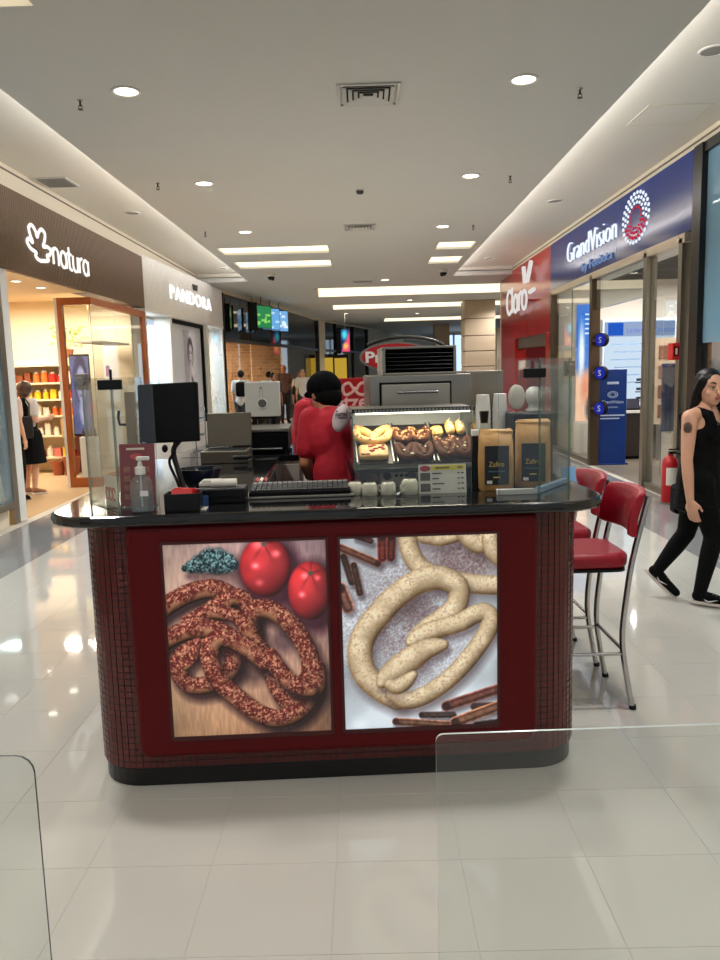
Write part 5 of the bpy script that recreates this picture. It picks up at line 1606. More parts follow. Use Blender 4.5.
# brick back wall (procedural brick: too far away to tell the bricks apart)
mb_ = bpy.data.materials.new('brick_wall'); mb_.use_nodes = True; nt = mb_.node_tree; bs = nt.nodes['Principled BSDF']
br = nt.nodes.new('ShaderNodeTexBrick'); br.inputs['Color1'].default_value = rgb(176, 126, 96); br.inputs['Color2'].default_value = rgb(216, 178, 146); br.inputs['Mortar'].default_value = rgb(232, 206, 170)
br.inputs['Scale'].default_value = 2.2; br.inputs['Mortar Size'].default_value = .02
tc = nt.nodes.new('ShaderNodeTexCoord'); mp = nt.nodes.new('ShaderNodeMapping'); mp.inputs['Rotation'].default_value = (PI / 2, 0, 0)
nt.links.new(tc.outputs['Object'], mp.inputs[0]); nt.links.new(mp.outputs[0], br.inputs[0]); nt.links.new(br.outputs[0], bs.inputs['Base Color']); bs.inputs['Roughness'].default_value = .8
q = MB(); q.box(-9.2, -3.55, 0, .2, 0, 2.9); tag(q.obj('wall_brick', mb_, None, (.6, 29.5, 0), (0, 0, .35)), kind='structure')
q = MB(); q.box(-11.0, -10.8, 20.7, 34, 0, 2.95); q.box(-11, -3.9, 20.72, 20.85, 0, 3.7); tag(q.obj('wall_curved_shop', M_WARMWALL), kind='structure')
# hanging screens before the dark glass
def flat_screen(name, label, loc, rz, w, h, paint, thick=.06, drop=.4):
    t = thing(name, label, 'screen', loc, rz)
    q = MB(); q.box(-w / 2, w / 2, -thick / 2, thick / 2, 0, h); q.obj('housing', M_BLACK, t)
    print_panel('picture', paint, w * .95, h * .94, print_mat('bright_screen', .9, .2), t, ori('front', (0, -thick / 2 - .002, h * .03)))
    q = MB(); q.cyl((0, 0, h), (0, 0, h + drop), .02, n=8); q.obj('ceiling_rod', M_STEEL, t)
    return t


def menu_img(c1, c2, n, seed):
    P = Print(40, 30, c1); rr = random.Random(seed)
    for k in range(n):
        x, y = rr.randrange(2, 34), rr.randrange(2, 26); P.img[y:y + 3, x:x + rr.randrange(4, 12)] = np.array(c2) / 255
    return P.img


for k, (p, c1, c2) in enumerate((((-2.90, 23.0), (36, 120, 72), (120, 190, 90)), ((-2.76, 24.0), (96, 156, 210), (170, 206, 236)), ((-2.60, 25.0), (104, 160, 214), (210, 230, 244)))):
    flat_screen('menu_screen', 'hanging %s menu screen before the curved dark glass, %s of three' % (('green', 'blue', 'pale blue')[k], ('left', 'middle', 'right')[k]), (p[0], p[1], 2.90), 1.0, .85, .66, menu_img(c1, c2, 9, k), drop=.24)
t = thing('hanging_board', 'black upright board hanging left of the green menu screen', 'board', (-3.06, 22.3, 2.80), .3)
q = MB(); q.box(-.13, .13, -.05, .05, 0, .78); q.obj('board_face', M_BLACK, t)
q = MB(); q.cyl((0, 0, .78), (0, 0, .96), .02, n=8); q.obj('rod', M_STEEL, t)
P = Print(24, 60, (20, 40, 90)); P.blend((220, 70, 110), np.clip((P.X / 24 + P.Y / 60 - .9) * 4, 0, 1)); P.blend((70, 200, 220), np.clip(1.4 - np.hypot((P.X - 10) / 8, (P.Y - 14) / 14), 0, 1)); P.blend((240, 180, 90), np.clip(1.3 - np.hypot((P.X - 12) / 8, (P.Y - 44) / 10), 0, 1))
t = flat_screen('tall_screen', 'tall colourful portrait screen hanging before the dark blue glass', (-.66, 30.5, 2.33), .15, .36, .9, P.img, .12, .57)
q = MB(); q.box(-.32, -.18, -.06, .06, -.05, .92); q.obj('black_side', M_BLACK, t)
# yellow lit panels low in the second bay
for k, (x, y) in enumerate(((-1.75, 33.6), (-1.2, 35.2))):
    t = thing('yellow_window', 'yellow lit window panel under the dark glass, %s of two' % ('left', 'right')[k], 'window', (x, y, 0), .15)
    q = MB(); q.box(-.75, .55, 0, .04, .1, 2.35); q.obj('frame', M_DFRAME, t)
    q = MB(); q.box(-.68, .48, -.01, 0, .9, 2.2); q.obj('panel', emit('yellow_lit', (196, 160, 56), .8), t)
# far hall: pillars, daylight windows, dark shopfronts
M_PIL = mat('beige_cladding', (204, 182, 156), .45, noise=.04, nscale=1.5)


def pillar(name, label, x, y, w, z1, joints):
    t = thing(name, label, 'pillar', (x, y, 0))
    q = MB(); q.box(-w / 2 + .02, w / 2 - .02, -w / 2 + .02, w / 2 - .02, 0, z1); q.obj('core', mat('joint_dark', (120, 100, 82), .8), t)
    for k in range(len(joints) - 1):
        q = MB(); q.box(-w / 2, w / 2, -w / 2, w / 2, joints[k] + .015, joints[k + 1] - .015); q.obj('cladding_panel', M_PIL, t, bevel=.006)


pillar('beige_pillar', 'large beige panelled square pillar left of the red shop', 3.87, 26.5, 1.0, 3.8, [0, .55, 1.1, 1.65, 2.15, 2.65, 3.2, 3.8])
pillar('beige_pillar', 'smaller distant beige pillar between the oven vent and the large pillar', 4.0, 40.0, .75, 3.8, [0, .9, 1.8, 2.7, 3.8])
t = thing('daylight_window', 'bright pale blue daylight window behind the oven, left of the large pillar', 'window', (5.6, 45.5, 0))
q = MB(); q.box(-1.3, 1.6, 0, .06, .2, 3.5); q.obj('panes', emit('daylight', (190, 216, 240), 1.3), t)
for x in (-1.3, -.35, .6, 1.55):
    q = MB(); q.box(x - .05, x + .05, -.06, .0, 0, 3.6); q.obj('mullion', M_WHITE, t)
q = MB(); q.box(-1.35, 1.65, -.06, .06, 3.5, 3.7); q.box(-1.35, 1.65, -.06, .06, 0, .2); q.obj('rail', M_WHITE, t)
t = thing('far_shopfront', 'far low dark shopfront with a small violet sign right of the large pillar', 'shopfront', (7.2, 33.0, 0))
q = MB(); q.box(-1.6, 2.5, 0, .3, 0, 3.2); q.obj('facade', mat('far_beige', (190, 170, 148), .6), t)
q = MB(); q.box(-1.4, 2.3, -.03, 0, 0, 1.8); q.obj('dark_opening', M_MATTE, t)
text('lettering', 'B', .45, .03, emit('violet_lit', (150, 120, 220), 1.2), t, ori('front', (-.85, -.05, 2.0)), 'LEFT')
q = MB(); q.box(-1.4, 2.3, -.02, 0, 1.85, 2.55); q.obj('sign_band', mat('violet_dark', (44, 26, 52), .5), t)
# ================================================================ RIGHT SHOPS
RX = 3.65
# blue optician sign box
gs = thing('blue_sign_box', 'long deep blue sign box with white lettering and dotted eye mark', 'shop sign', (RX, 8.92, 3.02))
M_BLUE = mat('gloss_blue', (16, 46, 122), .14, spec=.4)
q = MB(); q.box(-.05, .15, -.16, 6.28, 0, .84); q.obj('face', M_BLUE, gs, bevel=.006)
q = MB(); q.box(-.048, .148, -.172, -.16, .01, .83); q.obj('end_cap', emit('blue_end', (14, 40, 150), .55), gs)
M_GV = emit('sign_white', (236, 244, 255), 1.0)
text('lettering', 'GrandVision', .50, .03, M_GV, gs, ori('right', (-.065, 5.03, .32)), 'LEFT', 2.62, bold=-.016)
text('byline', 'by Fotótica', .20, .02, emit('sign_pale', (150, 180, 230), .45), gs, ori('right', (-.065, 4.10, .075)), 'LEFT', 1.55, bold=-.004)
q = MB(); q2 = MB(); cy, cz = 1.62, .46
for ring, (r, n, s_) in enumerate(((.36, 26, .024), (.29, 22, .023), (.22, 18, .020), (.155, 13, .017))):
    for k in range(n):
        a = 2 * PI * (k + .5 * (ring % 2)) / n; y = r * 1.35 * math.cos(a); z = r * .86 * math.sin(a)
        red = (ring >= 1 and math.sin(a) < -.25) or (ring == 3) or (ring == 2 and math.sin(a) < .1 and abs(math.cos(a)) < .8)
        (q2 if red else q).ball((-.055, cy + y, cz + z), (.012, s_ * 1.5, s_), 8, 5)
q.obj('eye_mark_white_dots', M_GV, gs, smooth=80, kind='stuff'); q2.obj('eye_mark_red_dots', emit('sign_redlit', (206, 40, 62), .9), gs, smooth=80, kind='stuff')
# glass front of the optician
gf = thing('optician_front', 'optician glass front with bronze and steel mullions around an open doorway', 'shopfront', (RX, 8.92, 0))
for y, w, m in ((.06, .10, M_STEEL), (1.16, .11, M_STEEL), (3.52, .12, M_BRONZE), (6.14, .10, M_BRONZE)):
    q = MB(); q.box(-.06, .08, y, y + w, 0, 2.98); q.obj('mullion', m, gf, bevel=.004)
q = MB(); q.box(-.06, .08, 0, 6.28, 2.92, 3.02); q.obj('head_rail', mat('pale_rail', (214, 200, 176), .35, .4), gf)  # pale warm metal rail over the whole front
q = MB(); q.box(-.04, .06, .16, 1.16, 0, .08); q.obj('sill', M_STEEL, gf)
q = MB(); q.box(-.04, .06, 3.64, 6.14, 0, .08); q.obj('sill', M_STEEL, gf)
for y0, y1 in ((.16, 1.16), (3.64, 4.86), (4.9, 6.14)):
    q = MB(); q.box(-.006, .006, y0, y1, .08, 2.92); q.m = [1, 1, 1, 0, 1, 0]; q.obj('pane', [M_GLASS, M_EDGE], gf)
q = MB(); q.box(-.02, .03, 1.27, 3.52, 2.45, 2.92); q.obj('door_header_glass', thin_glass('shop_glass_clear', (236, 240, 238), 1.0), gf)
# interior shell
q = MB(); q.box(RX, 7.5, 8.9, 15.3, -.05, -.001); tag(q.obj('floor_optician', mat('grey_shop_floor', (128, 118, 104), .3)), kind='structure')
q = MB(); q.box(7.4, 7.5, 8.9, 15.3, 0, 3.4); q.box(RX + .1, 7.5, 15.15, 15.25, 0, 3.8); q.box(RX + .1, 7.5, 8.78, 8.88, 0, 3.8)
tag(q.obj('wall_optician', mat('shop_white', (232, 222, 208), .6)), kind='structure')
q = MB(); q.box(RX + .6, 7.5, 8.9, 15.3, 3.25, 3.35); tag(q.obj('ceiling_optician', mat('dark_ceiling', (38, 38, 40), .7)), kind='structure')
q = MB()
for k in range(8): q.box(RX + .6, 7.4, 9.2 + k * .75, 9.28 + k * .75, 3.1, 3.25)
q.obj('ceiling_beam', mat('dark_ceiling'), bpy.data.objects['ceiling_optician'])
q = MB(); q.box(RX + .02, RX + .7, 8.9, 15.2, 3.06, 3.2); tag(q.obj('ceiling_optician_soffit', M_WHITE), kind='structure')
for k, y in enumerate((9.6, 11.2, 13.4)):
    downlight(RX + .35, y, 3.06, 'small downlight just inside the optician window, %s of three' % ('nearest', 'middle', 'farthest')[k], lamp=False).scale = (.7, .7, 1)
# illuminated contact lens display
t = thing('lens_display', 'tall white backlit contact lens display wall panel with blue heading', 'display', (5.04, 14.6, 0))
q = MB(); q.box(-.62, .75, 0, .30, .12, 2.42); q.obj('cabinet', mat('display_white', (226, 234, 244), .3), t, bevel=.01)
q = MB(); q.box(-.58, .71, -.006, 0, .2, 2.38); q.obj('lit_face', emit('lit_face', (212, 232, 250), .85), t)
q = MB(); q.box(-.58, .71, -.012, -.006, 2.10, 2.36); q.obj('heading_band', emit('heading_band', (168, 190, 230), .7), t)
q = MB(); q.box(-.52, -.24, -.016, -.012, 2.12, 2.35); q.obj('blue_square', emit('blue_square', (40, 96, 206), .8), t)
text('heading', 'Lentes de Contato', .13, .003, mat('heading_blue', (60, 84, 150), .5), t, ori('front', (-.18, -.014, 2.17)), 'LEFT', .86)
rr = random.Random(8)
for k in range(6):
    q = MB(); z = 1.95 - k * .14; x0 = -.46 + .06 * (k % 2); q.box(x0, x0 + rr.uniform(.5, .9), -.009, -.006, z, z + .022); q.obj('text_line', mat('line_grey', (130, 160, 196), .5), t)
for k in range(2):
    q = MB(); q.lathe([(.045, 0), (.045, .004)], 16, M=ori('front', (.60, -.006, 1.72 - k * .17))); q.obj('round_icon', mat('icon_blue', (60, 90, 150), .5), t)
for r_ in range(5):
    for c_ in range(2):
        q = MB(); z = 1.28 - r_ * .17; x = .02 + c_ * .26; q.box(x, x + .17, -.009, -.006, z, z + .05); q.box(x - .02, x + .19, -.009, -.006, z - .04, z - .02); q.obj('logo_bar', mat('logo_dark', (40, 44, 60), .5) if r_ < 4 else mat('sachet_red'), t)
q = MB(); q.box(.46, .64, -.012, -.006, .78, 1.28); q.obj('photo', mat('photo_dark', (44, 40, 56), .4, noise=.6, nscale=9), t)
# blue totem
t = thing('blue_totem', 'blue freestanding totem sign standing in the optician doorway', 'totem', (3.98, 12.6, 0), -.05)
q = MB(); q.box(-.22, .22, -.06, .06, .0, 1.52); q.obj('board', mat('totem_blue', (14, 50, 118), .4), t, bevel=.008)
q = MB(); q.box(-.09, .09, -.063, -.06, 1.285, 1.325); q.obj('heading_bar', mat('totem_white', (190, 204, 226), .5), t)
text('lettering', 'GrandVision', .075, .003, mat('totem_white'), t, ori('front', (0, -.062, .98)), 'CENTER', .34)
text('lettering', 'by Fotótica', .04, .003, mat('totem_white'), t, ori('front', (0, -.062, .91)), 'CENTER', .16)
for k in range(2):
    q = MB(); q.box(-.19, .19 - .08 * k, -.063, -.06, .78 - k * .05, .80 - k * .05); q.obj('text_line', mat('totem_white'), t)
q = MB()
for k in range(16):
    a = 2 * PI * k / 16; q.ball((.075 * math.cos(a), -.062, 1.12 + .05 * math.sin(a)), (.010, .003, .008), 6, 4)
    q.ball((.045 * math.cos(a + .2), -.062, 1.12 + .03 * math.sin(a + .2)), (.007, .003, .006), 6, 4)
q.obj('eye_mark', mat('totem_white'), t, kind='stuff')
q = MB(); q.box(-.24, .24, -.14, .14, 0, .02); q.obj('base_plate', mat('totem_blue'), t)
# round blade signs on the doorway mullion
for k, z in enumerate((1.98, 1.47, .92)):
    t = thing('blade_sign', 'round blue blade sign on the bronze doorway mullion, %s of three' % ('top', 'middle', 'bottom')[k], 'sign', (RX - .0, 12.40, z), -.95)
    q = MB(); q.lathe([(.105, -.04), (.105, .04)], 28, M=ori('front', (.12, 0, 0))); q.obj('drum', M_MATTE, t, smooth=40)
    q = MB(); q.lathe([(.095, .04), (.095, .046)], 28, M=ori('front', (.12, 0, 0))); q.obj('face', emit('blade_blue', (44, 56, 190), .55), t, smooth=40)
    text('lettering', 'S', .13, .004, mat('totem_white'), t, ori('front', (.12, -.048, -.045)), 'CENTER')
    q = MB(); q.box(-.05, .02, -.02, .02, -.02, .02); q.obj('bracket', M_BRONZE, t)
# poster behind the left panes
P = Print(40, 150, (46, 112, 206)); P.blend((236, 190, 160), np.clip((P.Y - 78) / 16, 0, 1)); P.blend((240, 246, 252), np.clip(1.5 - np.hypot((P.X - 10) / 5, (P.Y - 62) / 34), 0, 1))
P.blend((226, 150, 120), np.clip(1.4 - np.hypot((P.X - 20) / 12, (P.Y - 104) / 20), 0, 1)); P.blend((40, 40, 60), np.clip(1.5 - np.hypot((P.X - 27) / 8, (P.Y - 134) / 14), 0, 1))
for y in (12, 18, 24, 30, 36): P.img[y:y + 2, 16:34] = (.85, .92, 1)
t = thing('tall_poster', 'tall backlit blue and peach poster panel in the optician window', 'poster', (4.07, 14.35, 0), -.15)
q = MB(); q.box(-.20, .20, 0, .06, .55, 2.72); q.obj('light_box', M_WHITE, t)
print_panel('print', P.img, .38, 2.1, print_mat('bright_screen', .9, .2), t, ori('front', (0, -.002, .58)))
q = MB(); q.box(-.22, .22, -.05, .10, 0, .55); q.obj('base', mat('shop_white'), t)
# dark desk and blue glasses cabinets
t = thing('dark_desk', 'dark reception desk with small screens behind the blue totem', 'desk', (4.72, 13.4, 0))
q = MB(); q.box(-.45, .55, -.25, .25, .05, .78); q.obj('front', mat('desk_dark', (40, 32, 28), .4), t)
q = MB(); q.box(-.48, .58, -.28, .28, .78, .82); q.obj('top', M_WHITE, t)
q = MB(); q.box(-.42, .52, -.22, .22, 0, .05); q.obj('kick', M_MATTE, t)
for k in range(2):
    o = thing('glasses_tray', 'small dark eyeglasses tray on the reception desk, %s of two' % ('left', 'right')[k], 'tray', (4.55 + k * .38, 13.35, .82))
    q = MB(); q.box(-.15, .15, -.08, .08, 0, .03); q.obj('base', M_MATTE, o)
    q = MB(); q.box(-.15, .15, 0, .02, 0, .20, 0, Matrix.Rotation(-.3, 4, 'X')); q.obj('panel', mat('panel_navy', (36, 38, 58), .3, noise=.4, nscale=30), o)
for k, (x, y, w, h) in enumerate(((4.6, 11.1, .62, 1.55), (4.15, 9.75, .40, 1.62))):
    t = thing('eyewear_cabinet', 'blue eyewear cabinet with glass shelves inside the optician, ' + ('farther and larger', 'nearer, beside the mullion')[k], 'cabinet', (x, y, 0))
    M_CB = mat('cabinet_blue', (40, 72, 124), .35)
    q = MB(); q.box(-w / 2, w / 2, .18, .22, 0, h); q.obj('back', M_CB, t)
    q = MB(); q.box(-w / 2, w / 2, -.2, .2, 0, .62); q.obj('base', mat('cabinet_pale', (196, 186, 170), .4), t)
    for s in (-1, 1):
        q = MB(); q.box(s * w / 2 - .015, s * w / 2 + .015, -.2, .2, .62, h); q.obj('side', M_GLASS, t)
    for i in range(4):
        z = .72 + i * .22
        q = MB(); q.box(-w / 2 + .015, w / 2 - .015, -.18, .18, z, z + .012); q.obj('shelf', M_GLASS, t)
        for j in range(3):
            x_ = -w * .3 + j * w * .3
            q = MB(); q.tube([(x_ - .055 + .028 * math.cos(a), -.05, z + .045 + .02 * math.sin(a)) for a in np.linspace(0, 2 * PI, 9)[:-1]], .004, 5, True); q.tube([(x_ + .02 + .028 * math.cos(a), -.05, z + .045 + .02 * math.sin(a)) for a in np.linspace(0, 2 * PI, 9)[:-1]], .004, 5, True); q.obj('spectacles', M_MATTE, t)
    q = MB(); q.box(-w / 2 - .01, w / 2 + .01, -.21, .22, h, h + .04); q.obj('top', M_CB, t)
t = thing('wall_pictures', 'pale wall board of small product pictures inside the optician', 'board', (5.2, 12.7, 0), -.5)
q = MB(); q.box(-.5, .5, 0, .04, .6, 2.0); q.obj('board', mat('board_pale', (232, 206, 178), .5), t)
for r_ in range(4):
    for c_ in range(3):
        q = MB(); q.box(-.42 + c_ * .30, -.2 + c_ * .30, -.01, 0, .7 + r_ * .32, .92 + r_ * .32); q.obj('picture', mat('picture_sepia', (150, 104, 84), .5, noise=.5, nscale=14), t)
for s in (-.4, .4):
    q = MB(); q.box(s - .03, s + .03, 0, .04, 0, .6); q.obj('leg', M_STEEL, t)
# fire extinguisher on a stand and alarm box
t = thing('fire_extinguisher', 'red fire extinguisher with pale label standing by the optician window', 'extinguisher', (3.48, 8.86, 0))
q = MB(); q.lathe([(.085, .02), (.09, .035), (.09, .46), (.075, .52), (.03, .55), (.03, .57)], 24); q.obj('cylinder', mat('extinguisher_red', (168, 14, 26), .3), t, smooth=50)
q = MB(); q.box(-.02, .05, -.02, .02, .57, .60); q.box(-.02, .10, -.012, .012, .615, .63); q.obj('valve', M_BLACK, t)
q = MB(); q.tube(catmull([(.03, -.03, .59), (.10, -.06, .55), (.105, -.05, .35), (.095, -.03, .2)], 6), .010, 8); q.obj('hose', M_BLACK, t, smooth=60)
v = MB()
for k in range(9):
    a0 = -2.4 + k * .16; v.add([(.0915 * math.cos(a0), .0915 * math.sin(a0), .22), (.0915 * math.cos(a0 + .16), .0915 * math.sin(a0 + .16), .22), (.0915 * math.cos(a0 + .16), .0915 * math.sin(a0 + .16), .42), (.0915 * math.cos(a0), .0915 * math.sin(a0), .42)], [(0, 1, 2, 3)])
v.obj('paper_label', mat('paper_white'), t)
q = MB(); q.lathe([(.10, 0), (.10, .02)], 24); q.obj('stand_ring', M_STEEL, t, smooth=40)
t = thing('alarm_box', 'red fire alarm call box on the steel mullion at right', 'alarm box', (RX - .09, 9.03, 1.63))
q = MB(); q.box(-.05, .03, -.07, .07, 0, .19); q.obj('case', mat('alarm_red', (196, 34, 34), .35), t, bevel=.006)
q = MB(); q.box(-.04, .02, -.076, -.07, .04, .15); q.obj('window', mat('alarm_dark', (110, 24, 26), .2), t)
q = MB(); q.box(-.02, .0, -.08, -.076, .06, .13); q.obj('lever', M_WHITE, t)

# far right shopfront with pale blue film
t = thing('film_shopfront', 'dark framed glass shopfront with pale blue film on top at the right edge', 'shopfront', (RX, 4.2, 0))
q = MB(); q.box(-.07, .1, 4.30, 4.52, 0, 3.86); q.obj('dark_mullion', mat('dark_mullion', (30, 26, 24), .3, .3), t, bevel=.005)
q = MB(); q.box(-.05, .1, 0, 4.30, 3.76, 3.86); q.obj('top_rail', M_DFRAME, t)
q = MB(); q.box(-.006, .006, 0, 4.30, 1.80, 3.76); q.m = [1, 1, 1, 0, 1, 0]; q.obj('film_pane', [thin_glass('blue_film', (176, 206, 224), 1.0, .55, (146, 186, 208)), M_EDGE], t)
q = MB(); q.box(-.006, .006, 0, 4.30, .1, 1.80); q.m = [1, 1, 1, 0, 1, 0]; q.obj('clear_pane', [M_GLASS, M_EDGE], t)
q = MB(); q.box(-.05, .08, 0, 4.30, 0, .1); q.obj('sill', M_DFRAME, t)
q = MB(); q.box(RX, 7.5, 4.0, 8.75, -.05, -.001); tag(q.obj('floor_film_shop', mat('grey_shop_floor')), kind='structure')
q = MB(); q.box(6.6, 6.7, 4.0, 8.75, 0, 3.7); q.box(RX + .1, 6.7, 8.68, 8.76, 0, 3.7); q.box(RX + .1, 6.7, 4.0, 4.1, 0, 3.7); tag(q.obj('wall_film_shop', mat('grey_wall', (170, 170, 166), .6)), kind='structure')
q = MB(); q.box(RX + .1, 6.7, 4.0, 8.75, 3.7, 3.8); tag(q.obj('ceiling_film_shop', M_WHITE), kind='structure')
t = thing('patterned_sheet', 'white sheet with green leaf pattern behind the woman, inside the far right shop window', 'panel', (3.95, 8.45, 0))
q = MB(); q.box(-.12, .5, 0, .02, 1.42, 1.70); q.obj('sheet', mat('sheet_white', (214, 220, 214), .6), t)
for i in range(3):
    for j in range(6):
        q = MB(); q.ball((-.06 + j * .09, -.004, 1.48 + i * .08), (.026, .004, .018), 8, 5); q.obj('leaf_print', mat('leaf_print', (120, 158, 140), .6), t)
q = MB(); q.cyl((.2, .01, 0), (.2, .01, 1.42), .015); q.obj('pole', M_STEEL, t)

# ---- red phone shop
rf = thing('red_shopfront', 'glossy red phone shop front with white letters and a dark doorway', 'shopfront', (RX, 15.25, 0))
M_CR = mat('gloss_red', (176, 30, 22), .18, spec=.6)
q = MB(); q.box(-.02, .25, 0, 5.45, 2.25, 3.88); q.obj('fascia', M_CR, rf, bevel=.006)
q = MB(); q.box(-.02, .25, 0, .45, 0, 2.25); q.obj('pier', M_CR, rf, bevel=.006)
q = MB(); q.box(-.02, .25, 3.6, 5.45, 0, 2.25); q.obj('pier', M_CR, rf, bevel=.006)
q = MB(); q.box(.05, .25, .45, 3.6, 2.02, 2.25); q.obj('shutter_box', mat('shutter_grey', (120, 108, 96), .4, .5), rf)
M_CL = emit('claro_white', (236, 232, 228), .8)
Mc = ori('right', (-.17, 3.80, 2.83))
word('letter', 'Claro', .74, .046, M_CL, rf, Mc, 1.58)
for z0, z1, y0, y1 in ((3.36, 3.70, 1.72, 1.86), (3.36, 3.72, 1.48, 1.12), (3.12, 3.14, 1.22, .86)):
    q = MB(); q.tube([(-.17, y0, z0), (-.17, y1, z1)], .045, 8); q.obj('accent_ray', M_CL, rf, smooth=50)
q = MB(); q.box(-.15, -.0, 1.5, 3.6, 2.96, 3.0); q.obj('letter_mount', M_CR, rf)
q = MB(); q.box(RX + .2, 6.5, 15.3, 20.7, -.05, 0); tag(q.obj('floor_red_shop', mat('grey_shop_floor')), kind='structure')
q = MB(); q.box(6.4, 6.5, 15.3, 20.7, 0, 2.6); q.box(RX + .25, 6.5, 20.6, 20.7, 0, 2.6); tag(q.obj('wall_red_shop', mat('shop_red', (190, 16, 36), .5)), kind='structure')
q = MB(); q.box(RX + .25, 6.5, 15.3, 20.7, 2.55, 2.65); tag(q.obj('ceiling_red_shop', mat('dark_ceiling')), kind='structure')
t = thing('phone_counter', 'dark display counter inside the red phone shop doorway', 'counter', (4.6, 18.2, 0))
q = MB(); q.box(-.3, .3, -.8, .8, 0, .95); q.obj('body', M_MATTE, t)
q = MB(); q.box(-.32, .32, -.82, .82, .95, 1.0); q.obj('top', mat('mount_grey', (150, 130, 120), .5), t)
# ================================================================ PEOPLE
M_SKIN = mat('skin_light', (214, 164, 136), .5, noise=.04, nscale=25)
M_SKIN2 = mat('skin_tan', (170, 112, 82), .5, noise=.04, nscale=25)
M_HAIR = mat('black_hair', (11, 9, 9), .42, spec=.3, noise=.3, nscale=60, stretch=(1, 1, .1), bump=.3, bscale=80)
M_HAIRB = mat('brown_hair', (72, 48, 32), .45, noise=.3, nscale=60, stretch=(1, 1, .1))
M_BLK = mat('black_cloth', (8, 8, 9), .85, spec=.2, bump=.2, bscale=60)
M_REDC = mat('red_shirt_cloth', (160, 4, 30), .8, bump=.35, bscale=12)


def V(*a): return Vector(a)


def remeshed(name, mb, voxel, m, parent, smooth=3):
    me = mb.mesh(name, m)
    o = bpy.data.objects.new('t', me); COL.objects.link(o)
    md = o.modifiers.new('r', 'REMESH'); md.mode = 'VOXEL'; md.voxel_size = voxel; md.use_smooth_shade = True
    sm = o.modifiers.new('s', 'SMOOTH'); sm.iterations = smooth; sm.factor = .5
    dg = bpy.context.evaluated_depsgraph_get(); dg.update()
    m2 = bpy.data.meshes.new_from_object(o.evaluated_get(dg)); m2.name = name
    bpy.data.objects.remove(o)
    m2.materials.clear(); m2.materials.append(m)
    m2.polygons.foreach_set('use_smooth', [True] * len(m2.polygons))
    r = bpy.data.objects.new(name, m2); COL.objects.link(r); r.parent = parent
    return r


def ell(mb, c, r, rot=None, nu=16, nv=10):
    M = Matrix.Translation(Vector(c)) @ (rot.to_4x4() if rot else Matrix.Identity(4))
    return mb.ball((0, 0, 0), r, nu, nv, 0, M)


def hand(mb, wrist, d, palm_n, thumb_dir, s=1.0, curl=.35):
    """palm plus five separate bent fingers; d = finger direction, palm_n = out of the palm, thumb_dir = side of the thumb"""
    d = d.normalized(); palm_n = (palm_n - d * palm_n.dot(d)).normalized(); side = (thumb_dir - d * thumb_dir.dot(d) - palm_n * thumb_dir.dot(palm_n)).normalized()
    pc = wrist + d * .048 * s
    R = Matrix((side, palm_n, d)).transposed()
    ell(mb, pc, (.040 * s, .015 * s, .050 * s), R)
    mb.capsule(wrist - d * .02 * s, .024 * s, wrist + d * .02 * s, .024 * s)
    for k, (off, L) in enumerate(((.030, .072), (.010, .080), (-.010, .074), (-.029, .058))):
        p = pc + side * off * s + d * .036 * s; dirv = d.copy(); r = .0088 * s
        for j, fr in enumerate((.45, .32, .23)):
            ax = dirv.lerp(palm_n, 0); a = curl * (.6 + .5 * j + .08 * k)
            dirv = (dirv * math.cos(a) + palm_n * math.sin(a)).normalized() if j == 0 else (dirv * math.cos(curl) + (palm_n - dirv * palm_n.dot(dirv)).normalized() * math.sin(curl)).normalized()
            q_ = p + dirv * L * fr * s
            mb.capsule(p, r, q_, r * .92, 8); p = q_; r *= .92
    p = wrist + d * .02 * s + side * .026 * s
    a = p + (side * .55 + d * .75 + palm_n * .25).normalized() * .040 * s
    b_ = a + (side * .15 + d * .95 + palm_n * .35).normalized() * .034 * s
    mb.capsule(p, .013 * s, a, .010 * s, 8); mb.capsule(a, .010 * s, b_, .0085 * s, 8)


def frame(deg):
    """forward and left vectors of a person facing deg (0 = toward the camera, -Y; 90 = toward +X)"""
    a = math.radians(deg); f = V(math.sin(a), -math.cos(a), 0); l = V(math.cos(a), math.sin(a), 0)     # l = person's left
    return f, l


def stand(deg, h=1.65):
    f, l = frame(deg); k = h / 1.65; z = V(0, 0, 1)
    J = {'f': f, 'l': l, 'k': k, 'hf': f.copy(), 'head': (z * 1.535 + f * .02) * k, 'neck': (z * 1.40 - f * .01) * k, 'chest': z * 1.22 * k, 'waist': z * 1.03 * k, 'pelvis': (z * .90 - f * .01) * k}
    for s, n in ((1, 'L'), (-1, 'R')):
        J['sh' + n] = (z * 1.355 + l * s * .165) * k; J['el' + n] = (z * 1.08 + l * s * .205 - f * .02) * k; J['wr' + n] = (z * .85 + l * s * .21 + f * .04) * k
        J['hip' + n] = (z * .87 + l * s * .088) * k; J['kn' + n] = (z * .48 + l * s * .09 + f * .015) * k; J['an' + n] = (z * .08 + l * s * .085 - f * .02) * k
        J['toe' + n] = (z * .025 + l * s * .10 + f * .13) * k
        J['hd' + n] = (-z + f * .15).normalized()
    return J


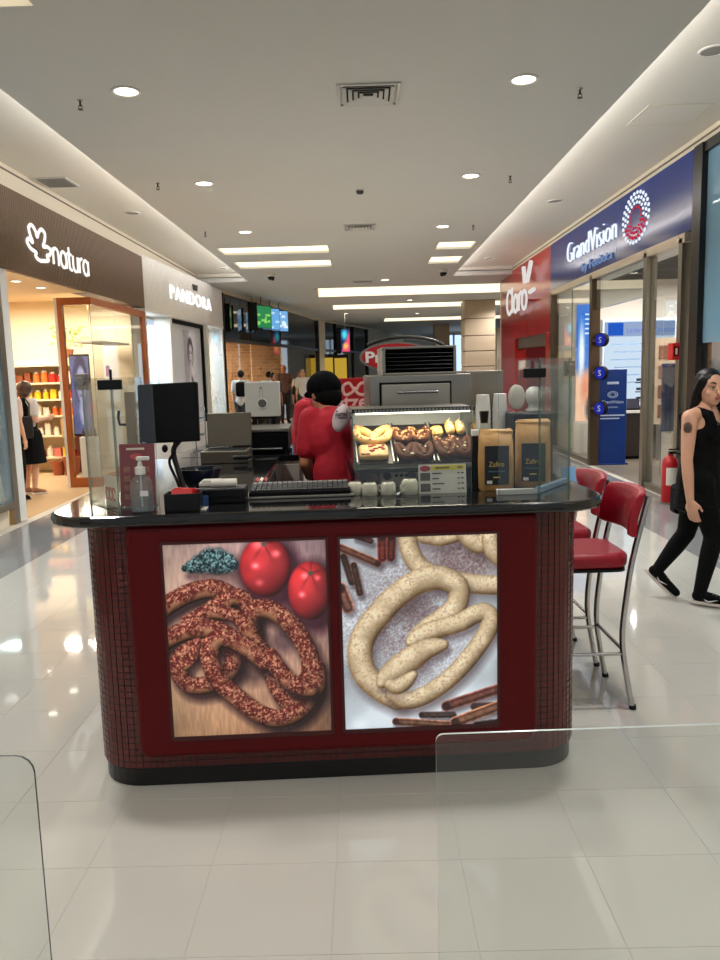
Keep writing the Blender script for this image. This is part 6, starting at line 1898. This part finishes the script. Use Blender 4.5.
def body_mesh(J, arms=True, fem=False, face=True, curl=.35, hands=True):
    mb = MB(); k = J['k']; f, l = J['f'], J['l']; z = V(0, 0, 1)
    hf = J['hf'].normalized(); hz = J.get('hz', z); hl = hz.cross(hf).normalized(); hl = -hl if hl.dot(l) < 0 else hl
    R = Matrix((hl, -hf, hz)).transposed(); c = J['head']
    ell(mb, c + hz * .02 * k, (.074 * k, .092 * k, .098 * k), R); ell(mb, c + hf * .02 * k - hz * .045 * k, (.060 * k, .068 * k, .072 * k), R)
    ell(mb, c + hf * .055 * k - hz * .092 * k, (.026 * k, .022 * k, .02 * k), R)
    if face:
        mb.capsule(c + hf * .092 * k + hz * .012 * k, .008 * k, c + hf * .104 * k - hz * .030 * k, .0125 * k, 8)
        for s in (-1, 1):
            ell(mb, c + hl * s * .074 * k - hz * .012 * k, (.009 * k, .018 * k, .03 * k), R, 8, 6)
            ell(mb, c + hl * s * .04 * k + hf * .062 * k - hz * .03 * k, (.022 * k, .018 * k, .02 * k), R, 8, 6)
            mb.capsule(c + hl * s * .016 * k + hf * .086 * k + hz * .026 * k, .008 * k, c + hl * s * .05 * k + hf * .070 * k + hz * .024 * k, .008 * k, 8)
        ell(mb, c + hf * .084 * k - hz * .060 * k, (.022 * k, .010 * k, .008 * k), R, 8, 6)
    mb.capsule(J['neck'] - z * .03 * k, .056 * k, c - hz * .05 * k - hf * .01 * k, .050 * k)
    Rb = Matrix((l, -f, z)).transposed()
    up = (J['neck'] - J['pelvis']).normalized(); fb = (f - up * f.dot(up)).normalized(); Rt = Matrix((up.cross(fb) * -1, -fb, up)).transposed()
    ell(mb, J['chest'] + up * .05 * k, (.148 * k, .098 * k, .17 * k), Rt); ell(mb, J['waist'], ((.120 if fem else .135) * k, .088 * k, .15 * k), Rt)
    ell(mb, J['pelvis'], (.158 * k, .112 * k, .13 * k), Rt)
    mb.capsule(J['chest'], .10 * k, J['pelvis'], .11 * k)
    if fem:
        for s in (-1, 1): ell(mb, J['chest'] + l * s * .065 * k + fb * .075 * k + up * .02 * k, (.056 * k, .05 * k, .055 * k), Rt, 10, 8)
    for n, s in (('L', 1), ('R', -1)):
        mb.capsule(J['neck'] - z * .015 * k, .046 * k, J['sh' + n], .052 * k)
        if arms:
            mb.chain([J['sh' + n], J['sh' + n].lerp(J['el' + n], .4), J['el' + n]], [.052 * k, .047 * k, .037 * k])
            mb.chain([J['el' + n], J['el' + n].lerp(J['wr' + n], .35), J['wr' + n]], [.037 * k, .037 * k, .025 * k])
            pn = J.get('pn' + n, l * -s); th = J.get('th' + n, f)
            if hands: hand(mb, J['wr' + n], J['hd' + n], pn, th, k, curl)
        mb.chain([J['hip' + n], J['hip' + n].lerp(J['kn' + n], .5), J['kn' + n]], [.088 * k, .075 * k, .055 * k])
        cal = J['kn' + n].lerp(J['an' + n], .32)
        mb.chain([J['kn' + n], cal, J['an' + n]], [.052 * k, .054 * k, .034 * k])
        mb.chain([J['an' + n] - z * .02 * k, J['an' + n].lerp(J['toe' + n], .6), J['toe' + n]], [.030 * k, .026 * k, .018 * k])
    return mb


def face_bits(J, root, lip=(176, 92, 88), iris=(46, 34, 28)):
    k = J['k']; c = J['head']; hf = J['hf'].normalized(); hz = J.get('hz', V(0, 0, 1)); hl = hz.cross(hf).normalized(); hl = -hl if hl.dot(J['l']) < 0 else hl
    R = Matrix((hl, -hf, hz)).transposed()
    for s in (-1, 1):
        e = c + hl * s * .032 * k + hf * .0815 * k + hz * .006 * k
        q = MB(); ell(q, e, (.0145 * k, .008 * k, .0085 * k), R, 12, 8); eye = q.obj('eye', mat('eye_white', (226, 220, 214), .3), root, smooth=80)
        q = MB(); ell(q, e + hf * .0055 * k, (.0065 * k, .004 * k, .0065 * k), R, 10, 8); q.obj('iris', mat('iris_dark', iris, .2), eye, smooth=80)
        q = MB(); q.tube([tuple(c + hl * s * (.014 + .036 * t) * k + hf * (.094 - .016 * t * t) * k + hz * (.030 + .010 * math.sin(t * 2.4)) * k) for t in (0, .33, .66, 1)], [.0035 * k, .0045 * k, .004 * k, .002 * k], 6); q.obj('eyebrow', M_HAIR, root, smooth=80)
        q = MB(); q.tube([tuple(e + hl * s * (t - .5) * .034 * k + hf * .0075 * k + hz * (.0085 - .018 * (t - .5) ** 2) * k) for t in (0, .5, 1)], .0022 * k, 6); q.obj('eyelash', M_HAIR, root, smooth=80)
    q = MB(); ell(q, c + hf * .093 * k - hz * .055 * k, (.023 * k, .006 * k, .0055 * k), R, 12, 6); ell(q, c + hf * .092 * k - hz * .064 * k, (.019 * k, .006 * k, .006 * k), R, 12, 6); q.obj('lips', mat('lips', lip, .4), root, smooth=80)


def torso_cloth(J, g=.012, sleeves=.45, hem='waist', fem=False):
    mb = MB(); k = J['k']; f, l = J['f'], J['l']; z = V(0, 0, 1)
    up = (J['neck'] - J['pelvis']).normalized(); fb = (f - up * f.dot(up)).normalized(); Rt = Matrix((up.cross(fb) * -1, -fb, up)).transposed()
    ell(mb, J['chest'] + up * .04 * k, (.150 * k + g, .100 * k + g, .165 * k + g), Rt); ell(mb, J['waist'], (.138 * k + g, .098 * k + g, .16 * k), Rt)
    mb.capsule(J['chest'], .11 * k, J['pelvis'], .128 * k + g * .4)
    ell(mb, J['pelvis'], (.162 * k + g, .116 * k + g, .10 * k), Rt)
    for n, s in (('L', 1), ('R', -1)):
        mb.capsule(J['neck'] - up * .05 * k, .044 * k + g, J['sh' + n], .054 * k + g)
        if sleeves: mb.chain([J['sh' + n], J['sh' + n].lerp(J['el' + n], sleeves), J['sh' + n].lerp(J['el' + n], sleeves + .25)], [.056 * k + g, .056 * k + g, .052 * k + g])
        if fem: ell(mb, J['chest'] + l * s * .065 * k + fb * .078 * k + up * .02 * k, (.06 * k, .054 * k, .06 * k), Rt, 10, 8)
    return mb


def leg_cloth(J, g=.012, to=1.0, wide=1.0):
    mb = MB(); k = J['k']
    mb.capsule(J['hipL'], .098 * k + g, J['hipR'], .098 * k + g); mb.capsule(J['pelvis'], .115 * k + g * .5, (J['hipL'] + J['hipR']) / 2, .10 * k + g)
    for n in 'LR':
        a = J['kn' + n].lerp(J['an' + n], to)
        mb.chain([J['hip' + n], J['hip' + n].lerp(J['kn' + n], .5), J['kn' + n]], [.092 * k + g, .078 * k + g, (.056 * k + g) * wide])
        mb.chain([J['kn' + n], J['kn' + n].lerp(a, .35), a], [(.056 * k + g) * wide, (.055 * k + g) * wide, (.036 * k + g) * wide])
    return mb


def shoe(J, n, root, m, ms, voxel=.008):
    k = J['k']; a, t = J['an' + n], J['toe' + n]; d = (t - a); d.normalize()
    fd = V(t.x - a.x, t.y - a.y, t.z - (a.z - .045 * k)); fd.normalize(); l_ = V(0, 0, 1).cross(fd).normalized(); u = fd.cross(l_); u = u if u.z > 0 else -u
    heel = a - V(0, 0, 0) - u * .040 * k - fd * .02 * k; R = Matrix((l_, fd, u)).transposed()
    L = (t - heel).length
    mb = MB(); ell(mb, heel + fd * .02 * k + u * .02 * k, (.036 * k, .05 * k, .042 * k), R); mb.chain([heel + fd * .03 * k + u * .028 * k, heel + fd * L * .55 + u * .012 * k, t + u * .004], [.037 * k, .036 * k, .028 * k]); mb.capsule(a, .042 * k, heel + fd * .03 * k + u * .03 * k, .036 * k)
    o = remeshed('shoe', mb, voxel, m, root, 2)
    q = MB(); n_ = 20; v = []
    for zz in (-.030, -.012):
        for i in range(n_):
            an = 2 * PI * i / n_; w = (.040 if math.sin(an) > 0 else .036) * k
            v.append(tuple(heel + fd * (L * .5 + (L * .5 + .045 * k) * math.sin(an)) + l_ * w * math.cos(an) * (1.12 if abs(math.sin(an)) < .7 else 1) + u * zz * k))
    q.add(v, [tuple(range(n_ - 1, -1, -1)), tuple(range(n_, 2 * n_))] + [(i, (i + 1) % n_, n_ + (i + 1) % n_, n_ + i) for i in range(n_)])
    q.obj('sole', ms, o, bevel=.004)
    return o, heel, fd, l_, u


# ---- woman in black at the right
WX, WY = 2.175, 5.02
w = thing('person', 'woman in black sleeveless top and black leggings walking at the right edge, tattooed upper arm', 'person', (WX, WY, 0))
J = stand(40, 1.60); k = J['k']; rel = lambda x, y, z: V(x - 2.225, y - WY, z)
J['hf'] = frame(8)[0]
J['head'] = rel(2.245, 4.985, 1.432); J['neck'] = rel(2.235, 5.015, 1.305)
J['shR'] = rel(2.095, 4.915, 1.255); J['elR'] = rel(2.07, 4.88, .99); J['wrR'] = rel(2.09, 4.86, .735); J['hdR'] = V(.22, -.05, -1).normalized(); J['pnR'] = V(.6, .8, 0); J['thR'] = V(.8, -.6, 0)
J['shL'] = rel(2.345, 5.11, 1.255); J['elL'] = rel(2.41, 5.17, 1.0); J['wrL'] = rel(2.43, 5.07, .77); J['hdL'] = V(.12, -.25, -1)
J['chest'] = rel(2.225, 5.02, 1.14); J['waist'] = rel(2.22, 5.03, 1.0); J['pelvis'] = rel(2.22, 5.04, .87)
J['hipR'] = rel(2.19, 4.97, .84); J['hipL'] = rel(2.25, 5.11, .84)
J['knR'] = rel(2.30, 4.98, .47); J['anR'] = rel(2.24, 5.02, .085); J['toeR'] = rel(2.40, 4.95, .03)
J['knL'] = rel(2.20, 5.17, .46); J['anL'] = rel(2.045, 5.25, .19); J['toeL'] = rel(2.155, 5.20, .035)
remeshed('body', body_mesh(J, fem=True, curl=.3), .0065, M_SKIN, w, 4)
face_bits(J, w)
top = MB(); up = V(0, 0, 1); Rt = Matrix((J['l'], -J['f'], up)).transposed()
ell(top, J['chest'] - up * .01, (.152, .112, .155), Rt); ell(top, J['waist'], (.140, .108, .17), Rt); ell(top, J['pelvis'] - up * .02, (.172, .132, .16), Rt)
top.capsule(J['chest'], .115, J['pelvis'], .13)
for s in (-1, 1):
    ell(top, J['chest'] + J['l'] * s * .063 + J['f'] * .076 + up * .02, (.062, .056, .062), Rt, 12, 8)
    top.tube([tuple(J['chest'] + J['l'] * s * .075 + J['f'] * .10 + up * .05), tuple(J['chest'] + J['l'] * s * .085 + J['f'] * .075 + up * .13), tuple(J['neck'] + J['l'] * s * .088 - up * .018), tuple(J['chest'] + J['l'] * s * .085 - J['f'] * .09 + up * .12), tuple(J['chest'] + J['l'] * s * .075 - J['f'] * .08 + up * .03)], .036, 10)
for n_ in range(5): ell(top, J['pelvis'] + V(0, 0, -.05 - n_ * .035), (.172 + n_ * .004, .136 + n_ * .003, .06), Rt)
remeshed('tank_top', top, .009, M_BLK, w, 3)
remeshed('leggings', leg_cloth(J, .006), .009, M_BLK, w, 3)
for n_ in 'RL':
    o, heel, fd, l_, u = shoe(J, n_, w, M_BLK, mat('sole_pale', (206, 196, 190), .5))
    sd = -l_ if (-l_).y < 0 else l_
    q = MB(); q.tube([tuple(heel + fd * .05 + sd * .042 + u * .010), tuple(heel + fd * .075 + sd * .044 - u * .002), tuple(heel + fd * .13 + sd * .041 + u * .016)], [.002, .006, .0015], 6); q.obj('side_mark', mat('mark_white', (210, 206, 204), .5), o)
    for i in range(3):
        q = MB(); q.cyl(tuple(heel + fd * (.10 + i * .02) + u * (.045 - i * .007) - l_ * .02), tuple(heel + fd * (.10 + i * .02) + u * (.045 - i * .007) + l_ * .02), .003, n=6); q.obj('lace', mat('mark_grey', (120, 118, 116), .6), o)
hb = MB(); c = J['head']; hf = J['hf']; hl = V(0, 0, 1).cross(hf); hl = -hl if hl.dot(J['l']) < 0 else hl; R = Matrix((hl, -hf, up)).transposed()
ell(hb, c + up * .035 - hf * .020, (.086, .098, .096), R); ell(hb, c - hf * .05 - up * .03, (.084, .062, .11), R)
for s in (-1, 1):
    hb.chain([c + hl * s * .070 + up * .05 + hf * .022, c + hl * s * .086 - up * .03 - hf * .01, c + hl * s * .088 - up * .13 - hf * .03, c + hl * s * .085 - up * .23 - hf * .05], [.026, .028, .03, .022])
hb.chain([c - hf * .06, c - hf * .09 - up * .14, c - hf * .10 - up * .28], [.07, .075, .05])
hb.chain([c + hl * -.03 - hf * .08 - up * .1, c - hl * .09 - hf * .07 - up * .25], [.05, .035])
remeshed('hair', hb, .008, M_HAIR, w, 3)
q = MB(); A = J['shR'].lerp(J['elR'], .22)
for rr_, nn in ((.030, 12), (.020, 9), (.010, 6)):
    for i in range(nn):
        a = 2 * PI * i / nn; q.ball(tuple(A + V(-.028, -.045, 0) + V(.85, -.53, 0) * rr_ * math.cos(a) * .8 + V(0, 0, 1) * rr_ * math.sin(a)), (.0055, .004, .0055), 6, 4)
q.obj('tattoo', mat('tattoo_ink', (66, 60, 60), .6), w, kind='stuff')
q = MB(); q.tube(catmull([tuple(J['shR'].lerp(J['neck'], .45) + V(0, -.02, .04)), tuple(J['chest'] + J['f'] * .145 - J['l'] * .03 + up * .04), tuple(J['waist'] + J['f'] * .12 + J['l'] * .11), tuple(J['pelvis'] + J['l'] * .2 + J['f'] * .06 + up * .03)], 6), .011, 8, flat=.4); q.obj('bag_strap', mat('strap_grey', (44, 44, 46), .5), w, smooth=60)
q = MB(); q.tube([tuple(J['neck'] + J['f'] * .06 + J['l'] * s * .055 * 1.0 + up * (.012 - .03 * (1 - abs(s)))) for s in (-1, -.5, 0, .5, 1)], .0025, 6); q.obj('necklace', M_STEEL, w)
# handbag behind her
t = thing('handbag', 'black handbag hanging behind the woman in black', 'bag', (WX + .02, WY + .24, .58))
q = MB(); q.prism(rrect(-.11, .11, 0, .20, .03), -.045, .045, 0, Matrix.Rotation(PI / 2, 4, 'X')); q.obj('bag_body', M_BLK, t, bevel=.012)
q = MB(); q.tube([(-.07, 0, .2), (-.05, 0, .34), (.05, 0, .40), (.07, 0, .2)], .008, 8); q.obj('strap', M_BLK, t, smooth=60)

# ---- kiosk worker seen from behind
def worker(label, x, y, deg, cap, J, shirt_logo=True, apron=True, mskin=M_SKIN2):
    t = thing('person', label, 'person', (x, y, 0))
    remeshed('body', body_mesh(J, curl=.75), .008, mskin, t, 3)
    face_bits(J, t)
    remeshed('shirt', torso_cloth(J, .016, .45), .010, M_REDC, t, 3)
    remeshed('trousers', leg_cloth(J, .012), .012, M_BLK, t, 3)
    for n_ in 'LR': shoe(J, n_, t, M_BLK, M_BLACK, .012)
    c = J['head']; hf = J['hf'].normalized(); hz = J.get('hz', up); hl = hz.cross(hf).normalized(); R = Matrix((hl, -hf, hz)).transposed(); k = J['k']
    hb = MB(); ell(hb, c + hz * .012 * k - hf * .018 * k, (.082 * k, .096 * k, .10 * k), R); ell(hb, c - hz * .04 * k - hf * .05 * k, (.080 * k, .062 * k, .075 * k), R)
    remeshed('hair', hb, .010, mat('matte_black_hair', (9, 8, 8), .85, spec=.1), t, 3)
    if cap:
        hb = MB(); ell(hb, c + hz * .045 * k - hf * .008 * k, (.098 * k, .112 * k, .085 * k), R); ell(hb, c + hz * .02 * k - hf * .055 * k, (.09 * k, .07 * k, .085 * k), R)
        ell(hb, c + hz * .05 * k + hf * .10 * k, (.07 * k, .07 * k, .012 * k), R)
        remeshed('cap', hb, .008, mat('cap_black', (6, 6, 7), .9, spec=.1), t, 3)
    return t


BX, BY = -.19, 4.52
J = stand(205, 1.66); rel = lambda x, y, z: V(x - BX, y - BY, z)
J['hf'] = V(-.5, .75, -.45).normalized(); J['hz'] = V(-.25, .38, .89).normalized(); J['hz'] = (J['hz'] - J['hf'] * J['hz'].dot(J['hf'])).normalized()
J['head'] = rel(-.235, 4.66, 1.475); J['neck'] = rel(-.205, 4.57, 1.36)
J['chest'] = rel(-.175, 4.50, 1.19); J['waist'] = rel(-.155, 4.44, 1.02); J['pelvis'] = rel(-.15, 4.42, .90)
J['shL'] = rel(-.305, 4.52, 1.335); J['elL'] = rel(-.345, 4.47, 1.085); J['wrL'] = rel(-.335, 4.62, .985); J['hdL'] = V(.35, .85, -.15); J['pnL'] = V(.6, -.1, -.5); J['thL'] = V(0, .2, 1)
J['shR'] = rel(-.055, 4.60, 1.33); J['elR'] = rel(-.015, 4.68, 1.08); J['wrR'] = rel(-.17, 4.79, 1.0); J['hdR'] = V(-.7, .4, -.1); J['pnR'] = V(-.4, -.4, -.6); J['thR'] = V(0, .2, 1)
for n_, dx in (('L', -.085), ('R', .085)):
    J['hip' + n_] = rel(-.15 + dx, 4.42 - .01, .87); J['kn' + n_] = rel(-.15 + dx, 4.45, .48); J['an' + n_] = rel(-.15 + dx, 4.42, .08); J['toe' + n_] = rel(-.15 + dx - .05, 4.55, .03)
wk = worker('kiosk worker in red shirt and black cap, back turned, leaning over the rear counter', BX, BY, 205, True, J)
# white oval print on the shoulder blade of the shirt
nb = V(.12, -.97, .2).normalized(); ux = V(.99, .12, 0).normalized(); uy = nb.cross(ux); uy = uy if uy.z > 0 else -uy
Mo = Matrix((ux.to_4d(), uy.to_4d(), nb.to_4d(), (0, 0, 0, 1))).transposed(); 
Mo = Matrix.Translation(J['chest'] + V(.045, -.128, .150)) @ Mo @ Matrix.Rotation(-.5, 4, 'Z')
q = MB(); q.lathe([(.050, -.004), (.054, .002), (.042, .008), (.001, .011)], 24, M=Mo @ Matrix.Diagonal((1, .52, 1, 1)), caps=False); pr = q.obj('shirt_print', mat('print_white', (222, 204, 204), .7), wk, smooth=60); pr['label'] = 'white oval print with dark lettering'
text('lettering', 'Pretzels', .026, .001, mat('print_ink', (60, 30, 34), .7), pr, Mo @ Matrix.Translation((0, -.007, .0125)), 'CENTER', .075)
q = MB(); q.tube([tuple(J['wrL'] + V(.03, .05, .16)), tuple(J['wrL'] + V(.02, .06, -.02)), tuple(J['wrL'] + V(.02, .05, -.12))], .012, 8)
t = thing('tool_handle', 'black tool handle held in the left hand of the worker in the cap', 'tool', (BX, BY, 0)); q.obj('grip', M_BLACK, t, smooth=60)
q = MB(); q.ball(tuple(J['wrL'] + V(.02, .05, -.12)), (.016, .016, .012)); q.obj('end_cap', M_BLACK, t, smooth=60)

B2X, B2Y = -.50, 6.05
J = stand(120, 1.60); rel = lambda x, y, z: V(x + .40, y - 5.50, z)
J['hf'] = V(.8, -.1, -.55).normalized(); J['hz'] = V(.45, -.1, .85).normalized(); J['hz'] = (J['hz'] - J['hf'] * J['hz'].dot(J['hf'])).normalized()
J['neck'] = rel(-.25, 5.46, 1.36); J['head'] = rel(-.17, 5.44, 1.43); J['chest'] = rel(-.34, 5.50, 1.22); J['waist'] = rel(-.38, 5.52, 1.04)
J['shR'] = rel(-.36, 5.36, 1.33); J['elR'] = rel(-.37, 5.30, 1.10); J['wrR'] = rel(-.22, 5.22, 1.05); J['hdR'] = V(.9, -.1, -.2)
J['shL'] = rel(-.22, 5.62, 1.33); J['elL'] = rel(-.12, 5.68, 1.10); J['wrL'] = rel(-.02, 5.56, 1.05); J['hdL'] = V(.9, -.2, -.2)
worker('second kiosk worker in red shirt, half hidden behind the worker in the cap', B2X, B2Y, 120, False, J)

# ---- woman at the product shelves on the left
LX, LY = -4.72, 10.9
J = stand(150, 1.58)
sw = thing('person', 'woman in black skirt and white sleeves inside the warm lit shop', 'person', (LX, LY, 0))
f_, l_ = J['f'], J['l']
J['elR'] = J['shR'] + V(0, 0, -.26) - l_ * .03; J['wrR'] = J['elR'] + f_ * .20 + V(0, 0, .03); J['hdR'] = f_ + V(0, 0, .2)
J['elL'] = J['shL'] + V(0, 0, -.25) + l_ * .02; J['wrL'] = J['elL'] + f_ * .2 + V(0, 0, .02); J['hdL'] = f_
remeshed('body', body_mesh(J, fem=True), .009, M_SKIN, sw, 3); face_bits(J, sw)
remeshed('blouse', torso_cloth(J, .012, .35), .012, mat('white_cloth', (216, 212, 206), .8), sw, 3)
vm = MB(); k = J['k']; Rt = Matrix((l_, -f_, up)).transposed(); ell(vm, J['chest'] + up * .02, (.165, .122, .19), Rt); vm.capsule(J['chest'], .13, J['pelvis'], .145)
vm.tube([(0, 0, .95 * k), (0, 0, .85 * k), (0, 0, .65 * k), (0, 0, .46 * k)], [.165, .19, .205, .225], 20)
remeshed('black_dress', vm, .012, M_BLK, sw, 3)
hb = MB(); c = J['head']; Rh = Matrix((l_, -f_, up)).transposed(); ell(hb, c + up * .02 - f_ * .015, (.094, .106, .106), Rh); ell(hb, c - up * .05 - f_ * .04, (.085, .075, .07), Rh); remeshed('hair', hb, .01, M_HAIRB, sw, 3)
for n_ in 'LR': shoe(J, n_, sw, mat('sandal_tan', (150, 104, 74), .6), mat('sole_pale'), .012)
t = thing('shoulder_bag', 'dark leather shoulder bag on the back of the woman in the warm lit shop', 'bag', (LX + .03, LY - .26, .95))
q = MB(); q.prism(rrect(-.15, .15, -.15, .16, .05), -.05, .05, 0, Matrix.Rotation(.5, 4, 'Z') @ Matrix.Rotation(PI / 2, 4, 'X')); q.obj('bag_body', mat('dark_leather', (30, 26, 22), .5), t, bevel=.02)
q = MB(); q.tube([(-.12, 0, .14), (-.08, .08, .32), (.0, .16, .42), (.09, .10, .32), (.12, 0, .14)], .012, 8); q.obj('strap', mat('dark_leather'), t, smooth=60)
# companion beside her, mostly behind the jamb
LX2, LY2 = -4.72, 10.35
J = stand(160, 1.6); sw = thing('person', 'person in pale top and dark trousers half behind the white jamb', 'person', (LX2, LY2, 0))
remeshed('body', body_mesh(J, fem=True), .012, M_SKIN, sw, 3); face_bits(J, sw)
remeshed('top', torso_cloth(J, .012, .35), .014, mat('pale_pink_cloth', (206, 178, 162), .8), sw, 3); remeshed('trousers', leg_cloth(J, .02, 1, 1.3), .014, M_BLK, sw, 3)
hb = MB(); c = J['head']; ell(hb, c + up * .02 - J['f'] * .015, (.094, .106, .106), Matrix((J['l'], -J['f'], up)).transposed()); remeshed('hair', hb, .012, M_HAIRB, sw, 3)
for n_ in 'LR': shoe(J, n_, sw, M_BLK, M_BLACK, .014)

# ---- people by the curved shopfront
FAR = [(-3.05, 19.6, 170, 1.70, (212, 208, 204), (52, 54, 58), 'man in white shirt with dark backpack, left of the pale dispenser'),
       (-2.45, 21.5, 30, 1.62, (60, 58, 62), (30, 30, 34), 'person in dark top behind the pale dispenser, left of two'),
       (-2.72, 22.6, 200, 1.66, (226, 222, 216), (40, 42, 52), 'person in white top behind the pale dispenser, right of two'),
       (-2.55, 25.3, 20, 1.86, (112, 80, 68), (48, 44, 42), 'tall man in brown top before the brick wall'),
       (-1.98, 24.0, 15, 1.40, (40, 62, 54), (34, 36, 40), 'short person in dark green top left of the worker in the cap'),
       (-2.02, 25.0, 10, 1.64, (196, 190, 186), (44, 44, 50), 'person in pale grey shirt before the brick wall, left of two near the cap'),
       (-1.78, 23.4, 350, 1.70, (232, 228, 220), (50, 48, 46), 'person in white shirt before the brick wall, right of two near the cap')]
for i, (x, y, dg_, h_, cs_, cl_, lab) in enumerate(FAR):
    J = stand(dg_, h_); t = thing('person', lab, 'person', (x, y, 0))
    remeshed('body', body_mesh(J), .014, (M_SKIN, M_SKIN2)[i % 2], t, 2); face_bits(J, t)
    remeshed('top', torso_cloth(J, .016, .45), .018, mat('cloth_%s' % 'abcdefg'[i], cs_, .8), t, 2)
    remeshed('trousers', leg_cloth(J, .016), .018, mat('legs_%s' % 'abcdefg'[i], cl_, .8), t, 2)
    hb = MB(); c = J['head']; ell(hb, c + up * .025 - J['f'] * .016, (.088, .10, .10), Matrix((J['l'], -J['f'], up)).transposed()); remeshed('hair', hb, .014, M_HAIR, t, 2)
    for n_ in 'LR': shoe(J, n_, t, M_BLK, M_BLACK, .016)
t = thing('backpack', 'small dark backpack on the man in the white shirt', 'backpack', (-3.03, 19.45, 1.05))
q = MB(); q.prism(rrect(-.13, .13, 0, .36, .06), -.07, .07, 0, Matrix.Rotation(PI / 2, 4, 'X')); q.obj('pack', M_MATTE, t, bevel=.03)
q = MB(); q.tube([(-.04, 0, .36), (0, 0, .40), (.04, 0, .36)], .008, 6); q.obj('loop', M_MATTE, t)
